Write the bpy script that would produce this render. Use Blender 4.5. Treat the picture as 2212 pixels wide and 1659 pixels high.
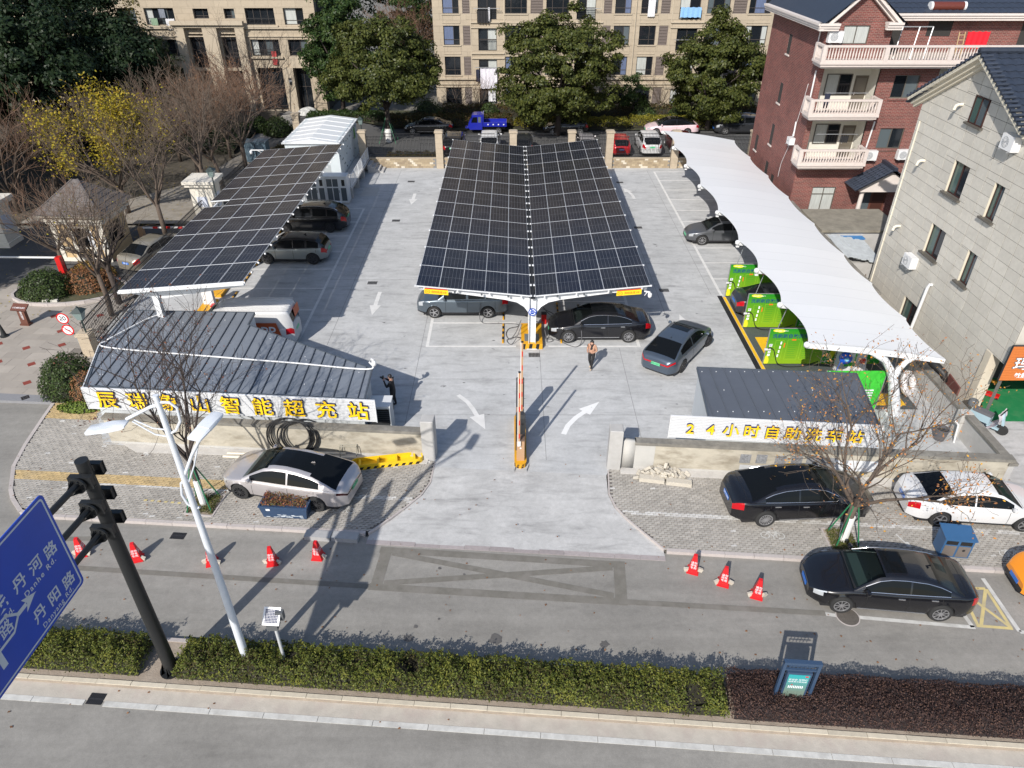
import bpy,bmesh,math,random
import numpy as np
from mathutils import Vector,Matrix
R_=math.radians
for o in list(bpy.data.objects):bpy.data.objects.remove(o)
SC=bpy.context.scene
COL=SC.collection
# ------------------------------------------------------------------ camera, sky, sun, exposure
cam_d=bpy.data.cameras.new('camera');cam=bpy.data.objects.new('camera',cam_d);COL.objects.link(cam)
cam_d.sensor_width=36.0;cam_d.lens=36.0*1535/2212
cam_d.clip_start=0.1;cam_d.clip_end=3000
cam.location=(0,0,18.0);cam.rotation_euler=(R_(90-33.7),0,0)
SC.camera=cam
SUN_TRAVEL=Vector((0.60,1.2,-1.0)).normalized()
SUN_EL=math.asin(-SUN_TRAVEL.z)
world=bpy.data.worlds.new('World');SC.world=world;world.use_nodes=True
nt=world.node_tree;nt.nodes.clear()
sky=nt.nodes.new('ShaderNodeTexSky');sky.sky_type='NISHITA';sky.sun_disc=False
sky.sun_elevation=SUN_EL;sky.sun_rotation=math.atan2(-SUN_TRAVEL.x,-SUN_TRAVEL.y)
sky.air_density=1.0;sky.dust_density=1.0;sky.ozone_density=1.0
bg=nt.nodes.new('ShaderNodeBackground');bg.inputs['Strength'].default_value=0.112
wo=nt.nodes.new('ShaderNodeOutputWorld')
nt.links.new(sky.outputs[0],bg.inputs[0]);nt.links.new(bg.outputs[0],wo.inputs[0])
sun_d=bpy.data.lights.new('sun','SUN');sun=bpy.data.objects.new('sun',sun_d);COL.objects.link(sun)
sun_d.energy=3.9;sun_d.angle=R_(0.53);sun_d.color=(1.0,0.95,0.88)
sun.rotation_euler=SUN_TRAVEL.to_track_quat('-Z','Y').to_euler();sun.location=(-20,-40,60)
SC.view_settings.view_transform='Standard';SC.view_settings.look='None'
SC.view_settings.gamma=1.0;SC.view_settings.exposure=0.46
try:SC.view_settings.use_curve_mapping=False
except Exception:pass
SC.render.engine='CYCLES'
SC.cycles.max_bounces=5;SC.cycles.diffuse_bounces=3;SC.cycles.glossy_bounces=3
SC.cycles.transmission_bounces=2;SC.cycles.transparent_max_bounces=10
SC.cycles.use_denoising=True
# ------------------------------------------------------------------ materials
MATS={}
def _nodes(name):
 m=bpy.data.materials.new(name);m.use_nodes=True
 n=m.node_tree.nodes;n.clear()
 out=n.new('ShaderNodeOutputMaterial');b=n.new('ShaderNodeBsdfPrincipled')
 m.node_tree.links.new(b.outputs[0],out.inputs[0])
 return m,n,m.node_tree.links,b
def M(name,col,rough=0.6,metal=0.0,var=0.0,scale=3.0,bump=0.0,bscale=40.0,coat=0.0,spec=0.5,isl=0.0,dirt=None,dscale=0.6,damt=0.5,alpha=1.0,sub=0.0,stretch=None,emit=0.0):
 """flat paint or stone: base colour with noise variation, random shade per piece, dirt patches and fine relief"""
 if name in MATS:return MATS[name]
 m,n,l,b=_nodes(name)
 b.inputs['Roughness'].default_value=rough;b.inputs['Metallic'].default_value=metal
 b.inputs['Specular IOR Level'].default_value=spec
 if coat:b.inputs['Coat Weight'].default_value=coat*0.7;b.inputs['Coat Roughness'].default_value=0.04
 c4=(*col,1.0);b.inputs['Base Color'].default_value=c4
 m.diffuse_color=c4
 src=None
 tc=None
 def coords():
  nonlocal tc
  if tc is None:
   g=n.new('ShaderNodeNewGeometry');tc=g.outputs['Position']
   if stretch:
    mp=n.new('ShaderNodeMapping');mp.inputs['Scale'].default_value=stretch
    l.new(tc,mp.inputs[0]);tc=mp.outputs[0]
  return tc
 if var:
  t=n.new('ShaderNodeTexNoise');t.inputs['Scale'].default_value=scale;t.inputs['Detail'].default_value=6.0;t.inputs['Roughness'].default_value=0.65
  l.new(coords(),t.inputs['Vector'])
  r=n.new('ShaderNodeMapRange');r.inputs[1].default_value=0.25;r.inputs[2].default_value=0.75
  r.inputs[3].default_value=1-var;r.inputs[4].default_value=1+var
  l.new(t.outputs[0],r.inputs[0])
  src=r.outputs[0]
 if isl:
  g=n.new('ShaderNodeNewGeometry');oi=n.new('ShaderNodeObjectInfo')
  a=n.new('ShaderNodeMath');a.operation='ADD';l.new(g.outputs['Random Per Island'],a.inputs[0]);l.new(oi.outputs['Random'],a.inputs[1])
  fr=n.new('ShaderNodeMath');fr.operation='FRACT';l.new(a.outputs[0],fr.inputs[0])
  r=n.new('ShaderNodeMapRange');r.inputs[3].default_value=1-isl;r.inputs[4].default_value=1+isl
  l.new(fr.outputs[0],r.inputs[0])
  if src is None:src=r.outputs[0]
  else:
   mu=n.new('ShaderNodeMath');mu.operation='MULTIPLY';l.new(src,mu.inputs[0]);l.new(r.outputs[0],mu.inputs[1]);src=mu.outputs[0]
 colout=None
 if src is not None:
  mx=n.new('ShaderNodeVectorMath');mx.operation='SCALE';mx.inputs[0].default_value=col
  l.new(src,mx.inputs['Scale']);colout=mx.outputs[0]
 if dirt is not None:
  t=n.new('ShaderNodeTexNoise');t.inputs['Scale'].default_value=dscale;t.inputs['Detail'].default_value=7.0;t.inputs['Roughness'].default_value=0.6
  l.new(coords(),t.inputs['Vector'])
  r=n.new('ShaderNodeMapRange');r.inputs[1].default_value=0.48;r.inputs[2].default_value=0.72;r.inputs[4].default_value=damt
  l.new(t.outputs[0],r.inputs[0])
  mx=n.new('ShaderNodeMix');mx.data_type='RGBA'
  l.new(r.outputs[0],mx.inputs[0])
  if colout is not None:l.new(colout,mx.inputs[6])
  else:mx.inputs[6].default_value=c4
  mx.inputs[7].default_value=(*dirt,1)
  colout=mx.outputs[2]
 if colout is not None:l.new(colout,b.inputs['Base Color'])
 if bump:
  t=n.new('ShaderNodeTexNoise');t.inputs['Scale'].default_value=bscale;t.inputs['Detail'].default_value=4.0
  g=n.new('ShaderNodeNewGeometry');l.new(g.outputs['Position'],t.inputs['Vector'])
  bp=n.new('ShaderNodeBump');bp.inputs['Strength'].default_value=bump;bp.inputs['Distance'].default_value=0.02
  l.new(t.outputs[0],bp.inputs['Height']);l.new(bp.outputs[0],b.inputs['Normal'])
 MATS[name]=m
 return m
def leafmat(name,cols,rough=0.55,trans=0.25,clump=1.6):
 """leaf colours picked at random per leaf"""
 if name in MATS:return MATS[name]
 m,n,l,b=_nodes(name)
 g=n.new('ShaderNodeNewGeometry');cr=n.new('ShaderNodeValToRGB');cr.color_ramp.interpolation='LINEAR'
 e=cr.color_ramp.elements
 e[0].position=0;e[0].color=(*cols[0],1);e[1].position=1;e[1].color=(*cols[-1],1)
 for i,c in enumerate(cols[1:-1]):
  k=e.new((i+1)/(len(cols)-1));k.color=(*c,1)
 tn=n.new('ShaderNodeTexNoise');tn.inputs['Scale'].default_value=clump;tn.inputs['Detail'].default_value=3.0;l.new(g.outputs['Position'],tn.inputs['Vector'])
 mr=n.new('ShaderNodeMapRange');mr.inputs[1].default_value=0.3;mr.inputs[2].default_value=0.7;mr.inputs[3].default_value=-0.45;mr.inputs[4].default_value=0.45;l.new(tn.outputs[0],mr.inputs[0])
 ad_=n.new('ShaderNodeMath');ad_.operation='ADD';ad_.use_clamp=True;l.new(g.outputs['Random Per Island'],ad_.inputs[0]);l.new(mr.outputs[0],ad_.inputs[1])
 l.new(ad_.outputs[0],cr.inputs[0])
 l.new(cr.outputs[0],b.inputs['Base Color']);b.inputs['Roughness'].default_value=rough
 b.inputs['Specular IOR Level'].default_value=0.18
 if trans:
  tr=n.new('ShaderNodeBsdfTranslucent');l.new(cr.outputs[0],tr.inputs[0])
  ms=n.new('ShaderNodeMixShader');ms.inputs[0].default_value=trans
  l.new(b.outputs[0],ms.inputs[1]);l.new(tr.outputs[0],ms.inputs[2])
  out=[x for x in n if x.type=='OUTPUT_MATERIAL'][0];l.new(ms.outputs[0],out.inputs[0])
 MATS[name]=m
 return m
# ------------------------------------------------------------------ mesh helpers
class MB:
 def __init__(s):s.v=[];s.f=[];s.mi=[]
 def add(s,vs,fs,mi=0):
  k=len(s.v);s.v.extend(vs);s.f.extend([tuple(i+k for i in f)for f in fs]);s.mi.extend([mi]*len(fs));return s
 def quad(s,a,b,c,d,mi=0):return s.add([a,b,c,d],[(0,1,2,3)],mi)
 def box(s,x0,x1,y0,y1,z0,z1,mi=0):
  return s.add([(x0,y0,z0),(x1,y0,z0),(x1,y1,z0),(x0,y1,z0),(x0,y0,z1),(x1,y0,z1),(x1,y1,z1),(x0,y1,z1)],[(0,3,2,1),(4,5,6,7),(0,1,5,4),(1,2,6,5),(2,3,7,6),(3,0,4,7)],mi)
 def cbox(s,c,size,rz=0.0,mi=0,rx=0.0,ry=0.0):
  m=Matrix.Rotation(rz,3,'Z')@Matrix.Rotation(ry,3,'Y')@Matrix.Rotation(rx,3,'X')
  h=[k/2 for k in size];vs=[]
  for sz in(-1,1):
   for sx,sy in((-1,-1),(1,-1),(1,1),(-1,1)):
    p=m@Vector((sx*h[0],sy*h[1],sz*h[2]));vs.append((p.x+c[0],p.y+c[1],p.z+c[2]))
  return s.add(vs,[(0,3,2,1),(4,5,6,7),(0,1,5,4),(1,2,6,5),(2,3,7,6),(3,0,4,7)],mi)
 def prism(s,poly,z0,z1,mi=0,mside=None):
  n=len(poly);k=len(s.v)
  s.v.extend([(p[0],p[1],z0 if not callable(z0)else z0(p))for p in poly]);s.v.extend([(p[0],p[1],z1 if not callable(z1)else z1(p))for p in poly])
  s.f.append(tuple(k+i for i in reversed(range(n))));s.f.append(tuple(k+n+i for i in range(n)));s.mi.extend([mi,mi])
  for i in range(n):
   j=(i+1)%n;s.f.append((k+i,k+j,k+n+j,k+n+i));s.mi.append(mi if mside is None else mside)
  return s
 def bar(s,p,q,w,h=None,mi=0,up=(0,0,1)):
  """rectangular bar from p to q, w across, h along the up side"""
  h=w if h is None else h
  p=Vector(p);q=Vector(q);d=(q-p).normalized();u=Vector(up)
  if abs(d.dot(u))>0.98:u=Vector((0,1,0))if abs(d.y)<0.9 else Vector((1,0,0))
  a=d.cross(u).normalized();b=a.cross(d).normalized();vs=[]
  for c in(p,q):
   for i,j in((-1,-1),(1,-1),(1,1),(-1,1)):
    vs.append(tuple(c+a*(i*w/2)+b*(j*h/2)))
  return s.add(vs,[(0,1,2,3),(7,6,5,4),(0,4,5,1),(1,5,6,2),(2,6,7,3),(3,7,4,0)],mi)
 def tube(s,pts,r,n=8,cap=True,mi=0):
  P=[Vector(p)for p in pts];k0=len(s.v);m=len(P);ref=None
  for i,p in enumerate(P):
   d=(P[min(i+1,m-1)]-P[max(i-1,0)])
   d=d.normalized()if d.length>1e-9 else Vector((0,0,1))
   if ref is None:ref=Vector((1,0,0))if abs(d.x)<0.8 else Vector((0,1,0))
   a=(ref-d*ref.dot(d)).normalized();ref=a;b=d.cross(a)
   rr=r[i]if hasattr(r,'__len__')else r
   for t in range(n):
    an=2*math.pi*t/n;q=p+a*(rr*math.cos(an))+b*(rr*math.sin(an));s.v.append((q.x,q.y,q.z))
  for i in range(m-1):
   for t in range(n):
    u=(t+1)%n;s.f.append((k0+i*n+t,k0+i*n+u,k0+(i+1)*n+u,k0+(i+1)*n+t));s.mi.append(mi)
  if cap:
   s.f.append(tuple(k0+t for t in reversed(range(n))));s.f.append(tuple(k0+(m-1)*n+t for t in range(n)));s.mi.extend([mi,mi])
  return s
 def cyl(s,p,q,r,n=12,r2=None,mi=0):return s.tube([p,q],[r,r if r2 is None else r2],n,True,mi)
 def lathe(s,prof,c=(0,0,0),n=16,axis='z',mi=0,cap=True):
  k0=len(s.v);m=len(prof)
  for(r,h)in prof:
   for t in range(n):
    a=2*math.pi*t/n;x,y=r*math.cos(a),r*math.sin(a)
    v=(x,y,h)if axis=='z' else((x,h,y)if axis=='y' else(h,x,y))
    s.v.append((v[0]+c[0],v[1]+c[1],v[2]+c[2]))
  for i in range(m-1):
   for t in range(n):
    u=(t+1)%n;s.f.append((k0+i*n+t,k0+i*n+u,k0+(i+1)*n+u,k0+(i+1)*n+t));s.mi.append(mi)
  if cap:s.f.append(tuple(k0+t for t in reversed(range(n))));s.f.append(tuple(k0+(m-1)*n+t for t in range(n)));s.mi.extend([mi,mi])
  return s
 def grid(s,P,mi=0,flip=False):
  k=len(s.v);a=len(P);b=len(P[0])
  for r in P:s.v.extend([tuple(p)for p in r])
  for i in range(a-1):
   for j in range(b-1):
    f=(k+i*b+j,k+i*b+j+1,k+(i+1)*b+j+1,k+(i+1)*b+j)
    s.f.append(f[::-1]if flip else f);s.mi.append(mi)
  return s
 def mesh(s,name,mats,smooth=False):
  me=bpy.data.meshes.new(name);me.from_pydata(s.v,[],s.f)
  for m in(mats if isinstance(mats,(list,tuple))else[mats]):me.materials.append(m)
  if len(me.materials)>1:me.polygons.foreach_set('material_index',s.mi)
  if smooth:me.polygons.foreach_set('use_smooth',[True]*len(me.polygons))
  me.update();return me
 def build(s,name,mats,parent=None,smooth=False,loc=None,rz=0.0):
  me=s.mesh(name,mats,smooth)
  if smooth=='auto':
   try:me.set_sharp_from_angle(angle=R_(40))
   except Exception:pass
  return link(name,me,parent,loc,rz)
def link(name,me,parent=None,loc=None,rz=0.0):
 o=bpy.data.objects.new(name,me);COL.objects.link(o)
 if loc is not None:o.location=loc
 if rz:o.rotation_euler=(0,0,rz)
 if parent is not None:o.parent=parent
 return o
def thing(name,label,cat,loc=(0,0,0),rz=0.0,group=None):
 o=link(name,None,None,loc,rz);o['label']=label;o['category']=cat
 if group:o['group']=group
 return o
def tag(o,label,cat,group=None):
 o['label']=label;o['category']=cat
 if group:o['group']=group
 return o
def struct(o):o['kind']='structure';return o
def stuff(o):o['kind']='stuff';return o
def dup(o,parent=None):
 c=o.copy();COL.objects.link(c)
 if parent is not None:c.parent=parent
 for ch in o.children:dup(ch,c)
 return c
def arrays_mesh(name,V,F,mats,mi=None,smooth=False):
 """V (n,3) float, F (m,4) int"""
 me=bpy.data.meshes.new(name);V=np.asarray(V,np.float32);F=np.asarray(F,np.int32);k=F.shape[1]
 me.vertices.add(len(V));me.vertices.foreach_set('co',V.ravel())
 me.loops.add(F.size);me.loops.foreach_set('vertex_index',F.ravel())
 me.polygons.add(len(F));me.polygons.foreach_set('loop_start',np.arange(0,F.size,k,dtype=np.int32))
 try:me.polygons.foreach_set('loop_total',np.full(len(F),k,np.int32))
 except Exception:pass
 for m in(mats if isinstance(mats,(list,tuple))else[mats]):me.materials.append(m)
 if mi is not None:me.polygons.foreach_set('material_index',np.asarray(mi,np.int32))
 me.update(calc_edges=True);me.validate();return me
def leaves(name,C,Nn,size,mat,rng,aspect=0.6,jitter=0.8,mi=None):
 """many small bent leaf quads: C centres, Nn facing directions"""
 n=len(C);Nn=Nn+rng.normal(0,jitter,(n,3));Nn/=np.linalg.norm(Nn,axis=1,keepdims=True)+1e-9
 t=rng.normal(0,1,(n,3));t-=Nn*(t*Nn).sum(1,keepdims=True);t/=np.linalg.norm(t,axis=1,keepdims=True)+1e-9
 b=np.cross(Nn,t);sz=(size*rng.uniform(0.6,1.3,n))[:,None]
 a=C-t*sz*0.5;c=C+t*sz*0.5
 p=C+b*sz*0.5*aspect+Nn*sz*0.12;q=C-b*sz*0.5*aspect+Nn*sz*0.12
 V=np.stack([a,q,c,p],1).reshape(-1,3);F=np.arange(4*n).reshape(n,4)
 return arrays_mesh(name,V,F,mat,mi)
TXT={}
def text_mesh(body,size=1.0,extrude=0.0,bold=0.0,align='CENTER',spacing=1.0):
 """mesh outline of lettering in the xy plane"""
 cu=bpy.data.curves.new('lettering','FONT');cu.body=body;cu.size=size;cu.extrude=extrude;cu.offset=bold
 cu.align_x=align;cu.align_y='CENTER';cu.space_character=spacing;cu.resolution_u=3
 o=bpy.data.objects.new('lettering',cu);COL.objects.link(o)
 dg=bpy.context.evaluated_depsgraph_get();me=bpy.data.meshes.new_from_object(o.evaluated_get(dg))
 bpy.data.objects.remove(o);bpy.data.curves.remove(cu)
 return me
def letter(name,body,mat,parent,M4,size=1.0,extrude=0.0,bold=0.0,align='CENTER',spacing=1.0):
 me=text_mesh(body,size,extrude,bold,align,spacing);me.transform(M4);me.materials.clear();me.materials.append(mat)
 return link(name,me,parent)
def plane_frame(o,ex,ey):
 """4x4 with x axis ex, y axis ey at o"""
 ex=Vector(ex).normalized();ey=Vector(ey);ey=(ey-ex*ey.dot(ex)).normalized();ez=ex.cross(ey)
 return Matrix(((ex.x,ey.x,ez.x,o[0]),(ex.y,ey.y,ez.y,o[1]),(ex.z,ey.z,ez.z,o[2]),(0,0,0,1)))
RU=Vector((0.9972,-0.0748,0));RV=Vector((0.0748,0.9972,0));RANG=math.atan2(-0.0748,0.9972)
def RW(a,b,z=None):
 """street frame: a along the road, b across it"""
 x=a*0.9972+b*0.0748;y=-a*0.0748+b*0.9972
 return(x,y)if z is None else(x,y,z)
# ------------------------------------------------------------------ ground and setting
def concrete_mat(name,col,streak=0.25,dark=0.55,sc=0.35,lane=False):
 m,n,l,b=_nodes(name)
 g=n.new('ShaderNodeNewGeometry');P=g.outputs['Position']
 def noise(scale,det,rough,vec=None,dist=0.0):
  t=n.new('ShaderNodeTexNoise');t.inputs['Scale'].default_value=scale;t.inputs['Detail'].default_value=det
  t.inputs['Roughness'].default_value=rough;t.inputs['Distortion'].default_value=dist
  l.new(vec or P,t.inputs['Vector']);return t.outputs[0]
 def rng(x,a,b_,c,d):
  r=n.new('ShaderNodeMapRange');r.inputs[1].default_value=a;r.inputs[2].default_value=b_;r.inputs[3].default_value=c;r.inputs[4].default_value=d
  l.new(x,r.inputs[0]);return r.outputs[0]
 def mul(x,y):
  k=n.new('ShaderNodeMath');k.operation='MULTIPLY';l.new(x,k.inputs[0]);l.new(y,k.inputs[1]);return k.outputs[0]
 v=rng(noise(sc,8,0.62),0.3,0.7,0.87,1.10)
 v=mul(v,rng(noise(1.7,8,0.75,None,0.5),0.32,0.68,0.90,1.06))
 v=mul(v,rng(noise(6.5,6,0.7),0.3,0.7,0.92,1.06))
 v=mul(v,rng(noise(28,4,0.6),0.3,0.7,0.93,1.06))
 for ang,st in((0.95,(0.6,2.6,1)),(-0.75,(0.5,2.2,1)),(1.6,(0.7,2.4,1))):
  mp=n.new('ShaderNodeMapping');mp.inputs['Rotation'].default_value=(0,0,ang);mp.inputs['Scale'].default_value=st
  l.new(P,mp.inputs[0]);v=mul(v,rng(noise(0.9,6,0.6,mp.outputs[0],0.6),0.54,0.74,1.0,1-streak*0.7))
 if lane:
  mp=n.new('ShaderNodeMapping');mp.inputs['Rotation'].default_value=(0,0,0.075);mp.inputs['Scale'].default_value=(0.05,0.75,1);l.new(P,mp.inputs[0])
  v=mul(v,rng(noise(1.0,5,0.6,mp.outputs[0],0.3),0.3,0.7,0.84,1.14));v=mul(v,rng(noise(90,2,0.6),0.3,0.7,0.88,1.12))
 spots=rng(noise(2.6,3,0.5,None,0.4),0.72,0.78,1.0,dark)
 v=mul(v,spots)
 mx=n.new('ShaderNodeVectorMath');mx.operation='SCALE';mx.inputs[0].default_value=col;l.new(v,mx.inputs['Scale'])
 l.new(mx.outputs[0],b.inputs['Base Color']);b.inputs['Roughness'].default_value=0.85;b.inputs['Specular IOR Level'].default_value=0.25
 bp=n.new('ShaderNodeBump');bp.inputs['Strength'].default_value=0.25;bp.inputs['Distance'].default_value=0.01
 l.new(noise(60,3,0.6),bp.inputs['Height']);l.new(bp.outputs[0],b.inputs['Normal'])
 MATS[name]=m;return m
m_lot=concrete_mat('lot_concrete',(0.468,0.472,0.472),0.34,0.66)
m_apron=concrete_mat('apron_concrete',(0.46,0.455,0.445),0.38,0.6,0.6)
m_road=concrete_mat('worn_asphalt',(0.262,0.25,0.228),0.14,0.8,0.22,True)
m_asph2=concrete_mat('dark_asphalt',(0.10,0.10,0.10),0.10,0.8,0.3)
m_gutter=M('gutter_concrete',(0.42,0.385,0.335),0.9,var=0.14,scale=3,dirt=(0.36,0.30,0.27),dscale=1.6,damt=0.6,bump=0.2)
m_paint=M('road_paint_white',(0.64,0.635,0.62),0.7,var=0.10,scale=6,dirt=(0.42,0.41,0.39),dscale=3.0,damt=0.55)
m_paint2=M('worn_paint',(0.50,0.495,0.47),0.8,var=0.16,scale=5,dirt=(0.36,0.35,0.33),dscale=2.4,damt=0.8)
m_yel=M('yellow_paint',(0.80,0.46,0.02),0.5,var=0.08,scale=5)
m_yel_worn=M('worn_yellow_paint',(0.55,0.45,0.20),0.8,var=0.12,scale=6,dirt=(0.26,0.24,0.2),dscale=3,damt=0.7)
m_black=M('black_paint',(0.012,0.012,0.013),0.5)
m_joint=M('joint_grey',(0.20,0.20,0.20),0.9)  # even grey of slab joints, drain plates and masonry cores
m_kerb=M('kerb_granite',(0.42,0.38,0.36),0.85,var=0.10,scale=9,isl=0.10,bump=0.15)
m_kerb2=M('kerb_concrete',(0.50,0.45,0.36),0.85,var=0.12,scale=6,isl=0.08,bump=0.15)
m_soil=M('dry_soil',(0.30,0.25,0.20),0.95,var=0.25,scale=5,bump=0.6,bscale=22,dirt=(0.16,0.12,0.09),dscale=2.5)
m_green_ground=M('garden_ground',(0.055,0.06,0.03),0.95,var=0.35,scale=2.5,bump=0.5,dirt=(0.14,0.10,0.05),dscale=1.2)
m_paver=M('grey_paver',(0.33,0.31,0.28),0.85,var=0.12,scale=1.2,isl=0.16,bump=0.15,dirt=(0.40,0.375,0.34),dscale=0.45,damt=0.75)
m_paver_y=M('yellow_paver',(0.46,0.34,0.17),0.85,var=0.14,scale=2,isl=0.14,dirt=(0.33,0.28,0.2),dscale=0.9)
m_paver_w=M('white_paver',(0.52,0.51,0.49),0.8,var=0.12,scale=4,isl=0.10,dirt=(0.36,0.34,0.31),dscale=2.0,damt=0.7)
m_mortar=M('paver_bed',(0.13,0.12,0.11),0.95,var=0.2,scale=4)
m_plaza=M('plaza_stone',(0.335,0.30,0.26),0.8,var=0.10,scale=1.3,isl=0.10,bump=0.1)
m_red_tile=M('red_tile',(0.22,0.045,0.03),0.7,var=0.1)
m_grate=M('iron_grate',(0.045,0.045,0.05),0.6,metal=0.5,var=0.2,scale=20)
def sheet(name,poly,z,mat,kind=True):
 o=MB().add([(p[0],p[1],z if not callable(z)else z(p))for p in poly],[tuple(range(len(poly)))]).build(name,mat)
 return struct(o)if kind else o
sheet('ground',[(-900,-700),(900,-700),(900,1800),(-900,1800)],-0.2,M('far_ground',(0.17,0.16,0.14),0.95,var=0.2,scale=0.3))
road=sheet('road',[RW(-120,-30),RW(120,-30),RW(120,17.18),RW(-19,17.18),RW(-19,24.6),RW(-120,24.6)],-0.12,m_road)
# compound drive behind the rear fence and the entrance drive on the left
sheet('compound_road',[(-34,60.2),(60,60.2),(60,71.9),(-8,71.9),(-12.5,73.2),(-16,75.5),(-19,79.4),(-25,79.4),(-23,74),(-23.5,66),(-34,66)],-0.05,m_asph2)
sheet('entrance_drive',[(-60,36.6),(-30,37.3),(-22.0,38.6),(-21.2,43),(-21.2,46.5),(-30,46),(-60,46)],0.012,m_asph2)
sheet('garden',[(-8,71.9),(60,71.9),(60,80),(-8.0,80),(-19,80),(-16,75.5),(-12.5,73.2)],0.05,m_green_ground)
sheet('woodland_floor',[(-120,46.5),(-21.6,46.9),(-21.3,66),(-23.5,66),(-23,74),(-25,79.8),(-120,79.8)],0.008,M('leaf_litter',(0.065,0.055,0.04),0.95,var=0.3,scale=2.0,dirt=(0.11,0.09,0.07),dscale=0.8,damt=0.7))
sheet('fence_path',[(-26.5,46.9),(-21.5,46.9),(-21.4,62),(-24.0,64),(-25.2,56),(-28.5,52),(-34,50),(-34,47)],0.014,M('path_paving',(0.26,0.235,0.20),0.9,var=0.2,scale=2.5,dirt=(0.15,0.12,0.08),dscale=1.3,damt=0.6))
# concrete lot
lot_poly=[RW(-18.2,21.3),RW(-4.7,21.3),RW(-4.58,20.9),RW(2.05,20.9),RW(2.2,21.3),RW(17.2,21.45),(18.55,26),(18.5,46),(18.45,59.6),(-21.0,59.9),(-21.0,30)]
lot=MB().prism(lot_poly[::1],-0.18,0.0).build('car_park_slab',m_lot);struct(lot)
# entry apron, ramps down to the street
ap=[]
edge_l=[(-4.58,20.9),(-4.56,20.0),(-4.78,19.3),(-5.2,18.65),(-5.7,17.95),(-6.28,17.3),(-6.3,16.98)]
edge_r=[(2.05,20.9),(2.08,19.85),(2.28,19.2),(2.68,18.6),(3.25,17.95),(3.86,17.3),(3.9,16.98)]
for(l0,r0)in zip(edge_l,edge_r):
 row=[]
 for k in range(9):
  t=k/8;a=l0[0]*(1-t)+r0[0]*t;b=l0[1]*(1-t)+r0[1]*t
  z=-0.001 if b>20.4 else-0.001-0.108*(20.4-b)/3.4
  row.append((*RW(a,b),z))
 ap.append(row)
struct(MB().grid(ap,flip=True).build('entry_apron',m_apron,smooth=True))
# joints between the poured slabs
jt=MB()
for x,y0,y1 in((-4.5,22.2,59),(1.35,21.6,30),(5.3,21.8,30.2),(8.2,30,59),(-9.2,30.5,59),(11.2,36,59)):
 jt.box(x-0.009,x+0.009,y0,y1,0.0005,0.004)
for y,x0,x1 in((38.0,-10.6,-4.4),(27.4,-5.6,11.6),(47.2,-10.6,-4.4),(53.3,-10.6,-4.4),(40.3,6.6,11.7),(50.2,6.6,11.7),(24.6,-4.4,7.4)):
 jt.box(x0,x1,y-0.009,y+0.009,0.0005,0.0045)
struct(jt.build('slab_joints',m_joint))
# ---- painted bays and arrows on the slab
def stripes(name,rects,mat,z=0.005):
 k=MB()
 for(x0,x1,y0,y1)in rects:k.box(x0,x1,y0,y1,0.001,z)
 return struct(k.build(name,mat))
yl=[49.86,47.24,44.71,42.13,39.47,36.85,34.22,31.6]
stripes('bay_lines',[(-10.8,-10.66,29.2,49.93)]+[(-16.6,-10.8,y-0.06,y+0.06)for y in yl],m_paint)
yr=[58.6,56.37,54.03,51.82,49.52,47.31,45.0,42.69,40.39,38.11]
stripes('bay_lines',[(11.68,11.83,35.9,58.66)]+[(11.83,17.2,y-0.05,y+0.05)for y in yr],m_paint)
yc=[30.36,32.76,35.2,37.6,40.0,42.4,44.8,47.2,49.6,52.0,54.4]
stripes('bay_lines',[(-4.28,-4.13,30.3,54.46),(6.22,6.37,30.3,54.46)]+[(-4.13,0.2,y-0.06,y+0.06)for y in yc]+[(1.8,6.22,y-0.06,y+0.06)for y in yc],m_paint)
def arrow_mesh(pts_stem,w,head,hw,mat,name='lane_arrow',halo=False):
 """stem polyline with an arrow head at its end"""
 k=MB();P=[Vector((p[0],p[1],0))for p in pts_stem]
 z=0.007
 L=[];Rr=[]
 for i,p in enumerate(P):
  d=(P[min(i+1,len(P)-1)]-P[max(i-1,0)]).normalized();nn=Vector((-d.y,d.x,0));ww=w if i<len(P)-1 else w
  L.append(p+nn*ww/2);Rr.append(p-nn*ww/2)
 for i in range(len(P)-1):
  k.add([(*Rr[i].xy,z),(*Rr[i+1].xy,z),(*L[i+1].xy,z),(*L[i].xy,z)],[(0,1,2,3)])
 d=(P[-1]-P[-2]).normalized();nn=Vector((-d.y,d.x,0));e=P[-1];tip=e+d*head
 k.add([(*(e-nn*hw/2).xy,z),(*tip.xy,z),(*(e+nn*hw/2).xy,z)],[(0,1,2)])
 return struct(k.build(name,mat))
arrow_mesh([(-7.40,53.2),(-7.40,51.9)],0.24,1.2,0.62,m_paint)
arrow_mesh([(-7.48,36.4),(-7.48,34.75)],0.22,1.15,0.62,m_paint)
arrow_mesh([(9.17,52.0),(9.12,53.0),(8.95,53.55)],0.22,0.95,0.7,m_paint)
arrow_mesh([(9.1,31.6),(9.03,32.6)],0.2,1.1,0.6,m_paint)
m_fresh=M('fresh_white_paint',(0.74,0.74,0.73),0.6,var=0.05,scale=6)
arrow_mesh([(-2.40,26.1),(-1.95,25.55),(-1.68,25.0),(-1.5,24.55)],0.2,1.05,0.66,m_paint)
arrow_mesh([(2.13,23.25),(2.35,23.85),(2.72,24.4),(3.12,24.82)],0.22,1.05,0.62,m_fresh)
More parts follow.
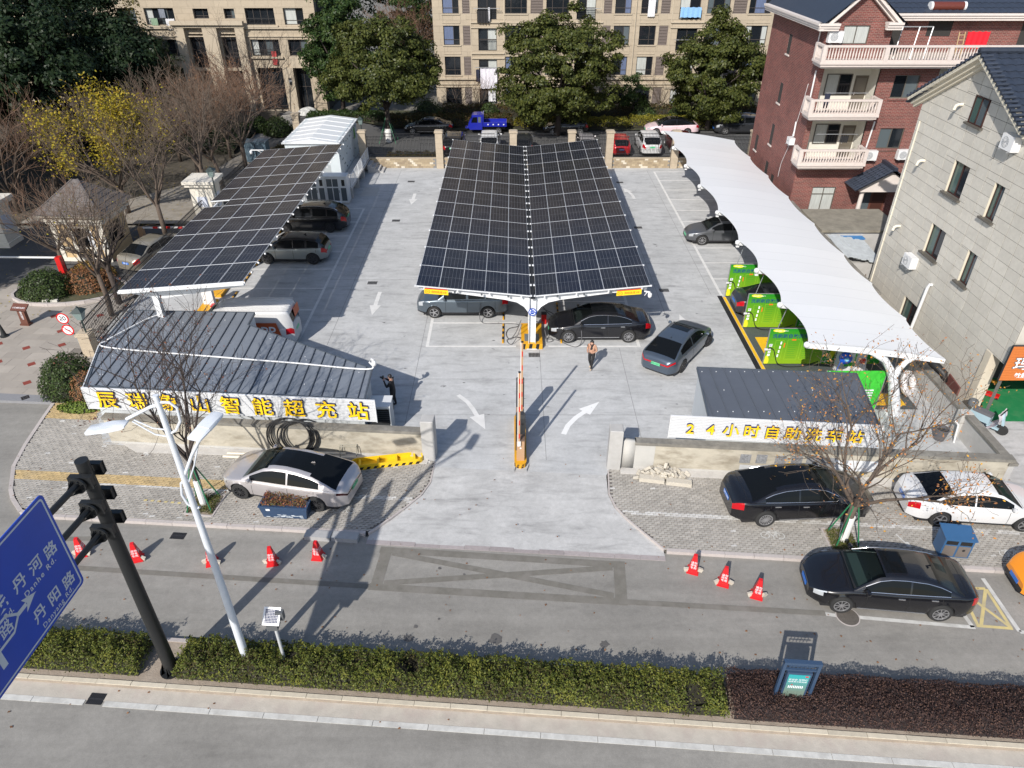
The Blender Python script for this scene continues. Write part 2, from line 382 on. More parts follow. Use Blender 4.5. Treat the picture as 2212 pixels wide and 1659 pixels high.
# drips on the concrete
def mark_mat(name,col,amt,sc):
 m,n,l,b=_nodes(name);b.inputs['Base Color'].default_value=(*col,1);b.inputs['Roughness'].default_value=0.8;b.inputs['Specular IOR Level'].default_value=0.2
 g=n.new('ShaderNodeNewGeometry');t=n.new('ShaderNodeTexNoise');t.inputs['Scale'].default_value=sc;t.inputs['Detail'].default_value=7;t.inputs['Roughness'].default_value=0.7;l.new(g.outputs['Position'],t.inputs[0])
 r=n.new('ShaderNodeMapRange');r.inputs[1].default_value=0.38;r.inputs[2].default_value=0.68;r.inputs[4].default_value=amt;l.new(t.outputs[0],r.inputs[0])
 tr=n.new('ShaderNodeBsdfTransparent');ms=n.new('ShaderNodeMixShader');l.new(r.outputs[0],ms.inputs[0]);l.new(tr.outputs[0],ms.inputs[1]);l.new(b.outputs[0],ms.inputs[2]);out=[x for x in n if x.type=='OUTPUT_MATERIAL'][0];l.new(ms.outputs[0],out.inputs[0]);return m
m_drip=mark_mat('drip',(0.09,0.09,0.09),0.8,5.0)
rnd=random.Random(17)
kd_=MB()
for i in range(120):
 x,y=rnd.uniform(-9.8,11.2),rnd.uniform(21.6,57);r=rnd.uniform(0.015,0.06)*(1.6 if rnd.random()<0.1 else 1)
 if-4.5<x<6.4 and y>30.4 and rnd.random()<0.6:continue
 pl=[(x+r*1.6*rnd.uniform(0.6,1.2)*math.cos(2*math.pi*j/9),y+r*rnd.uniform(0.6,1.2)*math.sin(2*math.pi*j/9),0.0078)for j in range(9)];kd_.add(pl,[tuple(range(9))])
stuff(kd_.build('drip_stains',m_drip))
# floor grates
def grate(x,y,w,h,n,rz=0.0,z=0.003):
 t=thing('drain_grate','','drain',(x,y,z),rz)
 MB().box(-w/2,w/2,-h/2,h/2,-0.002,0.0015).build('recess',m_black if z<0 else m_joint,t)
 k=MB()
 for i in range(n):
  xx=-w/2+w*(i+0.5)/n;k.box(xx-w/n*0.25,xx+w/n*0.25,-h/2,h/2,0.002,0.008)
 k.box(-w/2,w/2,-0.02,0.02,0.002,0.0095)
 k.build('bars',m_grate,t)if z<0 else k.build('slots',m_black,t)
 return t
gl=[(-8.1,37.56,'square iron drain in the left lane beside the straight arrow'),(-8.08,47.5,'small iron drain halfway up the left lane'),(-8.03,56.06,'small iron drain near the rear wall in the left lane'),(8.59,46.2,'iron drain in the right lane level with the grey parked sedan'),(8.65,36.6,'iron drain in the right lane level with the green wash panels'),(8.56,55.84,'iron drain near the rear wall in the right lane'),(1.08,29.53,'iron drain in front of the canopy column foot')]
for x,y,lb in gl:
 t=grate(x,y,0.55,0.4,8);t['label']=lb;t['group']='drain grates in the car park'
# ---- street: markings, gutter, kerbs, median strip
def rbox(k,a0,a1,b0,b1,z0,z1,mi=0):
 return k.prism([RW(a0,b0),RW(a1,b0),RW(a1,b1),RW(a0,b1)],z0,z1,mi)
k=MB();rbox(k,-60,60,10.56,10.98,-0.13,-0.112);struct(k.build('gutter',m_gutter))
k=MB();a=-12.02
while a<40:rbox(k,a,a+1.485,10.40,10.56,-0.125,-0.106);a+=1.5
a=-12.58
while a>-40:rbox(k,a-1.485,a,10.40,10.56,-0.125,-0.106);a-=1.5
struct(k.build('edge_line',m_paint2))
k=MB();rbox(k,-60,60,10.98,12.58,-0.13,0.0);struct(k.build('median_bed',m_soil))
def kerb_run(name,pts,w,h,seglen,mat,z0=-0.13):
 """row of separate kerb stones along a polyline given in the street frame"""
 root=link(name,None);struct(root)
 P=[Vector((*RW(*p),0))for p in pts]
 acc=[];
 for i in range(len(P)-1):
  L=(P[i+1]-P[i]).length;n=max(1,round(L/seglen))
  for j in range(n):acc.append((P[i].lerp(P[i+1],j/n),P[i].lerp(P[i+1],(j+1)/n)))
 for p,q in acc:
  d=(q-p).normalized();nn=Vector((-d.y,d.x,0));g=d*0.006
  pl=[p+g-nn*w/2,q-g-nn*w/2,q-g+nn*w/2,p+g+nn*w/2]
  MB().prism([(v.x,v.y)for v in pl],z0,h+random.uniform(-0.006,0.006)).build('kerb_stone',mat,root)
 return root
random.seed(3)
kerb_run('median_kerb_near',[(-19.5,11.05),(17.5,11.05)],0.13,0.03,1.0,m_kerb2)
kerb_run('median_kerb_far',[(-19.5,12.52),(17.5,12.52)],0.12,0.03,1.0,m_kerb)
t=grate(*RW(-12.3,10.6),0.44,0.33,9,RANG,-0.103);t['label']='slotted iron gully grate beside the near white edge line'
t=grate(*RW(-12.9,16.72),0.5,0.3,8,RANG,-0.112);t['label']='slotted iron gully grate at the far kerb behind the white lamp post'
# worn box junction and lane bands of darker road surface
m_dark_band=M('dark_seal_band',(0.155,0.145,0.125),0.9,var=0.16,scale=5,dirt=(0.21,0.195,0.175),dscale=1.6,damt=0.75)
def band(k,p,q,w,z):
 P=Vector((*RW(*p),0));Q_=Vector((*RW(*q),0));d=(Q_-P).normalized();nn=Vector((-d.y,d.x,0))*w/2
 k.add([(*(P-nn).xy,z),(*(Q_-nn).xy,z),(*(Q_+nn).xy,z),(*(P+nn).xy,z)],[(0,1,2,3)])
zz=-0.116
for i,(p,q,w)in enumerate([((-5.75,16.62),(2.5,16.55),0.28),((-5.75,15.03),(2.5,15.03),0.28),((-5.52,15.1),(-5.52,16.6),0.38),((2.33,14.9),(2.33,16.7),0.38),((-5.3,16.5),(2.1,15.25),0.22),((-5.3,15.2),(2.1,16.4),0.22),((-19,15.08),(-5.7,15.03),0.2),((2.5,15.03),(8.6,15.05),0.2),((-19.5,16.0),(-15.6,16.4),0.2)]):
 k=MB();band(k,p,q,w,zz+0.0006*i);struct(k.build('road_band',m_dark_band))
m_oil=M('oil_stain',(0.10,0.095,0.09),0.7,var=0.2,scale=8)
random.seed(8)
for(a,b,r)in[(-4.1,13.2,0.16),(-3.95,13.62,0.08),(-1.5,13.35,0.22),(1.75,13.42,0.15),(-3.6,15.95,0.07),(-2.75,15.75,0.05),(-3.3,13.95,0.05),(-8.6,13.6,0.07)]:
 pl=[]
 for i in range(14):
  an=2*math.pi*i/14;rr=r*random.uniform(0.65,1.15);pl.append((*RW(a+rr*math.cos(an),b+rr*0.9*math.sin(an)),-0.1085))
 struct(MB().add(pl,[tuple(range(14))]).build('stain',m_oil))
k=MB()
for(p,q,w)in[((9.5,14.98),(12.98,14.86),0.13),((8.6,15.03),(8.95,14.99),0.13),((12.92,14.86),(12.62,16.9),0.13),((14.25,14.8),(14.12,16.85),0.13),((14.25,14.79),(19,14.6),0.13)]:band(k,p,q,w,-0.1135)
struct(k.build('kerbside_bay_line',m_paint2))
k=MB()
for i,(p,q)in enumerate([((13.15,16.4),(14.0,16.42)),((13.05,14.93),(14.1,14.9)),((13.2,16.4),(13.1,14.95)),((14.0,16.4),(13.2,14.95)),((13.25,16.2),(14.05,14.95)),((14.02,16.4),(14.06,14.9))]):band(k,p,q,0.1,-0.1145+i*0.0004)
struct(k.build('yellow_hatching',m_yel_worn))
# manhole
t=thing('manhole_cover','round iron manhole cover by the front wheel of the black street sedan','manhole',RW(9.25,14.98,-0.117))
MB().lathe([(0.36,0),(0.36,0.012)],n=28).build('frame',m_kerb,t)
mhc=MB().lathe([(0.33,0),(0.33,0.016)],n=28)
for i in range(-4,5):
 for j in range(-4,5):
  if math.hypot(i,j)<4.3:mhc.box(i*0.07-0.026,i*0.07+0.026,j*0.07-0.026,j*0.07+0.026,0.0155,0.02)
mhc.build('lid',M('old_iron',(0.13,0.115,0.10),0.7,metal=0.3,var=0.2,scale=12),t)
# ---- pavements of small interlocking pavers
def clip_poly(poly,a,b,c):
 """keep the side a*x+b*y<=c of a polygon"""
 out=[]
 for i in range(len(poly)):
  p=poly[i];q=poly[(i+1)%len(poly)];dp=a*p[0]+b*p[1]-c;dq=a*q[0]+b*q[1]-c
  if dp<=0:out.append(p)
  if dp*dq<0:
   t=dp/(dp-dq);out.append((p[0]+t*(q[0]-p[0]),p[1]+t*(q[1]-p[1])))
 return out
def inside(pt,poly):
 x,y=pt;c=False;j=len(poly)-1
 for i in range(len(poly)):
  if(poly[i][1]>y)!=(poly[j][1]>y)and x<(poly[j][0]-poly[i][0])*(y-poly[i][1])/(poly[j][1]-poly[i][1])+poly[i][0]:c=not c
  j=i
 return c
def paver_mesh(mat):
 k=MB();w,d=0.0965,0.0465
 base=[(-w,-d),(-w*0.15,-d),(0.15*w,-d+0.016),(w,-d+0.016),(w,d),(0.15*w,d),(-0.15*w,d-0.016),(-w,d-0.016)]
 n=8;k.add([(x,y,-0.03)for x,y in base]+[(x*0.985,y*0.96,0.0)for x,y in base],[tuple(range(n,2*n))]+[(i,(i+1)%n,n+(i+1)%n,n+i)for i in range(n)])
 return k
def pavement(name,poly,holes,colour_of,seed):
 root=sheet(name,[RW(*p)for p in poly],-0.024,m_mortar)
 rnd=random.Random(seed);cells=[]
 b0=min(p[1]for p in poly);b1=max(p[1]for p in poly);a0=min(p[0]for p in poly);a1=max(p[0]for p in poly)
 r=0;b=b0+0.05
 while b<b1:
  a=a0+(0.1 if r%2 else 0.0)
  while a<a1:
   if inside((a,b),poly)and not any(inside((a,b),h)for h in holes):cells.append((a,b))
   a+=0.2
  b+=0.1;r+=1
 cells.sort(key=lambda c:(c[1]-0.0,abs(c[0])))
 cells=sorted(cells,key=lambda c:c[0]**2+c[1]**2)
 protos={}
 for mname in('grey_paver','yellow_paver','white_paver'):protos[mname]=paver_mesh(None).mesh('paver',MATS[mname])
 rest={k:MB()for k in protos};pm=paver_mesh(None)
 for i,(a,b)in enumerate(cells):
  c=colour_of(a,b,rnd);x,y=RW(a,b);z=rnd.uniform(-0.006,0.004)
  if i<300:
   o=link('paver',protos[c],root,(x,y,z),RANG+rnd.uniform(-0.02,0.02));
  else:
   ca,sa=math.cos(RANG),math.sin(RANG)
   tx,ty=rnd.uniform(-0.03,0.03),rnd.uniform(-0.04,0.04)
   rest[c].add([(x+u*ca-v*sa,y+u*sa+v*ca,z+w+u*tx+v*ty)for(u,v,w)in pm.v],pm.f)
 for c,kb in rest.items():
  if kb.v:stuff(kb.build('paver_field',MATS[c],root))
 return root
def col_left(a,b,rnd):
 if(19.06<b<19.56 and a<-11.5)or(b>22.8 and a<-19.6):return 'yellow_paver'
 if 18.98<b<19.14 and(-17.1<a<-5.2)and rnd.random()<0.72:return 'white_paver'
 if rnd.random()<0.012:return 'white_paver'
 return 'grey_paver'
def col_right(a,b,rnd):
 if 18.9<b<19.05 and rnd.random()<0.85:return 'white_paver'
 return 'white_paver' if rnd.random()<0.006 else 'grey_paver'
pit_l=[(-13.1,17.68),(-12.05,17.62),(-12.02,18.72),(-13.15,18.7)];pit_r=[(9.5,17.6),(10.45,17.6),(10.45,18.65),(9.45,18.65)]
left_poly=[(-18.24,17.34),(-6.34,17.34),(-5.78,17.98),(-5.28,18.65),(-4.86,19.32),(-4.65,20.0),(-4.67,21.28),(-17.9,21.5),(-18.3,23.9),(-21.9,23.9),(-21.66,22.79),(-21.25,21.04),(-20.85,19.76),(-20.09,18.52),(-19.7,18.07),(-19.0,17.5)]
pavement('pavement_left',left_poly,[pit_l],col_left,1)
right_poly=[(3.92,17.3),(17.5,17.25),(17.5,21.35),(2.2,21.3),(2.16,19.9),(2.36,19.25),(2.76,18.62),(3.33,17.95)]
pavement('pavement_right',right_poly,[pit_r],col_right,2)
kerb_run('pavement_kerb',[(-21.98,23.9),(-21.74,22.75),(-21.33,21.0),(-20.93,19.72),(-20.17,18.45),(-19.77,17.98),(-19.05,17.38),(-18.26,17.24),(-6.4,17.26)],0.14,0.012,1.0,m_kerb)
kerb_run('pavement_kerb',[(3.95,17.22),(17.5,17.17)],0.14,0.012,1.0,m_kerb)
kerb_run('apron_edging',[(-6.3,17.25),(-5.74,17.96),(-5.24,18.64),(-4.82,19.3),(-4.6,20.0),(-4.62,21.2)],0.06,0.006,0.8,m_kerb)
kerb_run('apron_edging',[(3.88,17.25),(3.28,17.94),(2.72,18.6),(2.32,19.22),(2.12,19.88),(2.14,21.2)],0.06,0.006,0.8,m_kerb)
kerb_run('apron_threshold',[(-6.3,16.93),(3.9,16.93)],0.2,-0.108,0.85,M('threshold_granite',(0.30,0.265,0.26),0.9,var=0.12,scale=8,isl=0.12))
# worn-through concrete base along the left wall
struct(MB().prism([RW(*p)for p in[(-16.6,20.9),(-12.4,21.0),(-12.4,21.35),(-17.6,21.45)]],-0.02,0.012).build('wall_footing_slab',M('pale_concrete',(0.48,0.46,0.43),0.9,var=0.15,scale=3)))
struct(MB().prism([RW(*p)for p in[(-12.4,21.15),(-4.9,21.05),(-4.9,21.4),(-12.4,21.4)]],-0.02,0.02).build('wall_footing_slab',MATS['pale_concrete']))
struct(MB().prism([RW(*p)for p in[(2.6,21.05),(17.4,21.05),(17.4,21.4),(2.6,21.4)]],-0.02,0.016).build('wall_footing_slab',MATS['pale_concrete']))
# bicycle symbols and small painted marks on the pavements
def bike(a,b,s,flip=1):
 k=MB()
 def ring(ca,cb,r,w):
  n=20
  for i in range(n):
   if(i+int(ca*7))%9==4:continue
   p=[(ca+rr*math.cos(2*math.pi*(i+d)/n),cb+rr*math.sin(2*math.pi*(i+d)/n))for rr,d in((r-w,0),(r,0),(r,1),(r-w,1))]
   k.add([(*RW(*q),0.0065)for q in p],[(3,2,1,0)])
 def ln(p,q,w=0.03,z=0.0068):band(k,p,q,w,z)
 ring(a-0.32*s,b,0.2*s,0.035);ring(a+0.32*s,b,0.2*s,0.035)
 P=lambda u,v:(a+u*s*flip,b+v*s)
 ln(P(-0.32,0),P(-0.14,0.2));ln(P(-0.14,0.2),P(0.16,0.17),z=0.0071);ln(P(-0.14,0.2),P(0.02,-0.08),z=0.0074);ln(P(0.02,-0.08),P(0.17,0.2),z=0.0077);ln(P(0.17,0.24),P(0.32,0),z=0.008);ln(P(0.1,0.26),P(0.24,0.26),z=0.0083);ln(P(-0.22,0.22),P(-0.08,0.22),z=0.0086);ln(P(0.02,-0.1),P(0.02,-0.2),z=0.0089)
 return struct(k.build('bicycle_marking',m_paint2))
bike(-7.45,18.28,0.75);bike(7.68,18.17,0.8);bike(15.5,17.9,0.8)
k=MB();band(k,(11.95,18.55),(12.12,18.15),0.06,0.0066);band(k,(12.16,18.2),(12.2,17.98),0.14,0.007);struct(k.build('small_arrow_marking',m_paint2))
k=MB()
for i in range(6):band(k,(-14.9+i*0.26,18.25-i*0.01),(-14.78+i*0.26,18.25-i*0.01),0.09,0.0066)
struct(k.build('yellow_dash_marking',m_yel_worn))
# ---- entrance plaza of stone tiles with red insets
plaza=sheet('plaza',[(-60,25.9),RW(-22.1,24.3),RW(-18.6,24.0),(-17.0,24.2),(-17.8,29.4),(-21.1,29.6),(-21.1,39.2),(-30,37.3),(-60,36.6)],-0.01,M('plaza_bed',(0.18,0.16,0.14),0.9))
rnd=random.Random(5);tile=MB().prism([(-0.295,-0.295),(0.295,-0.295),(0.295,0.295),(-0.295,0.295)],-0.03,0.0).mesh('tile',m_plaza)
tile2=MB().prism([(-0.595,-0.295),(0.595,-0.295),(0.595,0.295),(-0.595,0.295)],-0.03,0.0).mesh('tile',m_plaza)
redm=MB().prism([(-0.16,-0.16),(0.16,-0.16),(0.16,0.16),(-0.16,0.16)],-0.03,0.004).mesh('red_tile',m_red_tile)
pc,ps=math.cos(RANG),math.sin(RANG)
island_c=(-24.6,36.2)
def on_plaza(x,y):return inside((x,y),[(-36,26.0),RW(-22.1,24.45),RW(-18.6,24.2),(-17.4,24.5),(-17.9,29.2),(-21.2,29.4),(-21.2,38.6),(-30,36.8),(-36,36.6)])
cnt=0;far_tiles=MB()
for j in range(0,24):
 for i in range(0,18):
  a=-34.0+i*1.2+(0.6 if j%2 else 0);b=23.4+j*0.6
  x,y=RW(a,b)
  if on_plaza(x,y):
   if cnt<300:link('tile',tile2,plaza,(x,y,rnd.uniform(-0.002,0.002)),RANG);cnt+=1
   else:far_tiles.prism([(x-0.595*pc,y-0.295),(x+0.595*pc,y-0.295),(x+0.595*pc,y+0.295),(x-0.595*pc,y+0.295)],-0.03,0.0)
if far_tiles.v:stuff(far_tiles.build('tile_field',m_plaza,plaza))
for(x,y)in[(-23.2,31.9),(-22.4,30.5),(-24.0,30.2),(-25.6,30.6),(-22.9,28.7),(-24.6,28.9),(-22.2,27.1),(-24.0,27.4),(-25.9,27.7),(-21.3,29.0),(-26.8,32.2),(-22.0,33.6),(-24.4,33.5),(-27.3,29.2),(-21.6,25.9)]:
 link('red_tile',redm,plaza,(x,y,0.0),RANG+math.pi/4)
struct(MB().prism([RW(-40,23.75),RW(-22.1,23.95),RW(-22.1,24.45),RW(-40,24.45)],-0.14,0.004).build('granite_threshold',M('grey_granite',(0.22,0.22,0.23),0.8,var=0.1,scale=10)))
# frontage right of the boundary wall
sheet('shop_forecourt',[RW(17.4,17.2),RW(60,17.2),(60,24.3),(19.9,24.3),(18.6,26),(18.55,20.2)],-0.004,m_apron)
sheet('green_floor',[(19.95,24.15),(30,24.0),(30,33),(19.95,33)],0.003,M('green_epoxy',(0.02,0.20,0.07),0.5,var=0.15,scale=2,dirt=(0.10,0.2,0.1),dscale=2,damt=0.5))
sheet('side_yard',[(18.6,26),(19.9,24.3),(19.9,36),(27,36),(27,46),(18.6,46)],-0.002,M('yard_concrete',(0.33,0.31,0.27),0.95,var=0.25,scale=2,dirt=(0.14,0.12,0.1),dscale=1.5))
# ------------------------------------------------------------------ solar canopies
def panel_mat():
 m,n,l,b=_nodes('solar_cells')
 tc=n.new('ShaderNodeTexCoord');sp=n.new('ShaderNodeSeparateXYZ');l.new(tc.outputs['Object'],sp.inputs[0])
 def line(src,pitch,w):
  a=n.new('ShaderNodeMath');a.operation='MULTIPLY';a.inputs[1].default_value=1/pitch;l.new(src,a.inputs[0])
  f=n.new('ShaderNodeMath');f.operation='FRACT';l.new(a.outputs[0],f.inputs[0])
  c=n.new('ShaderNodeMath');c.operation='LESS_THAN';c.inputs[1].default_value=w/pitch;l.new(f.outputs[0],c.inputs[0]);return c.outputs[0]
 def off(src,d):
  a=n.new('ShaderNodeMath');a.operation='ADD';a.inputs[1].default_value=d;l.new(src,a.inputs[0]);return a.outputs[0]
 x,y=sp.outputs[0],sp.outputs[1]
 l1=line(off(x,0.006),0.174,0.012);l2=line(off(y,0.007),2.6,0.02)
 l3=line(off(y,0.0),0.0915,0.006)
 mx=n.new('ShaderNodeMath');mx.operation='MAXIMUM';l.new(l1,mx.inputs[0]);l.new(l2,mx.inputs[1])
 k3=n.new('ShaderNodeMath');k3.operation='MULTIPLY';k3.inputs[1].default_value=0.22;l.new(l3,k3.inputs[0])
 m2=n.new('ShaderNodeMath');m2.operation='MAXIMUM';l.new(mx.outputs[0],m2.inputs[0]);l.new(k3.outputs[0],m2.inputs[1])
 oi=n.new('ShaderNodeObjectInfo');cr=n.new('ShaderNodeValToRGB');e=cr.color_ramp.elements
 e[0].color=(0.008,0.010,0.020,1);e[1].color=(0.014,0.014,0.018,1);l.new(oi.outputs['Random'],cr.inputs[0])
 g=n.new('ShaderNodeNewGeometry');t=n.new('ShaderNodeTexNoise');t.inputs['Scale'].default_value=1.3;t.inputs['Detail'].default_value=7;l.new(g.outputs['Position'],t.inputs[0])
 r=n.new('ShaderNodeMapRange');r.inputs[1].default_value=0.35;r.inputs[2].default_value=0.75;r.inputs[3].default_value=0.0;r.inputs[4].default_value=0.05;l.new(t.outputs[0],r.inputs[0])
 dm=n.new('ShaderNodeMix');dm.data_type='RGBA';l.new(r.outputs[0],dm.inputs[0]);l.new(cr.outputs[0],dm.inputs[6]);dm.inputs[7].default_value=(0.34,0.32,0.30,1)
 mm=n.new('ShaderNodeMix');mm.data_type='RGBA';l.new(m2.outputs[0],mm.inputs[0]);l.new(dm.outputs[2],mm.inputs[6]);mm.inputs[7].default_value=(0.11,0.115,0.125,1)
 l.new(mm.outputs[2],b.inputs['Base Color']);b.inputs['Roughness'].default_value=0.2;b.inputs['Specular IOR Level'].default_value=0.16
 return m
m_cells=panel_mat()
m_alu=M('aluminium',(0.62,0.63,0.65),0.4,metal=0.35)
m_steelw=M('white_steel',(0.66,0.67,0.68),0.45,var=0.04,scale=3)
m_steelg=M('galvanised_steel',(0.42,0.43,0.44),0.45,metal=0.6,var=0.1,scale=10)
m_hazy=M('hazard_yellow',(0.62,0.31,0.012),0.5,var=0.08)
m_redp=M('red_plastic',(0.55,0.012,0.012),0.35)
m_rubber=M('black_rubber',(0.015,0.015,0.016),0.55)
m_white=M('white_plastic',(0.68,0.68,0.68),0.35)
def panel_mesh(w,h):
 k=MB();e=0.013;t=0.018
 k.box(-w/2,w/2,-h/2,h/2,-t,t-0.002,0)
 k.add([(-w/2+e,-h/2+e,t),(w/2-e,-h/2+e,t),(w/2-e,h/2-e,t),(-w/2+e,h/2-e,t)],[(0,1,2,3)],1)
 return k.mesh('solar_panel',[m_alu,m_cells])
def hazard_bar(name,x,y,L,parent,axis='y',r=0.04):
 """yellow and black wheel stop"""
 k=MB();n=max(3,int(L/0.28));n+=1-n%2
 for i in range(n):
  u0,u1=-L/2+L*i/n,-L/2+L*(i+1)/n
  if axis=='y':k.box(-r,r,u0,u1,0.002,2*r,i%2)
  else:k.box(u0,u1,-r,r,0.002,2*r,i%2)
 return k.build(name,[m_hazy,m_black],parent,loc=(x,y,0))
def canopy_wing(root,x0,z0,x1,z1,rows,ncol,rowlen,y0,mesh):
 """rows: list of (row index, first column, full or half)"""
 L=math.hypot(x1-x0,z1-z0);ang=-math.atan2(z1-z0,x1-x0);cw=L/ncol
 for(yc,c0,me)in rows:
  for c in range(c0,ncol):
   t=(c+0.5)/ncol;o=link('solar_panel',me,root,(x0+(x1-x0)*t,yc,z0+(z1-z0)*t+0.045));o.rotation_euler=(0,ang,0)
cc=thing('solar_canopy','butterfly shaped canopy of dark solar panels in the middle of the lot','canopy',(0,0,0))
PY0,ROWL=29.95,25.2/11
pm=panel_mesh(1.06,ROWL-0.03)
rows=[(PY0+(i+0.5)*ROWL,0,pm)for i in range(11)]
canopy_wing(cc,1.10,2.93,6.42,3.46,rows,5,ROWL,PY0,pm);canopy_wing(cc,-4.46,3.46,0.86,2.93,rows,5,ROWL,PY0,pm)
k=MB();kd=MB()
for i in range(12):
 y=PY0+i*ROWL
 for(xa,za,xb,zb)in((1.02,2.93,6.47,3.47),(-4.51,3.47,0.94,2.93)):k.bar((xa,y,za+0.03),(xb,y,zb+0.03),0.025,0.045)
 for x,z in((1.06,2.97),(0.90,2.97),(6.45,3.49),(-4.49,3.49)):k.cbox((x,y,z+0.02),(0.07,0.09,0.05))
 if i<11:
  for x,z in((1.06,2.97),(0.90,2.97)):k.cbox((x,y+ROWL/2,z+0.02),(0.09,0.10,0.06))
k.build('panel_clamps',m_steelw,cc)
k=MB()
for t in(0.08,0.36,0.64,0.93):
 for s in(1,-1):
  xa=0.98+s*(0.12+5.32*t);za=2.93+0.53*t
  MB().bar((xa,PY0+0.03,za-0.06),(xa,PY0+25.15,za-0.06),0.07,0.11).build('purlin',m_steelw,cc)
MB().bar((0.98,PY0,2.84),(0.98,PY0+25.2,2.84),0.22,0.05).build('valley_dark_strip',m_black,cc)  # darkness of the gap between the wings put into a black strip
col_y=[30.28,36.35,42.45,48.55,54.75]
for ci,y in enumerate(col_y):
 k=MB()
 k.box(0.98-0.17,0.98-0.15,y-0.17,y+0.17,0,2.75);k.box(0.98+0.15,0.98+0.17,y-0.17,y+0.17,0,2.75);k.box(0.98-0.15,0.98+0.15,y-0.02,y+0.02,0,2.75)
 k.box(0.73,1.23,y-0.22,y+0.22,0.0,0.03)
 k.build('column',m_steelw,cc)
 for s in(1,-1):
  X=lambda d:0.98+s*d
  top=[(0.17,2.86),(5.35,3.38)];low=[(5.35,3.22),(3.2,2.94),(1.3,2.66),(0.75,2.52),(0.4,2.28),(0.17,1.95)]
  pts=[(X(d),z)for d,z in[(0.17,2.86),(0.4,2.883),(0.75,2.92),(1.3,2.975),(3.2,3.165),(5.35,3.38)]]
  bot=[(X(d),z)for d,z in low[::-1]]
  k=MB()
  for yy,fl in((y-0.05,s<0),(y+0.05,s>0)):
   for i in range(len(pts)-1):
    q=[(bot[i][0],yy,bot[i][1]),(bot[i+1][0],yy,bot[i+1][1]),(pts[i+1][0],yy,pts[i+1][1]),(pts[i][0],yy,pts[i][1])]
    k.add(q[::-1]if fl else q,[(0,1,2,3)])
  for i in range(len(pts)-1):
   k.bar((pts[i][0],y,pts[i][1]),(pts[i+1][0],y,pts[i+1][1]),0.16,0.02);k.bar((bot[i][0],y,bot[i][1]),(bot[i+1][0],y,bot[i+1][1]),0.16,0.02)
  k.build('rafter',m_steelw,cc)
for s in(1,-1):
 k=MB()
 for i in range(3):k.cbox((0.98+s*(1.15+i*1.25),PY0+0.02,2.93+0.1*i+0.02),(0.09,0.06,0.10))
 k.build('purlin_ends',M('dark_grey_steel',(0.10,0.11,0.12),0.5),cc)
m_banner=M('banner_yellow',(0.86,0.58,0.015),0.5);m_bred=M('banner_red',(0.62,0.02,0.015),0.5)
for(xa,xb,za,zb,lb)in((-4.08,-2.97,3.15,3.06,'yellow height limit banner on the left end of the butterfly canopy'),(4.87,6.02,3.02,3.12,'yellow height limit banner on the right end of the butterfly canopy')):
 t=thing('height_limit_banner',lb,'sign',(xa,PY0-0.09,za));t['group']='height limit banners'
 w=xb-xa;d=zb-za;k=MB();h=0.24
 k.add([(0,0,0),(w,0,d),(w,0,d+h),(0,0,h),(0,0.015,0),(w,0.015,d),(w,0.015,d+h),(0,0.015,h)],[(0,1,2,3),(5,4,7,6),(3,2,6,7),(0,4,5,1),(0,3,7,4),(1,5,6,2)])
 k.build('board',m_banner,t)
 MB().add([(0.03,-0.004,h+0.005),(w-0.03,-0.004,d+h+0.005),(w-0.03,-0.004,d+h+0.04),(0.03,-0.004,h+0.04),(0.03,0.02,h+0.005),(w-0.03,0.02,d+h+0.005),(w-0.03,0.02,d+h+0.04),(0.03,0.02,h+0.04)],[(0,1,2,3),(5,4,7,6),(3,2,6,7),(0,4,5,1)]).build('red_strip',m_bred,t)
 sl=(w,0,d)
 letter('lettering','限制高度3米',m_bred,t,plane_frame((w*0.62,-0.006,d*0.62+h*0.45),sl,(0,0,1)),size=0.13)
 letter('lettering','3m',m_bred,t,plane_frame((w*0.14,-0.006,d*0.14+h*0.47),sl,(0,0,1)),size=0.09)
 k=MB();n=20
 for i in range(n):
  a0,a1=2*math.pi*i/n,2*math.pi*(i+1)/n;c=(w*0.14,-0.005,d*0.14+h*0.47)
  k.add([(c[0]+r*math.cos(a)*1.25,c[1],c[2]+r*math.sin(a))for r,a in((0.08,a0),(0.08,a1),(0.095,a1),(0.095,a0))],[(0,3,2,1)])
 k.build('ring',m_bred,t)
# blue roundabout disc on the front column
t=thing('roundabout_sign','round blue sign with white circling arrows on the front canopy column','sign',(0.98,30.1,2.05))
m_bsign=M('sign_blue',(0.01,0.06,0.36),0.35);m_wsign=M('sign_white',(0.85,0.86,0.88),0.35)
MB().lathe([(0.2,-0.008),(0.2,0.008)],n=28,axis='y').build('disc',m_bsign,t)
k=MB()
for j in range(3):
 for i in range(5):
  a0=2*math.pi*(j/3)+i*0.27;a1=a0+0.27
  k.add([(r*math.cos(a),-0.0095,r*math.sin(a))for r,a in((0.115,a0),(0.115,a1),(0.15,a1),(0.15,a0))],[(0,3,2,1)])
 a=2*math.pi*(j/3)+5*0.27
 k.add([(0.095*math.cos(a),-0.0095,0.095*math.sin(a)),(0.17*math.cos(a),-0.0095,0.17*math.sin(a)),(0.133*math.cos(a+0.42),-0.0095,0.133*math.sin(a+0.42))],[(2,1,0)])
k.build('arrows',m_wsign,t)
letter('lettering','小心行驶',m_wsign,t,plane_frame((0,-0.0098,0),(1,0,0),(0,0,1)),size=0.052,bold=0.001)
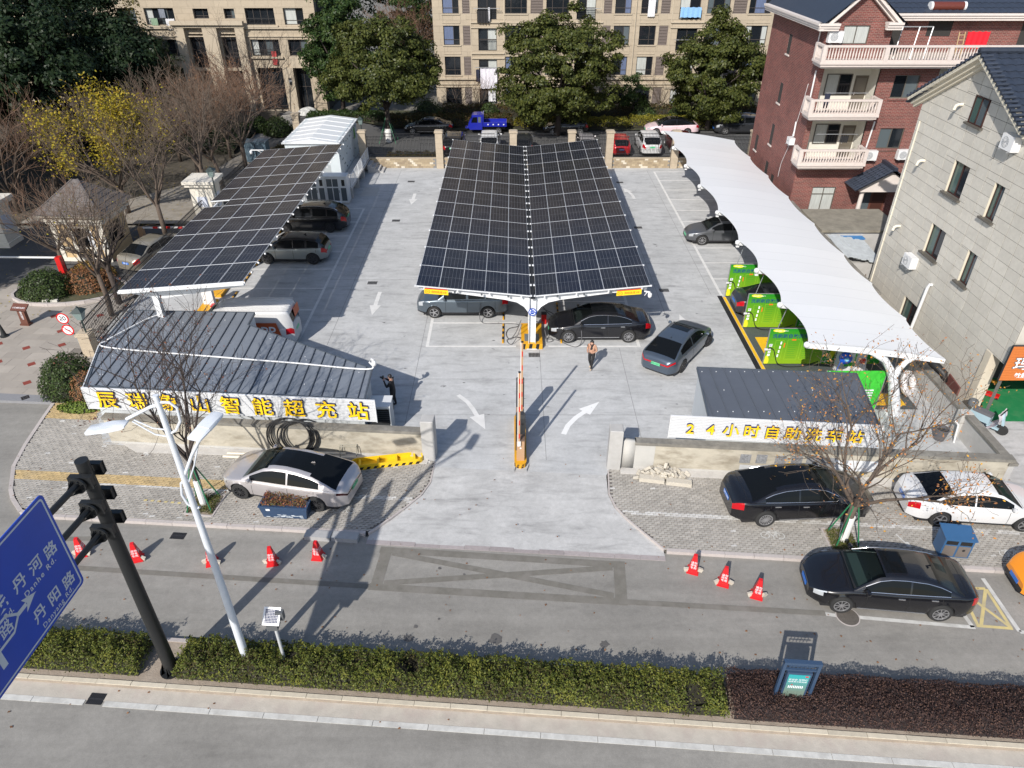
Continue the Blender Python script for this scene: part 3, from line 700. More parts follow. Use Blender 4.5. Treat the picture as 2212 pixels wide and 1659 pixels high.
# plinths with chargers
def charger(x,y,label,side,pad=True):
 """post charger: black screen, two cable guns; plinth under it"""
 t=thing('charging_post',label,'charger',(x,y,0));t['group']='charging posts'
 MB().box(-0.17,0.17,-0.12,0.12,0.2,1.45).box(-0.19,0.19,-0.14,0.14,1.45,1.5).build('cabinet',m_white,t)
 s=side
 MB().box(s*0.201,s*0.206,-0.1,0.1,1.05,1.4).build('screen',m_black,t)
 MB().cyl((s*0.2,0.1,0.95),(s*0.3,0.1,0.98),0.035).build('gun_holder',m_rubber,t)
 return t
lab=['nearest','second','third','fourth','rearmost']
for ci,y in enumerate(col_y):
 pl=thing('column_plinth','yellow plinth with black stripes round the %s column of the middle canopy'%lab[ci],'plinth',(0.98,y,0));pl['group']='canopy plinths'
 y1=1.9 if ci<4 else 1.2
 MB().box(-0.52,0.52,-0.2,y1,0,0.3).build('block',m_hazy,pl)
 k=MB()
 for i in range(3):
  xx=-0.5+i*0.34
  k.add([(xx,-0.203,0.0),(xx+0.16,-0.203,0.0),(xx+0.2,-0.203,0.298),(xx+0.04,-0.203,0.298)],[(0,1,2,3)])
 k.build('black_stripes',m_black,pl)
 MB().box(-0.36,0.36,0.08,0.8,0.3,0.306).build('cover_plate',M('cover_grey',(0.13,0.15,0.16),0.5,var=0.2,scale=12),pl)
 charger(0.98,y+1.35,'slim white charging post behind the %s middle canopy column'%lab[ci],-1)
pl=thing('fire_extinguisher_box','red extinguisher box behind the nose of the black sedan by the plinth','extinguisher',(1.66,32.75,0))
MB().box(-0.13,0.13,-0.12,0.12,0.0,0.55).build('box',m_redp,pl);MB().box(-0.14,0.14,-0.13,0.13,0.55,0.6).build('lid',M('dark_lid',(0.03,0.03,0.03),0.4),pl)
for i in range(5):
 for s,x in((-1,-0.46),(1,2.46)):
  o=hazard_bar('wheel_stop',x,31.6+i*2.42,1.9,None);tag(o,'%s black and yellow wheel stop on the %s side of the middle canopy'%(lab[i],'left' if s<0 else 'right'),'wheel stop','wheel stops under the middle canopy')
def cable(name,pts,r,label,parent=None,mat=None):
 """smooth hose through points"""
 P=[Vector(p)for p in pts];out=[]
 for i in range(len(P)-1):
  p0,p1,p2,p3=P[max(i-1,0)],P[i],P[i+1],P[min(i+2,len(P)-1)]
  for j in range(6):
   t=j/6;out.append(0.5*((2*p1)+(p2-p0)*t+(2*p0-5*p1+4*p2-p3)*t*t+(3*p1-p0-3*p2+p3)*t**3))
 out.append(P[-1])
 o=MB().tube(out,r,6).build(name,mat or m_rubber,parent,smooth=True)
 if label:tag(o,label,'cable')
 return o
m_cab=M('grey_cable',(0.10,0.10,0.105),0.45)
cable('charging_cable',[(0.45,31.3,0.95),(0.2,31.25,0.3),(-0.1,31.0,0.03),(-0.3,31.5,0.03),(-0.15,32.1,0.03),(0.3,32.3,0.05),(0.2,32.6,0.03),(-0.8,32.65,0.03),(-1.5,32.7,0.03),(-1.7,32.9,0.3),(-1.62,33.15,0.9)],0.022,'grey charging cable looping from the plinth to the blue grey SUV',mat=m_cab)
cable('charging_cable',[(1.5,31.2,0.95),(1.7,31.0,0.3),(1.75,30.75,0.03),(2.05,30.85,0.03),(1.95,31.15,0.03),(1.7,31.05,0.03),(2.3,30.9,0.03),(2.9,30.35,0.03),(3.25,30.3,0.03),(3.45,30.5,0.2),(3.42,30.72,0.82)],0.022,'grey charging cable trailing past the wheel of the black sedan',mat=m_cab)
cable('charging_cable',[(0.5,31.0,0.9),(0.2,30.7,0.25),(-0.05,30.5,0.03),(-0.25,30.9,0.03),(0.1,31.2,0.03),(0.45,30.9,0.2)],0.02,'spare charging cable coiled on the slab left of the front plinth',mat=m_cab)
cable('charging_cable',[(1.5,33.2,0.9),(1.9,33.3,0.3),(2.4,33.1,0.05),(2.2,33.7,0.05),(1.6,33.6,0.4)],0.02,'charging cable hanging behind the black sedan under the right wing',mat=m_cab)
# left lean-to canopy
lc=thing('solar_canopy','narrow single slope solar canopy along the left edge of the lot','canopy',(0,0,0))
LY0=28.2;RL=21.9/10.5
pmf=panel_mesh(1.085,RL-0.04);pmh=panel_mesh(1.085,RL/2-0.04)
rows=[]
y=LY0
for i in range(5):rows.append((y+RL/2,0,pmf));y+=RL
rows.append((y+RL/4,1,pmh));y+=RL/2
canopy_wing(lc,-17.25,4.07,-11.72,4.5,rows,5,RL,LY0,pmf)
rows=[]
for i in range(5):rows.append((y+RL/2,-1 if False else 0,pmf));y+=RL
canopy_wing(lc,-17.25,4.07,-11.72,4.5,rows,5,RL,LY0,pmf)
k=MB();yy=LY0;marks=[LY0+i*RL for i in range(6)]+[LY0+5.5*RL+i*RL for i in range(6)]
for yv in marks:k.bar((-17.27,yv,4.10),(-11.68,yv,4.53),0.035,0.05)
k.bar((-17.3,LY0-0.05,4.03),(-11.68,LY0-0.05,4.46),0.06,0.10)
k.build('panel_rails',m_steelw,lc)
k=MB()
for i in range(22):k.lathe([(0.0,-0.03),(0.05,-0.03),(0.05,0.03),(0.0,0.03)],(-11.66,LY0+i*RL/2,4.50),8,'x')
k.build('edge_bolts',m_white,lc)
for x,z in((-16.9,4.03),(-15.4,4.15),(-13.9,4.26),(-12.1,4.40)):MB().bar((x,LY0+0.02,z-0.05),(x,LY0+21.8,z-0.05),0.07,0.11).build('purlin',m_steelw,lc)
for y in(28.75,34.0,39.25,44.5,49.4):
 k=MB();k.box(-16.12,-15.86,y-0.13,y+0.13,0,3.8);k.build('column',m_steelw,lc)
 k=MB()
 pts=[(-17.1,3.9,3.74),(-16.2,3.97,3.55),(-15.6,4.01,3.5),(-13.5,4.17,3.85),(-11.9,4.3,4.1)]
 for i in range(4):
  a,b=pts[i],pts[i+1]
  k.add([(a[0],y-0.06,a[2]),(b[0],y-0.06,b[2]),(b[0],y-0.06,b[1]),(a[0],y-0.06,a[1]),(a[0],y+0.06,a[2]),(b[0],y+0.06,b[2]),(b[0],y+0.06,b[1]),(a[0],y+0.06,a[1])],[(0,1,2,3),(5,4,7,6),(3,2,6,7),(0,4,5,1),(0,3,7,4),(1,5,6,2)])
 k.build('rafter',m_steelw,lc)
ORD=['nearest','second nearest','third nearest','fourth nearest','fifth nearest','sixth nearest','farthest']
for i in range(7):
 o=hazard_bar('wheel_stop',-15.55,30.4+i*2.58,1.5,None);tag(o,'%s black and yellow wheel stop under the left canopy'%ORD[i],'wheel stop','wheel stops under the left canopy')
m_bbox=M('hazard_block',(0.70,0.36,0.02),0.5)
for i,y in enumerate((34.0,36.6,39.25,41.8,44.5)):
 charger(-16.55,y+0.6,'%s charging post along the left fence'%ORD[i],1)
 k=MB();k.box(-16.85,-16.2,y-0.9,y+1.2,0,0.18);o=k.build('charger_plinth',m_bbox);tag(o,'long yellow plinth under the %s charging post of the left row'%ORD[i],'plinth','left row plinths')
o=MB().box(-0.16,0.16,-0.14,0.14,0,0.6).box(-0.17,0.17,-0.15,0.15,0.6,0.64).build('extinguisher_box',m_redp,None,loc=(-15.75,33.6,0));tag(o,'red extinguisher box beside the white van roof','extinguisher')
# dome camera on the left canopy and its mates
def camera_arm(x,y,z,dx,dy,label):
 t=thing('security_camera',label,'camera',(x,y,z));t['group']='security cameras'
 MB().bar((0,0,0),(dx,dy,0),0.05,0.06).build('arm',m_white,t);MB().bar((dx*0.1,dy*0.1,-0.22),(dx*0.5,dy*0.5,-0.02),0.03).build('brace',m_white,t)
 MB().lathe([(0.02,0.0),(0.09,-0.04),(0.10,-0.16),(0.07,-0.24),(0.02,-0.27)],(dx,dy,-0.02),12).build('dome',m_white,t,smooth=True)
 return t
camera_arm(-17.3,50.2,4.1,-0.9,0.0,'white dome camera on an arm off the far end of the left canopy')
camera_arm(6.15,29.85,3.28,0.25,-0.12,'white camera under the right front corner of the butterfly canopy')
camera_arm(-5.72,24.55,2.85,0.12,-0.1,'white camera on the right tip of the grey shed roof')
# ------------------------------------------------------------------ walls, sheds, signs
m_wall=M('old_render',(0.42,0.385,0.315),0.9,var=0.18,scale=1.6,dirt=(0.23,0.20,0.15),dscale=1.5,damt=0.85,bump=0.25,stretch=(1,1,2.2))
m_cope=M('mossy_coping',(0.17,0.16,0.14),0.95,var=0.25,scale=4,dirt=(0.34,0.32,0.28),dscale=1.8,bump=0.3)
m_conc=M('grey_concrete',(0.42,0.41,0.395),0.9,var=0.10,scale=2,dirt=(0.31,0.30,0.28),dscale=1.5,bump=0.2)
m_conc_l=M('pale_render',(0.44,0.43,0.405),0.9,var=0.10,scale=2,dirt=(0.42,0.40,0.37),dscale=1.0)
def road_wall(name,label,a0,a1,b,h,th,patch=None):
 t=thing(name,label,'wall',RW(a0,b,0),RANG)
 L=a1-a0
 MB().box(0,L,0,th,0,h-0.13).build('face',m_wall,t)
 MB().box(-0.03,L+0.03,-0.05,th+0.05,h-0.13,h).build('coping',m_cope,t)
 MB().box(0,L,-0.012,0.0,0,0.1).build('footing',m_conc_l,t)
 return t
wl=road_wall('boundary_wall','weathered street wall below the left yellow lettered sign',-17.9,-5.1,21.42,1.3,0.24)
wr=road_wall('boundary_wall','weathered street wall below the right car wash sign',3.1,16.85,21.42,1.28,0.24)
MB().box(0.0,0.75,-0.014,-0.002,0.1,1.15).build('grey_patch',m_conc_l,wr)
m_tag=M('grey_overpaint',(0.22,0.225,0.235),0.9,var=0.5,scale=14);m_tag2=M('pale_overpaint',(0.46,0.47,0.48),0.9,var=0.1,scale=5)
for i,u in enumerate((3.95,4.55,5.25,5.85,6.45,7.0)):
 MB().cbox((u+0.2,-0.008,0.72+0.02*(i%2)),(0.4 if i<4 else 0.5,0.012,0.42)).build('overpainted_character',m_tag,wr)
MB().cbox((5.6,-0.006,0.3),(3.2,0.008,0.24)).build('overpainted_strip',m_tag2,wr);MB().cbox((8.2,-0.006,0.62),(1.7,0.009,0.5)).build('overpainted_strip',M('white_overpaint',(0.62,0.63,0.64),0.9,var=0.08),wr)
def gatepost(a,b,w,d,h,label):
 t=thing('gate_post',label,'gate post',RW(a,b,0),RANG)
 k=MB();e=0.025
 k.box(-w/2,w/2,-d/2,d/2,0,h-e)
 k.add([(-w/2,-d/2,h-e),(w/2,-d/2,h-e),(w/2,d/2,h-e),(-w/2,d/2,h-e),(-w/2+e,-d/2+e,h),(w/2-e,-d/2+e,h),(w/2-e,d/2-e,h),(-w/2+e,d/2-e,h)],[(0,1,5,4),(1,2,6,5),(2,3,7,6),(3,0,4,7),(4,5,6,7)])
 k.build('post',m_conc,t)
 return t
gatepost(-4.86,21.55,0.5,0.5,1.85,'square concrete gate post left of the entrance');gatepost(2.33,21.5,0.5,0.5,1.85,'square concrete gate post right of the entrance')
wr['label']='weathered street wall below the right car wash sign'
k=MB();
o=MB().box(0,0.55,0,0.24,0,1.28).build('wall_return',m_conc_l,None,RW(2.56,21.42,0));o.location=RW(2.56,21.42,0);o.rotation_euler=(0,0,RANG);tag(o,'pale rendered wall stub joining the right gate post','wall')
# side wall on the right of the lot
sw=thing('boundary_wall','low concrete wall between the lot and the stone clad house','wall',(18.3,20.1,0))
MB().box(0,0.22,0,12.0,0,0.98).build('face',m_conc,sw);MB().box(-0.05,0.3,-0.05,12.0,0.98,1.1).build('coping',m_cope,sw)
MB().box(-0.16,0.30,3.0,3.35,0,1.13).build('pier',m_conc_l,sw)
sw2=thing('boundary_wall','concrete wall between the white tent and the brick house','wall',(18.25,32.2,0))
MB().box(0,0.22,0,13.6,0,1.9).build('face',m_conc,sw2);MB().box(-0.05,0.3,0,13.6,1.9,2.02).build('coping',m_cope,sw2)
m_sheet=M('white_corrugated_sheet',(0.60,0.61,0.625),0.45,var=0.03)
m_roof=M('grey_roof_sheet',(0.18,0.20,0.23),0.5,metal=0.1,var=0.12,scale=1.2,dirt=(0.22,0.235,0.26),dscale=0.8)
m_roof2=M('slate_roof_sheet',(0.10,0.112,0.135),0.5,metal=0.1,var=0.08,scale=1.2)
m_panelg=M('grey_wall_panel',(0.50,0.53,0.55),0.5,var=0.04)
m_seam=M('dark_seam',(0.045,0.052,0.065),0.5)
m_letter=M('letter_yellow',(0.90,0.56,0.01),0.4)
m_letter_side=M('letter_navy',(0.02,0.03,0.10),0.5)
def sign_board(name,label,p0,p1,z0,z1,chars,lx0,lx1,size,parent=None):
 """ribbed white board facing the street with raised lettering"""
 d=Vector((p1[0]-p0[0],p1[1]-p0[1],0));L=d.length;ang=math.atan2(d.y,d.x)
 t=thing(name,label,'sign',(p0[0],p0[1],0),ang)
 k=MB();n=14;H=z1-z0
 prof=[]
 for i in range(n):
  za=z0+H*i/n;zb=z0+H*(i+1)/n;prof+=[(0.035,za),(0.035,za+(zb-za)*0.3),(0.0,za+(zb-za)*0.34),(0.0,zb-0.001)]
 prof.append((0,z1))
 for i in range(len(prof)-1):
  a,b=prof[i],prof[i+1]
  k.add([(0,a[0],a[1]),(L,a[0],a[1]),(L,b[0],b[1]),(0,b[0],b[1])],[(0,1,2,3)])
 k.box(0,L,0.04,0.06,z0,z1)
 k.build('board',m_sheet,t)
 k=MB();k.box(-0.02,L+0.02,-0.012,0.06,z1,z1+0.025);k.box(-0.025,0.0,-0.012,0.06,z0,z1);k.box(L,L+0.025,-0.012,0.06,z0,z1);k.build('trim',m_white,t)
 n=len(chars)
 for i,ch in enumerate(chars):
  x=lx0+(lx1-lx0)*i/(n-1)
  fr=plane_frame((x,-0.05,(z0+z1)/2),(1,0,0),(0,0,1))
  side=letter('character_side',ch,m_letter_side,t,fr,size=size,extrude=0.045,bold=0.011*size/0.75)
  letter('character_face',ch,m_letter,side,plane_frame((x,-0.099,(z0+z1)/2),(1,0,0),(0,0,1)),size=size,bold=0.009*size/0.75)
 return t
sign_board('station_sign','long white ribbed sign with nine yellow characters above the left wall',(-17.04,23.29),(-5.31,22.39),1.25,2.27,'辰瑞象山智能超充站',0.95,11.1,0.86)
sign_board('car_wash_sign','white ribbed sign reading 24 hour self service car wash above the right wall',(5.94,21.36),(13.55,20.72),1.3,2.31,'24小时自助洗车站',0.75,6.75,0.62)
def shed(name,label,poly,z,mat_roof,rib_dir,pitch,zfun,walls_h):
 t=thing(name,label,'shed',(0,0,0))
 k=MB();k.prism([(x*1.0,y)for x,y in poly],lambda p:zfun(p)-0.06,lambda p:zfun(p));k.build('roof',mat_roof,t)
 xs=[p[0]for p in poly];x=min(xs)+0.2
 while x<max(xs)-0.1:
  ys=[]
  for i in range(len(poly)):
   p,q=poly[i],poly[(i+1)%len(poly)]
   if(p[0]-x)*(q[0]-x)<0:ys.append(p[1]+(q[1]-p[1])*(x-p[0])/(q[0]-p[0]))
  ys.sort()
  for i in range(0,len(ys)-1,2):
   y0,y1=ys[i]+0.02,ys[i+1]-0.02
   if y1-y0>0.1:MB().bar((x,y0,zfun((x,y0))+0.018),(x,y1,zfun((x,y1))+0.018),0.035,0.04).build('roof_seam',m_seam if mat_roof is m_roof else mat_roof,t)
  x+=pitch
 cx=sum(p[0]for p in poly)/len(poly);cy=sum(p[1]for p in poly)/len(poly)
 inner=[(p[0]+(cx-p[0])*0.022,p[1]+(cy-p[1])*0.045)for p in poly]
 k=MB();k.prism(inner,0,lambda p:zfun(p)-0.061);k.build('wall',m_panelg,t)
 k=MB()
 for i in range(len(poly)):
  p,q=poly[i],poly[(i+1)%len(poly)]
  k.bar((*p,zfun(p)-0.02),(*q,zfun(q)-0.02),0.05,0.10)
 k.build('roof_trim',M('dark_trim',(0.07,0.085,0.105),0.45),t)
 return t
lp=[(-16.9,23.42),(-5.72,22.56),(-5.75,24.6),(-11.85,28.0),(-11.85,29.05),(-17.65,29.25),(-17.7,26.4)]
ls=shed('control_shed','low shed with grey ribbed metal roof behind the left sign',lp,2.3,m_roof,'y',0.48,lambda p:2.24+0.05*(p[1]-22.5),2.2)
k=MB();rnd=random.Random(4)
for i in range(70):
 x=rnd.uniform(-17.2,-6.2);y=rnd.uniform(23.3,28.6)
 if inside((x,y),lp):k.lathe([(0.02,0),(0.02,0.02)],(x,y,2.24+0.05*(y-22.5)),6)
k.build('roof_bolts',m_white,ls)
cable('roof_conduit',[(-17.5,26.6,2.52),(-17.2,26.05,2.5),(-12,25.3,2.46),(-9,24.9,2.44),(-5.9,24.45,2.42),(-5.8,24.5,2.75)],0.035,'thin white conduit running across the left shed roof',mat=m_white)
cable('roof_conduit',[(-17.5,26.6,2.55),(-16.6,28.2,2.62),(-16.1,28.7,2.66)],0.03,'short white conduit climbing to the left canopy post',mat=m_white)
o=MB().bar((-17.02,23.32,1.75),(-17.75,26.4,2.0),0.04,1.0).build('side_sign_board',m_sheet);tag(o,'ribbed white side board closing the left end of the grey shed','sign board')
rp=[(7.33,21.35),(13.5,20.85),(14.0,24.25),(7.62,24.72)]
rs=shed('pump_shed','small shed with dark slate roof behind the car wash sign',rp,2.3,m_roof2,'y',0.58,lambda p:2.26+0.02*(p[1]-21),2.2)
k=MB()
for j,y in enumerate((21.7,23.1,24.4)):
 for i in range(10):
  if j!=1 or i%3==1:k.lathe([(0.02,0),(0.02,0.02)],(7.75+i*0.58,y,2.26+0.02*(y-21)),6)
k.build('roof_bolts',m_white,rs)
# air conditioning cabinet at the right end of the left sign
t=thing('outdoor_unit','grey outdoor unit with black louvres at the end of the left sign','air conditioner',(-5.32,23.5,0))
MB().box(-0.42,0.42,-0.38,0.38,0.06,1.42).build('case',m_panelg,t);MB().box(-0.44,0.44,-0.4,0.4,1.42,1.5).build('lid',M('pale_grey_panel',(0.60,0.61,0.62),0.45),t)
for i in range(11):MB().cbox((0.0,-0.392,0.3+i*0.095),(0.72,0.02,0.05),rx=0.5).build('louvre',M('dark_louvre',(0.05,0.055,0.06),0.5),t)
MB().box(-0.38,0.38,-0.385,-0.381,0.22,1.36).build('grille',m_black,t)
# black diamond vent on the slab behind the shed corner
# ------------------------------------------------------------------ barrier island
t=thing('entry_barrier','raised twin arm entry barrier on a yellow island in the driveway','barrier',(0.33,22.3,0))
k=MB();n=8
isl=[(-0.235*math.cos(math.pi*i/n),-1.0-0.22*math.sin(math.pi*i/n))for i in range(n+1)]+[(0.235*math.cos(math.pi*i/n),1.9+0.22*math.sin(math.pi*i/n))for i in range(n+1)]
k.prism(isl[::1],0,0.2);k.build('island',m_hazy,t)
k=MB()
for i in range(-1,4):
 for s in(-1,1):k.add([(s*0.238,-0.9+i*0.55,0.01),(s*0.238,-0.72+i*0.55,0.01),(s*0.238,-0.55+i*0.55,0.19),(s*0.238,-0.73+i*0.55,0.19)],[(0,1,2,3)])
for i in range(4):
 a0=math.pi*(i+0.15)/4;a1=a0+0.33
 k.add([(-0.238*math.cos(a),-1.0-0.224*math.sin(a),z)for a,z in((a0,0.01),(a1,0.01),(a1+0.16,0.19),(a0+0.16,0.19))],[(0,1,2,3)])
k.build('black_stripes',m_black,t)
m_tan=M('tan_cabinet',(0.42,0.26,0.15),0.4)
MB().box(-0.15,0.15,-0.98,-0.62,0.2,1.15).build('cabinet',m_tan,t);MB().box(-0.16,0.16,-0.99,-0.61,1.15,1.2).build('cabinet_lid',M('brown_lid',(0.16,0.10,0.07),0.4),t)
MB().lathe([(0.035,-0.002),(0.035,0.004)],(0.0,-0.985,0.82),12,'y').build('badge',m_white,t)
MB().box(-0.15,0.15,0.9,1.28,0.2,1.15).build('rear_cabinet',m_tan,t)
m_cam=M('charcoal_housing',(0.03,0.032,0.035),0.4)
MB().box(-0.19,0.19,-0.35,0.0,0.2,1.75).add([(-0.19,-0.35,1.75),(0.19,-0.35,1.75),(0.19,0,1.75),(-0.19,0,1.75),(-0.12,-0.3,1.9),(0.12,-0.3,1.9),(0.12,-0.05,1.9),(-0.12,-0.05,1.9)],[(0,1,5,4),(1,2,6,5),(2,3,7,6),(3,0,4,7),(4,5,6,7)]).build('plate_camera',m_cam,t)
MB().box(-0.16,0.16,1.4,1.7,0.2,2.3).add([(-0.16,1.4,2.3),(0.16,1.4,2.3),(0.16,1.7,2.3),(-0.16,1.7,2.3),(-0.06,1.5,2.42),(0.06,1.5,2.42),(0.06,1.6,2.42),(-0.06,1.6,2.42)],[(0,1,5,4),(1,2,6,5),(2,3,7,6),(3,0,4,7),(4,5,6,7)]).build('rear_plate_camera',m_cam,t)
MB().lathe([(0.05,-0.003),(0.05,0.004)],(0.07,-0.353,1.5),12,'y').lathe([(0.05,-0.003),(0.05,0.004)],(-0.07,-0.353,1.5),12,'y').build('lens',m_black,t)
for(x,y,z1,nm)in((-0.06,-1.02,4.3,'arm'),(0.06,0.86,4.45,'arm')):
 arm=MB().box(x-0.035,x+0.035,y-0.035,y+0.035,0.95,z1).build(nm,m_tan,t)
 MB().box(x-0.062,x-0.036,y-0.02,y+0.02,0.95,z1).build('white_edge',m_white,arm)
 k=MB()
 for i in range(5):k.box(x-0.015,x+0.022,y-0.0385,y-0.036,1.35+i*0.62,1.58+i*0.62)
 k.build('red_bands',m_redp,arm);MB().box(x-0.045,x+0.045,y-0.045,y+0.045,z1,z1+0.03).build('end_cap',m_black,arm)
MB().box(-0.12,0.0,-1.07,-1.0,0.98,1.2).build('arm_bracket',m_white,t)
# ------------------------------------------------------------------ container, cabinets and walkway at the rear left
m_cont=M('pale_steel',(0.55,0.60,0.62),0.4,var=0.05,scale=2);m_cont_roof=M('white_steel_roof',(0.62,0.64,0.65),0.4,var=0.03)
t=thing('battery_container','pale grey battery container with a white pitched roof behind the left canopy','container',(0,0,0))
x0,x1,y0,y1,zf=-17.1,-13.1,54.4,61.6,0.75
MB().box(x0,x1,y0,y1,zf,3.55).build('body',m_cont,t)
xm=(x0+x1)/2
k=MB();e=0.18
k.add([(x0-e,y0-e,3.5),(xm,y0-e,3.78),(x1+e,y0-e,3.5),(x0-e,y1+e,3.5),(xm,y1+e,3.78),(x1+e,y1+e,3.5),(x0-e,y0-e,3.42),(x1+e,y0-e,3.42),(x0-e,y1+e,3.42),(x1+e,y1+e,3.42)],[(0,1,4,3),(1,2,5,4),(0,6,7,2,1),(3,4,5,9,8),(0,3,8,6),(2,7,9,5),(6,8,9,7)]);k.build('roof',m_cont_roof,t)
for i in range(6):
 y=y0+0.3+i*1.3;k=MB();k.bar((x0-e,y,3.515),(xm,y,3.795),0.04,0.03);k.bar((xm,y,3.795),(x1+e,y,3.515),0.04,0.03);k.build('roof_rib',m_white,t)
rnd=random.Random(9)
for i in range(4):
 yy=y0+0.5+i*1.75;MB().box(x1,x1+0.012,yy,yy+1.5,zf+0.1,3.3).build('side_door',m_cont,t)
k=MB()
for i in range(26):k.cbox((x1+0.03,y0+0.35+0.27*i,rnd.choice((1.1,1.5,2.0,2.4,2.9,3.1))),(0.04,0.07,0.10))
k.build('latches',M('latch_grey',(0.12,0.16,0.16),0.5),t)
MB().box(x1+0.013,x1+0.018,y1-1.3,y1-0.7,2.2,3.0).build('green_label',M('label_green',(0.08,0.32,0.05),0.5),t)
for i in range(2):
 for j in range(9):MB().cbox((x0+0.9+i*1.6+0.4,y0-0.006,1.25+j*0.07),(0.7,0.02,0.03)).build('vent_slat',m_steelg,t)
for(cx_,lb)in((-12.75,'right grey charging cabinet with six dark mesh doors behind the black SUV'),(-14.35,'left grey charging cabinet half hidden by the left canopy')):
 t=thing('power_cabinet',lb,'cabinet',(cx_,51.3,0));t['group']='power cabinets'
 MB().box(-0.78,0.78,-0.45,0.45,0.12,2.0).build('case',M('cabinet_grey',(0.60,0.62,0.64),0.4,var=0.03),t);MB().box(-0.8,0.8,-0.47,0.47,2.0,2.05).build('top',MATS['cabinet_grey'],t);MB().box(-0.8,0.8,-0.5,0.5,0,0.12).build('base',m_conc,t)
 for(u,w)in((-0.5,0.38),(-0.06,0.38),(0.5,0.38)):
  MB().box(u-w/2,u+w/2,-0.462,-0.45,0.25,1.2).build('door_mesh',M('dark_mesh',(0.07,0.085,0.10),0.6,var=0.1,scale=60),t)
  if u<0.4:MB().box(u-w/2,u+w/2,-0.462,-0.45,1.3,1.85).build('door_mesh',MATS['dark_mesh'],t)
 MB().box(0.4,0.62,-0.463,-0.45,1.35,1.8).build('screen',m_black,t);MB().box(0.16,0.19,-0.475,-0.45,0.85,1.05).build('handle',m_black,t)
t=thing('raised_walkway','concrete walkway with steel railing and steps beside the battery container','platform',(0,0,0))
MB().box(-13.05,-11.85,51.9,60.3,0.72,0.84).build('deck',m_conc,t)
for y in(52.2,54.6,57.0,59.3):MB().box(-12.2,-11.9,y-0.15,y+0.15,0,0.72).build('pier',m_conc,t)
MB().box(-17.2,-13.05,54.2,61.7,0.0,0.74).build('plinth',m_conc,t)
k=MB()
for z in(0.95,1.75):k.bar((-11.9,52.0,z),(-11.9,59.4,z),0.035)
k.bar((-12.6,52.0,1.75),(-11.9,52.0,1.75),0.035);k.bar((-12.6,52.0,0.95),(-11.9,52.0,0.95),0.035);k.build('rails',m_steelw,t)
for i in range(6):MB().cyl((-11.9,52.0+i*1.48,0.84),(-11.9,52.0+i*1.48,1.77),0.025,8).build('rail_post',m_steelw,t)
k=MB()
for i in range(52):k.cyl((-11.9,52.12+i*0.142,0.95),(-11.9,52.12+i*0.142,1.75),0.008,4)
stuff(k.build('balusters',m_steelw,t))
for i in range(4):MB().box(-11.85+i*0.32,-11.53+i*0.32,58.3,59.6,0,0.66-i*0.18).build('step',m_conc,t)
o=MB().prism([(-11.5,52.6),(-10.3,52.6),(-10.3,54.6),(-11.5,54.6)],0.001,0.006).build('service_hatch',m_conc_l);tag(o,'flush rectangular service hatch in the slab by the walkway','hatch')
# ------------------------------------------------------------------ white tension membrane canopy
NY=[24.73,28.21,31.82,35.33,39.79,44.49,48.79,53.25,57.67]
TX0,TX1,TZ0,TZ1=11.92,17.62,3.5,2.76
def tz(t):return TZ0+(TZ1-TZ0)*t+0.10*math.sin(math.pi*t)
tent=thing('membrane_canopy','long white scalloped membrane canopy along the right side of the lot','canopy',(0,0,0))
def membrane_mat():
 m,n,l,b=_nodes('white_membrane')
 b.inputs['Base Color'].default_value=(0.76,0.77,0.78,1);b.inputs['Roughness'].default_value=0.42
 tr=n.new('ShaderNodeBsdfTranslucent');tr.inputs[0].default_value=(0.75,0.76,0.78,1)
 ms=n.new('ShaderNodeMixShader');ms.inputs[0].default_value=0.06
 l.new(b.outputs[0],ms.inputs[1]);l.new(tr.outputs[0],ms.inputs[2]);out=[x for x in n if x.type=='OUTPUT_MATERIAL'][0];l.new(ms.outputs[0],out.inputs[0])
 return m
m_memb=membrane_mat();MATS['white_membrane']=m_memb
for i in range(len(NY)-1):
 y0,y1=NY[i],NY[i+1];P=[];nu,nv=14,16
 for a in range(nu+1):
  u=a/nu;s=4*u*(1-u);row=[]
  xl=TX0+0.34*s;xr=TX1-0.22*s
  for b in range(nv+1):
   x=xl+(xr-xl)*b/nv;t=(x-TX0)/(TX1-TX0)
   row.append((x,y0+(y1-y0)*u,tz(t)+0.03-0.022*s*(0.35+0.65*math.sin(math.pi*min(1,max(0,t))))))
  P.append(row)
 Pb=[[(x,y,z-0.012)for(x,y,z)in r]for r in P]
 k=MB();k.grid(P,flip=True);k.grid(Pb);
 k.add([p for p in[r[0]for r in P]]+[r[0]for r in Pb],[(j,j+1,nu+2+j,nu+1+j)for j in range(nu)])
 k.build('membrane_bay',m_memb,tent,smooth=True)
 for a in((0,5,9)if i else(5,9)):
  k=MB()
  k.grid([[(x,y+d,z+0.004)for(x,y,z)in P[a]]for d in(-0.03,0.03)]);k.build('weld_seam',M('seam_white',(0.70,0.71,0.72),0.5),tent,smooth=True)
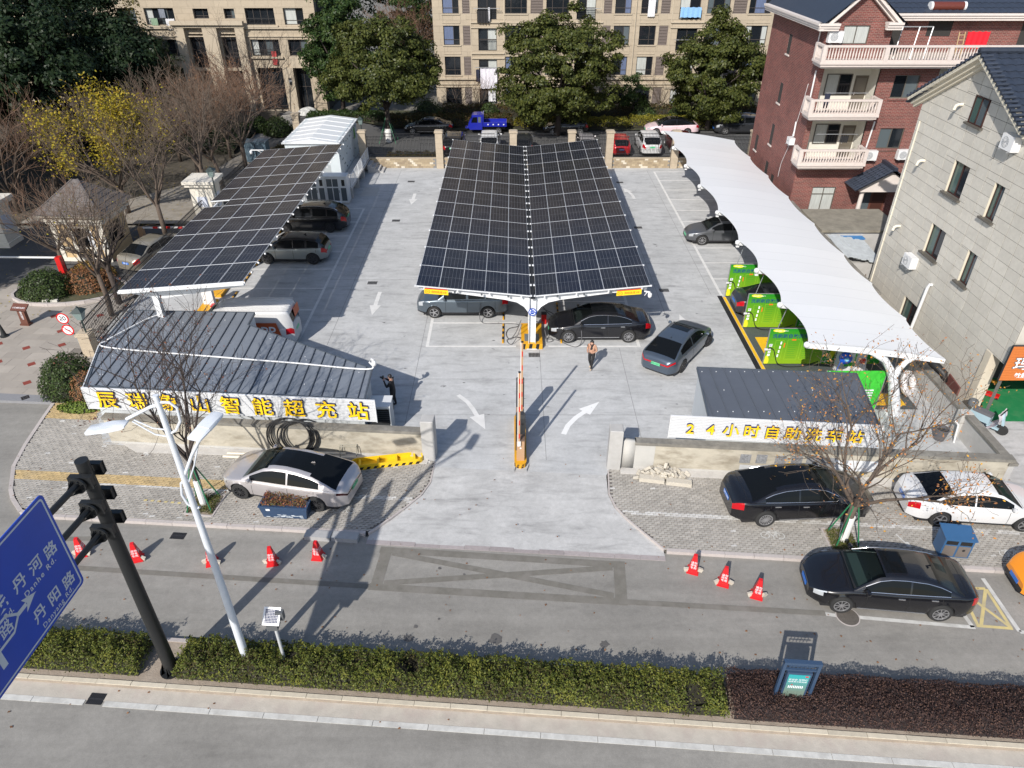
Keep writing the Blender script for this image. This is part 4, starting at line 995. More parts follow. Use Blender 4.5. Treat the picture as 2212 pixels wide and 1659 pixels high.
for fi,y in enumerate(NY):
 k=MB();n=14;pts=[(TX0-0.06+(TX1-TX0+0.12)*i/n,tz(i/n))for i in range(n+1)]
 dep=lambda i:0.20+0.06*math.sin(math.pi*i/n)
 for i in range(n):
  (xa,za),(xb,zb)=pts[i],pts[i+1];da,db=dep(i),dep(i+1)
  k.add([(xa,y-0.08,za-da),(xb,y-0.08,zb-db),(xb,y-0.08,zb),(xa,y-0.08,za),(xa,y+0.08,za-da),(xb,y+0.08,zb-db),(xb,y+0.08,zb),(xa,y+0.08,za)],[(0,1,2,3),(5,4,7,6),(3,2,6,7),(0,4,5,1)]+([(0,3,7,4)]if i==0 else[])+([(1,5,6,2)]if i==n-1 else[]))
 k.build('arch_beam',m_steelw,tent)
 k=MB();k.tube([(16.38,y,0),(16.3,y,0.5),(16.1,y,1.1),(15.9,y,1.65),(15.62,y,2.2),(15.25,y,2.7),(14.6,y,3.06)],[0.24,0.24,0.22,0.2,0.16,0.14,0.12],12)
 k.tube([(15.85,y,1.75),(15.95,y,2.25),(16.15,y,2.6),(16.5,y,2.85)],[0.15,0.13,0.11,0.1],10)
 k.lathe([(0.36,0),(0.36,0.03)],(16.38,y,0),12)
 k.build('forked_column',m_steelw,tent,smooth='auto')
 MB().lathe([(0.02,-0.16),(0.12,-0.13),(0.13,0.0),(0.08,0.06),(0.02,0.07)],(TX0-0.02,y,tz(0)-0.04),10).build('tip_cap',m_white,tent,smooth=True)
 if fi in(2,3,4,5,6):MB().cbox((TX0+0.0,y-0.02,tz(0)-0.3),(0.16,0.10,0.07)).cyl((TX0,y,tz(0)-0.28),(TX0,y,tz(0)-0.1),0.02,6).build('floodlight',m_white,tent)
k=MB()
for y in(26.5,):k.lathe([(0.03,-0.01),(0.03,0.01)],(13.2,NY[0]-0.09,tz(0.22)-0.12),10,'y')
for t in(0.14,0.35,0.6,0.84):k.lathe([(0.028,-0.012),(0.028,0.012)],(TX0+(TX1-TX0)*t,NY[0]-0.085,tz(t)-0.13),10,'y')
k.build('beam_bolts',m_steelg,tent)
# ------------------------------------------------------------------ self service wash bays
def green_mat():
 m,n,l,b=_nodes('printed_green');tc=n.new('ShaderNodeTexCoord');sp=n.new('ShaderNodeSeparateXYZ');l.new(tc.outputs['Object'],sp.inputs[0])
 a=n.new('ShaderNodeMath');a.operation='MULTIPLY_ADD';a.inputs[1].default_value=0.5;a.inputs[2].default_value=0.02;l.new(sp.outputs[2],a.inputs[0])
 cr=n.new('ShaderNodeValToRGB');e=cr.color_ramp.elements;e[0].color=(0.26,0.42,0.015,1);e[1].color=(0.012,0.25,0.02,1);l.new(a.outputs[0],cr.inputs[0])
 l.new(cr.outputs[0],b.inputs['Base Color']);b.inputs['Roughness'].default_value=0.3;return m
m_grn=green_mat();m_navy=M('print_navy',(0.01,0.05,0.18),0.4);m_pyel=M('print_yellow',(0.72,0.68,0.03),0.4);m_dgrn=M('print_dark_green',(0.02,0.26,0.03),0.35);m_lime=M('print_lime',(0.35,0.62,0.05),0.4);m_porange=M('print_orange',(0.75,0.16,0.02),0.4)
m_pole=M('steel_pole',(0.33,0.35,0.36),0.4,metal=0.5)
desc=['nearest','middle','farthest']
for i,y in enumerate((28.66,32.22,35.80)):
 t=thing('wash_partition','%s of the three green printed car wash partitions'%desc[i],'partition',(11.93,y,0));t['group']='green car wash partitions'
 L=5.5
 MB().box(0,L,-0.015,0.015,0.06,1.95).build('board',m_grn,t)
 k=MB();k.box(-0.035,0.0,-0.025,0.025,0,1.98);k.box(L,L+0.035,-0.025,0.025,0,1.98);k.box(0,L,-0.02,0.02,1.951,1.985);k.box(2.7,2.74,-0.02,0.02,0.06,1.95);k.build('frame',m_steelg,t)
 F_=lambda x,z,d=0.018:plane_frame((x,-d,z),(1,0,0),(0,0,1))
 letter('heading','洗刷刷自助洗车',m_navy,t,F_(0.16,1.55),size=0.235,bold=0.004,align='LEFT',spacing=1.05)
 letter('caption','洗车地图 小滴帮你',m_wsign,t,F_(0.22,1.83),size=0.075,align='LEFT')
 k=MB();n=14
 for(cx_,cz_,rx_,rz_)in((0.3,1.86,0.17,0.075),(0.5,1.84,0.2,0.09),(0.12,0.22,0.11,0.22),(0.1,0.4,0.08,0.12)):
  k.add([(cx_+rx_*math.cos(2*math.pi*j/n),-0.0165-0.0004*(cx_+cz_),max(0.065,min(1.945,cz_+rz_*math.sin(2*math.pi*j/n))))for j in range(n)],[tuple(range(n))])
 k.build('yellow_blots',m_pyel,t)
 k=MB()
 for j in range(4):k.box(0.60-j*0.015,0.67-j*0.015,-0.0185,-0.015,1.12-j*0.23,1.27-j*0.23)
 for j,s in enumerate((0.07,0.055,0.06,0.06)):k.box(0.1,0.1+2*s,-0.0183,-0.015,1.0-j*0.17,1.0-j*0.17+2*s)
 k.build('white_icons',m_wsign,t)
 letter('icon_text','暖',m_navy,t,F_(0.165,1.07,0.0192),size=0.11);letter('icon_text','洗',m_navy,t,F_(0.155,0.72,0.0192),size=0.1)
 k=MB()
 for(xa,xb,za,zb)in((0.36,0.75,0.32,1.33),(0.92,1.5,0.3,1.36),(1.62,2.2,0.3,1.36)):
  for(p,q,r,s)in((xa,xb,za,za+0.008),(xa,xb,zb,zb+0.008),(xa,xa+0.008,za,zb),(xb,xb+0.008,za,zb)):k.box(p,q,-0.0175,-0.015,r,s)
 k.build('boxes',m_lime,t)
 k=MB();rnd=random.Random(i)
 for c0 in(1.0,1.7):
  for j in range(8):k.box(c0,c0+rnd.uniform(0.28,0.45),-0.0178,-0.015,0.38+j*0.115,0.392+j*0.115)
 for j in range(4):k.box(0.4,0.56,-0.0178,-0.015,0.45+j*0.23,0.463+j*0.23)
 k.build('small_print',m_dgrn,t)
 k=MB();k.box(1.1,1.3,-0.0179,-0.015,1.33,1.4);k.box(1.8,2.0,-0.0179,-0.015,1.33,1.4);k.box(0.78,0.83,-0.0179,-0.015,0.95,1.2);k.build('orange_print',m_porange,t)
 k=MB();k.box(2.76,5.46,-0.0175,-0.015,0.1,1.2);k.build('dark_panel',m_dgrn,t)
 k=MB();k.add([(2.95,-0.0195,0.35),(3.2,-0.0195,0.35),(3.35,-0.0195,0.95),(3.1,-0.0195,0.95)],[(0,1,2,3)]);k.build('yellow_slash',m_pyel,t)
 letter('price_text','元起',m_wsign,t,F_(3.3,0.55,0.0195),size=0.3,align='LEFT',bold=0.004);k=MB();k.box(3.85,4.6,-0.019,-0.0165,0.42,0.85);k.build('white_box',m_wsign,t)
 letter('price_text','洗车',m_dgrn,t,F_(4.22,0.63,0.0205),size=0.36,bold=0.008);letter('caption','清水 泡沫 吸尘 消毒 一站式服务',m_wsign,t,F_(2.85,0.2,0.0195),size=0.13,align='LEFT');k=MB();k.box(2.85,4.9,-0.0196,-0.0165,0.325,0.337);k.build('rule',m_wsign,t)
 o=cable('wash_hose',[(-0.08,-0.12,0.88),(0.1,-0.1,0.98),(0.3,-0.12,0.9),(0.42,-0.14,0.6),(0.6,-0.2,0.2),(1.0,-0.25,0.05),(1.8,-0.25,0.08),(2.5,-0.2,0.3)],0.022,None,t)
 MB().cbox((-0.05,-0.13,0.92),(0.16,0.07,0.08)).build('hose_bracket',m_white,t)
 MB().cyl((0.32,0.0,1.98),(0.55,0.0,3.15),0.02,8).build('hose_boom',m_pole,t)
o=sheet('wash_floor',[(11.95,25.0),(17.6,25.0),(17.6,35.9),(11.95,35.9)],0.0055,M('dark_grating',(0.075,0.085,0.088),0.6,var=0.2,scale=30,bump=0.5,bscale=90))
stripes('wash_edge_line',[(11.78,11.93,26.2,35.75)],m_yel,0.012)
k=MB();y=26.2
o=MB().box(11.5,11.76,26.2,35.9,0.001,0.006).build('channel_drain',m_black);struct(o)
k=MB()
for i in range(240):k.box(11.5,11.76,26.22+i*0.0403,26.235+i*0.0403,0.006,0.011)
stuff(k.build('channel_bars',m_grate,o))
for(y0,lb)in((29.4,0),(33.0,1)):
 k=MB();z=0.011
 for(xa,xb,ya,yb)in((12.3,13.6,y0+1.45,y0+1.85),(12.3,12.75,y0+0.0,y0+1.45),(13.15,13.6,y0,y0+1.45),(12.75,13.15,y0,y0+0.2)):k.box(xa,xb,ya,yb,0.0056,z)
 struct(k.build('yellow_grid_marking',m_yel))
k=MB();k.box(15.9,17.2,25.3,26.2,0.0056,0.012);struct(k.build('yellow_grid_marking',m_yel))
# green back board of the pump shed
t=thing('green_backboard','plain bright green board behind the slate roofed pump shed','partition',(13.2,25.05,0))
MB().box(0,2.5,-0.02,0.02,0.0,1.95).build('board',M('bright_green',(0.05,0.50,0.04),0.35),t)
k=MB()
for j in range(6):k.box(1.75,2.2,-0.024,-0.02,0.95-j*0.13,1.02-j*0.13)
k.build('white_lines',m_wsign,t);MB().box(-0.04,0,-0.03,0.03,0,1.98).box(2.5,2.54,-0.03,0.03,0,1.98).build('frame',m_steelg,t)
# vending machine, hose reel, clutter in the front bay
t=thing('vending_machine','white and green vending kiosk under the front of the white canopy','machine',(15.75,28.05,0),0.1)
MB().box(-0.6,0.5,-0.3,0.3,0.0,1.5).build('case',m_white,t);MB().box(-0.5,0.0,-0.315,-0.3,0.5,1.4).build('green_front',M('bright_green',(0.05,0.5,0.04)),t);MB().box(-0.42,-0.08,-0.32,-0.315,0.7,1.25).build('poster',M('poster_white',(0.72,0.78,0.76),0.4),t)
MB().cyl((0.35,-0.33,0.75),(0.35,-0.3,0.75),0.14,14).build('red_knob',m_redp,t)
t=thing('hose_reel','round blue hose reel hanging under the front canopy beam','hose reel',(14.55,26.4,1.75))
m_blu=M('reel_blue',(0.02,0.10,0.55),0.4)
MB().lathe([(0.05,-0.12),(0.26,-0.1),(0.28,0.0),(0.26,0.1),(0.05,0.12)],n=18,axis='y').build('drum',m_blu,t,smooth=True);MB().lathe([(0.1,-0.14),(0.1,-0.11)],n=14,axis='y').build('hub',M('hub_cyan',(0.25,0.55,0.75),0.4),t);MB().cyl((0,0,0.2),(0,0,1.3),0.015,6).build('hanger',m_steelg,t);MB().tube([(-0.2,-0.05,-0.1),(-0.28,-0.05,-0.7),(-0.3,-0.05,-1.7)],0.015,6).build('hose',m_blu,t)
# wrapped coil and bin beside the column
t=thing('wrapped_coil','coil wrapped in white plastic leaning by the forked tent column','coil',(17.55,26.2,0.55));t.rotation_euler=(R_(62),R_(8),R_(35))
k=MB();P=[]
for i in range(25):
 a=2*math.pi*i/24;row=[]
 for j in range(11):
  b=2*math.pi*j/10;r=0.38+(0.15+0.015*math.sin(9*a))*math.cos(b);row.append((r*math.cos(a),r*math.sin(a)*1.15,0.16*math.sin(b)))
 P.append(row)
k.grid(P);k.build('wrapped_ring',M('wrap_white',(0.62,0.60,0.60),0.35,var=0.25,scale=9),t,smooth=True)
t=thing('rubbish_pail','dark pail standing in the concrete corner by the side wall','pail',(17.45,22.95,0))
MB().lathe([(0.2,0),(0.27,0.5),(0.29,0.5),(0.29,0.53),(0.24,0.53),(0.2,0.1)],n=16).build('bucket',M('pail_grey',(0.10,0.10,0.11),0.5),t,smooth='auto');MB().box(-0.15,0.15,-0.12,0.12,0.3,0.46).build('contents',m_cam,t)
MB().tube([(-0.27,0,0.5),(-0.15,0,0.72),(0.15,0,0.72),(0.27,0,0.5)],0.01,5).build('handle',m_steelg,t)
o=MB().tube([(17.95,22.7,0.0),(17.98,22.9,0.75),(17.85,23.0,0.9)],0.035,8).build('standpipe',m_white);tag(o,'thin white standpipe beside the dark pail','pipe')
o=MB().cbox((13.95,22.0,0.12),(1.2,0.8,0.24),0.3).build('white_sheet_bundle',M('bundle_white',(0.6,0.62,0.66),0.5,var=0.3,scale=4));tag(o,'pale bundle on the ground right of the pump shed','bundle')
# ------------------------------------------------------------------ vehicles
PI=math.pi
m_glass=M('car_glass',(0.006,0.007,0.008),0.08,spec=0.2)
def see_through(name,tint,k):
 m,n,l,b=_nodes(name);b.inputs['Base Color'].default_value=(0.01,0.012,0.013,1);b.inputs['Roughness'].default_value=0.04
 tr=n.new('ShaderNodeBsdfTransparent');tr.inputs[0].default_value=(*tint,1);ms=n.new('ShaderNodeMixShader');ms.inputs[0].default_value=k
 l.new(b.outputs[0],ms.inputs[1]);l.new(tr.outputs[0],ms.inputs[2]);out=[x for x in n if x.type=='OUTPUT_MATERIAL'][0];l.new(ms.outputs[0],out.inputs[0]);MATS[name]=m;return m
m_glass_ws=see_through('windscreen_glass',(0.55,0.62,0.6),0.8)
m_seat=M('seat_fabric',(0.05,0.05,0.052),0.8);m_seat_b=M('seat_beige',(0.30,0.28,0.23),0.7)
m_tyre=M('tyre',(0.022,0.022,0.022),0.85);m_rim=M('alloy_rim',(0.42,0.42,0.43),0.35,metal=0.7);m_rim_d=M('dark_rim',(0.06,0.06,0.065),0.35,metal=0.5)
m_chrome=M('chrome_trim',(0.72,0.73,0.75),0.18,metal=0.9);m_trim=M('black_trim',(0.018,0.018,0.02),0.45)
m_tail=M('tail_lamp',(0.42,0.006,0.012),0.2);m_head=M('head_lamp',(0.50,0.52,0.54),0.12,metal=0.3);m_seamc=M('panel_gap',(0.008,0.008,0.008),0.8)
m_plate_g=M('plate_green',(0.12,0.55,0.28),0.4);m_plate_b=M('plate_blue',(0.03,0.16,0.55),0.4);m_plate_y=M('plate_yellow',(0.75,0.5,0.02),0.4)
def paint(name,col,metal=0.35,rough=0.32):return M('paint_'+name,col,rough,metal=metal,coat=1.0)
def smooth_prof(xs,zs,X,w=0.03):
 D=np.linspace(0,1,401);Z=np.interp(D,xs,zs);n=max(1,int(400*w))|1;ker=np.ones(n)/n
 for _ in range(2):Z=np.convolve(np.pad(Z,n//2,mode='edge'),ker,'valid')
 return np.interp(X,D,Z)
CARS={'sedan':dict(L=4.93,W=1.86,wb=2.9,fo=0.93,top=[(0,0.80),(0.015,0.93),(0.05,1.03),(0.16,1.045),(0.3,1.0),(0.5,0.97),(0.7,0.97),(0.78,0.94),(0.92,0.80),(0.985,0.66),(1,0.58)],roof=[(0.10,1.02),(0.16,1.11),(0.26,1.33),(0.34,1.43),(0.46,1.475),(0.55,1.46),(0.62,1.38),(0.70,1.16),(0.765,0.965)],ws=(0.585,0.765),rg=(0.10,0.275),pil=[(0.425,0.44)],dlo=(0.20,0.70),wr=0.66),'fastback':dict(L=5.05,W=1.95,wb=3.0,fo=0.93,top=[(0,0.82),(0.02,0.96),(0.06,1.03),(0.16,1.02),(0.3,0.99),(0.5,0.96),(0.7,0.95),(0.8,0.90),(0.92,0.78),(0.985,0.66),(1,0.56)],roof=[(0.055,1.01),(0.14,1.18),(0.26,1.38),(0.36,1.465),(0.46,1.50),(0.55,1.48),(0.62,1.40),(0.72,1.14),(0.79,0.94)],ws=(0.585,0.79),rg=(0.06,0.265),pil=[(0.425,0.435)],dlo=(0.19,0.73),wr=0.66),'suv':dict(L=4.82,W=1.92,wb=2.83,fo=0.93,top=[(0,0.85),(0.012,1.02),(0.04,1.10),(0.2,1.10),(0.5,1.06),(0.7,1.06),(0.77,1.05),(0.92,0.97),(0.985,0.82),(1,0.66)],roof=[(0.012,1.09),(0.06,1.30),(0.13,1.52),(0.21,1.62),(0.37,1.68),(0.5,1.68),(0.6,1.62),(0.68,1.40),(0.76,1.06)],ws=(0.60,0.76),rg=(0.012,0.135),pil=[(0.24,0.255),(0.435,0.45)],dlo=(0.10,0.70),wr=0.72),'hatch':dict(L=4.25,W=1.78,wb=2.62,fo=0.85,top=[(0,0.80),(0.015,0.95),(0.05,1.03),(0.2,1.02),(0.5,0.97),(0.7,0.98),(0.78,0.95),(0.92,0.84),(0.985,0.7),(1,0.58)],roof=[(0.015,1.01),(0.06,1.25),(0.12,1.42),(0.2,1.48),(0.4,1.53),(0.55,1.50),(0.63,1.40),(0.7,1.2),(0.78,0.96)],ws=(0.6,0.78),rg=(0.015,0.115),pil=[(0.25,0.27),(0.43,0.445)],dlo=(0.09,0.7),wr=0.68),'van':dict(L=5.6,W=1.98,wb=3.2,fo=0.95,top=[(0,1.0),(0.006,1.2),(0.02,1.25),(0.7,1.25),(0.84,1.2),(0.95,1.02),(0.99,0.85),(1,0.7)],roof=[(0.004,1.24),(0.012,1.9),(0.03,2.16),(0.08,2.22),(0.6,2.22),(0.7,2.14),(0.78,1.9),(0.87,1.4),(0.90,1.16)],ws=(0.725,0.885),rg=(0.004,0.012),pil=[(0.6,0.62)],dlo=(0.62,0.82),wr=0.86),}
def wheel(root,x,y,r,side,spokes,dark,w=0.23):
 t=MB().lathe([(r*0.66,-w/2),(r*0.93,-w/2),(r,-w/2+0.035),(r,w/2-0.035),(r*0.93,w/2),(r*0.66,w/2),(r*0.66,-w/2)],(0,0,0),24,'y',0,False).build('wheel',m_tyre,root,smooth='auto',loc=(x,y,r))
 k=MB();f=side*(w/2-0.015);mr=m_rim_d if dark else m_rim
 k.lathe([(r*0.60,-0.02),(r*0.665,-0.02),(r*0.68,0.02),(r*0.62,0.02),(r*0.60,-0.02)],(0,f,0),24,'y',0,False)
 k.lathe([(0.0,-0.02),(0.06,-0.02),(0.055,0.02),(0.0,0.02)],(0,f,0),12,'y',0)
 for i in range(spokes):
  a=2*math.pi*i/spokes;c,s=math.cos(a),math.sin(a);ww=0.05 if spokes<8 else 0.026
  k.bar((0.03*c,f+side*0.004,0.03*s),(r*0.63*c,f+side*0.004,r*0.63*s),ww,0.02,up=(0,1,0))
 k.build('rim',mr,t)
 MB().lathe([(0.0,-0.005),(r*0.63,-0.005),(r*0.63,0.005),(0,0.005)],(0,f-side*0.045,0),20,'y').build('dark_backing',m_trim,t)  # black disc added as a dark backing behind the spokes
 return t
def car(label,kind,loc,heading,pm,name='car',group=None,plate='g',plate_txt=None,glass_roof=False,chrome=False,dark_rims=False,spokes=5,sunroof=False,rr=0.345,scale=1.0,rails=False,roofmat=None,steer=0.0,bar=False,cat=None,wsm=None,lean_h=1.0,detail=True,seat=None,tailm=None,trows=(4,5,6)):
 c=CARS[kind];L,W=c['L'],c['W']/2
 t=thing(name,label,cat or{'van':'van','suv':'SUV'}.get(kind,'car'),(loc[0],loc[1],loc[2]if len(loc)>2 else 0.0),heading,group)
 if scale!=1.0:t.scale=(scale,scale,scale)
 N=96;th=np.linspace(0,math.pi,N);S=0.5-0.5*np.cos(th);S=0.55*S+0.45*np.linspace(0,1,N)
 X=S*L-L/2
 ztop=smooth_prof(*zip(*c['top']),S,0.02)*lean_h
 xf=L/2-c['fo'];xr=xf-c['wb']
 sill=0.24+0.0*S;sill=np.where(S<0.06,0.30,sill);zb=sill.copy()
 ar=rr+0.055
 for xa in(xf,xr):
  d=np.abs(X-xa);zb=np.where(d<ar,np.maximum(zb,rr+np.sqrt(np.maximum(ar*ar-d*d,0))),zb)
 rf,rb=0.17,0.13
 wf=np.ones(N);u=np.clip((S-(1-rf))/rf,0,1);wf*=(1-0.44*u**2.6);u=np.clip((rb-S)/rb,0,1);wf*=(1-0.34*u**2.8)
 w=W*wf*(0.985+0.015*np.cos((S-0.5)*6))
 body,tail,head,low,grille,tbar=MB(),{1:MB(),-1:MB()},{1:MB(),-1:MB()},MB(),MB(),MB()
 ring=[]
 for i in range(N):
  zt,b0,ww=ztop[i],zb[i],w[i];hgt=zt-0.24
  f=lambda q:max(b0,0.24+hgt*q)
  sec=[(0.95,b0),(0.985,max(b0,0.24+hgt*0.14)),(0.998,f(0.34)),(1.0,f(0.52)),(0.992,f(0.64)),(0.978,f(0.78)),(0.955,f(0.90)),(0.925,f(0.965)),(0.87,zt),(0.70,zt+0.012),(0.4,zt+0.03),(0.0,zt+0.036)]
  ring.append([(X[i],ww*a,z)for a,z in sec])
 K=len(ring[0])
 tl=(0.80 if kind!='van' else 1.0);
 for s in(1,-1):
  for i in range(N-1):
   for j in range(K-1):
    q=[ring[i][j],ring[i+1][j],ring[i+1][j+1],ring[i][j+1]]
    cxm=sum(p[0]for p in q)/4;czm=sum(p[2]for p in q)/4;cym=sum(p[1]for p in q)/4
    q=[(p[0],s*p[1],p[2])for p in q]
    if s<0:q=q[::-1]
    tgt=body
    zt=ztop[i]
    if S[i]<0.055 and j in trows:tgt=tail[s]
    elif S[i]>0.905 and j in(4,5,6)and S[i]<0.975 and not(S[i]<0.925 and j<6):tgt=head[s]
    elif j==0:tgt=low
    tgt.add(q,[(0,1,2,3)])
 for(i,fl)in((0,True),(N-1,False)):
  for j in range(K-1):
   a,b=ring[i][j],ring[i][j+1]
   q=[(a[0],-a[1],a[2]),(a[0],a[1],a[2]),(b[0],b[1],b[2]),(b[0],-b[1],b[2])]
   tgt=low if j==0 else((grille if not fl and j in(1,2)else(tbar if fl and bar and j==5 else body)))
   tgt.add(q[::-1]if fl else q,[(0,1,2,3)])
 bo=body.build('body',pm,t,smooth='auto');weld(bo)
 low.build('lower_trim',m_trim if kind!='van' else pm,t,smooth='auto')
 for s in(1,-1):
  if tail[s].v:tail[s].build('tail_lamp',tailm or m_tail,t,smooth=True)
  if head[s].v:head[s].build('head_lamp',m_head,t,smooth=True)
 if tbar.v:tbar.build('tail_light_bar',tailm or m_tail,t)
 if grille.v:grille.build('grille',m_trim,t)
 MB().box(-L/2+0.35,L/2-0.35,-W*0.86,W*0.86,0.16,0.66).build('underbody_light_block',m_trim,t)  # added black box, blocks light inside the hollow body shell
 rs=np.array([p[0]for p in c['roof']]);a0,a1=rs[0],rs[-1];Mx=60
 U=np.linspace(a0,a1,Mx);zr=smooth_prof(rs,[p[1]*lean_h for p in c['roof']],U,0.018);zbelt=np.interp(U,S,ztop);XW=np.interp(U,S,w)
 zr=np.maximum(zr,zbelt+0.004);hm=max(zr-zbelt)
 CX=U*L-L/2;cab=[]
 for i in range(Mx):
  h=zr[i]-zbelt[i];q=min(1.0,h/hm);wb_=XW[i]*0.925;wt=wb_*(1-(1-c['wr']/0.925)*q**0.8)
  base=zbelt[i]-0.015
  sec=[(wb_,base),(wb_-(wb_-wt)*0.06,base+h*0.05+0.008),(wb_-(wb_-wt)*0.42,base+h*0.45),(wb_-(wb_-wt)*0.83,base+h*0.84),(wt,base+h*0.93),(wt*0.93,base+h*0.985+0.01),(wt*0.72,base+h+0.015),(wt*0.4,base+h+0.025),(0,base+h+0.03)]
  cab.append([(CX[i],y,z)for y,z in sec])
 roof,win,wsg,rgl=MB(),{},MB(),MB();Kc=len(cab[0])
 top_g=MB()
 for s in(1,-1):
  for i in range(Mx-1):
   um=(U[i]+U[i+1])/2;h=zr[i]-zbelt[i]
   for j in range(Kc-1):
    q=[cab[i][j],cab[i+1][j],cab[i+1][j+1],cab[i][j+1]];q=[(p[0],s*p[1],p[2])for p in q]
    if s<0:q=q[::-1]
    tgt=roof
    if j in(1,2):
     if c['dlo'][0]<um<c['dlo'][1]and h>0.12 and not any(p0<um<p1 for p0,p1 in c['pil']):
      seg=sum(1 for p0,p1 in c['pil']if um>p1);tgt=win.setdefault((s,seg),MB())
    elif j>=5 or(j==4 and False):
     if c['ws'][0]<um<c['ws'][1]:tgt=wsg
     elif c['rg'][0]<=um<c['rg'][1]:tgt=rgl
     elif glass_roof and j>=6:tgt=top_g
     elif sunroof and j>=6 and 0.45<um<0.575:tgt=top_g
    tgt.add(q,[(0,1,2,3)])
 ro=roof.build('roof',roofmat or pm,t,smooth='auto');weld(ro)
 for kx,mb in win.items():mb.build('side_window',m_glass,t,smooth=True)
 if wsg.v:wsg.build('windscreen',wsm or m_glass_ws,t,smooth=True)
 if rgl.v:rgl.build('rear_window',m_glass,t,smooth=True)
 if top_g.v:top_g.build('roof_glass',m_glass,t,smooth=True)
 if chrome or True:
  for s in(1,-1):
   k=MB();pts=[(cab[i][1][0],s*(cab[i][1][1]+0.004),cab[i][1][2])for i in range(Mx)if c['dlo'][0]<U[i]<c['dlo'][1]]
   if chrome:
    up=[(cab[i][3][0],s*(cab[i][3][1]+0.006),cab[i][3][2])for i in range(Mx)if c['dlo'][0]<U[i]<c['dlo'][1]]
    k.tube(pts,0.011,4);k.tube(up,0.011,4);k.build('window_trim',m_chrome,t)
 if kind!='van':
  zb_=float(np.interp(0.5,S,ztop));xs0=0.50*L-L/2
  MB().box(xs0-1.4,0.76*L-L/2,-W*0.8,W*0.8,zb_-0.02,zb_+0.045 if False else zb_+0.04).build('cabin_floor',m_trim,t)
  MB().cbox((0.70*L-L/2,0,zb_+0.03),(0.3,W*1.45,0.07),ry=0.12).build('dashboard',M('dash_grey',(0.05,0.055,0.055),0.7),t)
  for sy in(-1,1):
   st=MB().cbox((xs0+0.05,sy*W*0.4,zb_+0.14),(0.14,0.46,0.30),ry=-0.25).build('seat',seat or m_seat,t);MB().cbox((xs0-0.03,sy*W*0.4,zb_+0.34),(0.1,0.24,0.13),ry=-0.2).build('headrest',seat or m_seat,st)
  ring_=MB();ring_.tube([(0.64*L-L/2+0.05*math.sin(a),W*0.4+0.17*math.cos(a),zb_+0.05+0.15*math.sin(a))for a in np.linspace(0,PI,9)],0.014,5);ring_.build('steering_wheel',m_trim,t)
 if detail:
  gap=MB()
  hw=MB()
  def side_y(x,z):
   i=int(np.clip(np.searchsorted(X,x),1,N-1));r=ring[i]
   return np.interp(z,[p[2]for p in r[:8]],[p[1]for p in r[:8]])
  dl=c['dlo'];xs_=[dl[0]+0.04,(c['pil'][-1][0]+c['pil'][-1][1])/2,dl[1]-0.02]if kind!='van' else[0.45,0.61,0.8]
  for s in(1,-1):
   for u in xs_:
    x=u*L-L/2;zt=np.interp(u,S,ztop);zs=np.linspace(0.34,zt-0.03,9)
    zs=[z for z in zs if z>np.interp(u,S,zb)+0.02]
    pp=[(x,s*(side_y(x,z)+0.002),z)for z in zs]
    for a,b in zip(pp[:-1],pp[1:]):gap.add([(a[0]-0.008,a[1],a[2]),(a[0]+0.008,a[1],a[2]),(b[0]+0.008,b[1],b[2]),(b[0]-0.008,b[1],b[2])],[(0,1,2,3)if s<0 else(3,2,1,0)])
   for u in xs_[:2]:
    x=(u+0.035)*L-L/2;z=np.interp(u,S,ztop)-0.14
    hw.cbox((x+0.06,s*(side_y(x,z)+0.012),z),(0.2,0.025,0.03))
   xm=(c['dlo'][1]-0.01)*L-L/2;zm=np.interp(c['dlo'][1],S,ztop)+0.08
   mk=MB().lathe([(0.01,-0.1),(0.06,-0.08),(0.085,0.0),(0.06,0.07),(0.01,0.09)],(xm,s*(W*0.98+0.06),zm),8,'y');mk.cbox((xm,s*(W*0.93),zm-0.04),(0.06,0.12,0.03));mk.build('mirror',pm,t,smooth='auto')
  gap.build('door_gaps',m_seamc,t);hw.build('door_handles',m_chrome if chrome else pm,t)
  k=MB()
  for u,ww in((c['roof'][-1][0]+0.015,0.80),)+(((c['roof'][0][0]-0.01,0.72),)if kind in('sedan',)else()):
   x=u*L-L/2;i=int(np.clip(np.searchsorted(X,x),1,N-1));r=ring[i];ys=[p[1]for p in r[8:]][::-1];zs=[p[2]for p in r[8:]][::-1]
   yy=np.linspace(-w[i]*ww,w[i]*ww,9);zz_=np.interp(np.abs(yy),ys,zs)+0.003
   for a in range(8):k.add([(x-0.005,yy[a],zz_[a]),(x+0.005,yy[a],zz_[a]),(x+0.005,yy[a+1],zz_[a+1]),(x-0.005,yy[a+1],zz_[a+1])],[(0,1,2,3)])
  k.build('shut_lines',m_seamc,t)
 if kind!='van':xa_=0.30*L-L/2;za_=float(np.interp(0.30,U,zr));MB().add([(xa_-0.09,0,za_+0.02),(xa_+0.09,-0.02,za_+0.02),(xa_+0.09,0.02,za_+0.02),(xa_-0.08,0,za_+0.10)],[(0,1,3),(1,2,3),(2,0,3)]).build('aerial_fin',roofmat or pm,t)
 if chrome:
  for s in(1,-1):MB().box(xr+ar+0.05,xf-ar-0.05,s*(W-0.012)-0.008,s*(W-0.012)+0.008,0.30,0.325).build('sill_trim',m_chrome,t)
 if rails:
  for s in(1,-1):
   pts=[(CX[i],s*(cab[i][5][1]),cab[i][5][2]+0.035)for i in range(Mx)if 0.1<U[i]<0.58];MB().tube(pts,0.018,5).build('roof_rail',m_chrome,t)
 for(x,fr)in((xf,1),(xr,0)):
  for s in(1,-1):
   wh=wheel(t,x,s*(W-0.115),rr,s,spokes,dark_rims)
   if fr and steer:wh.rotation_euler=(0,0,steer)
 pmx={'g':m_plate_g,'b':m_plate_b,'y':m_plate_y}[plate]
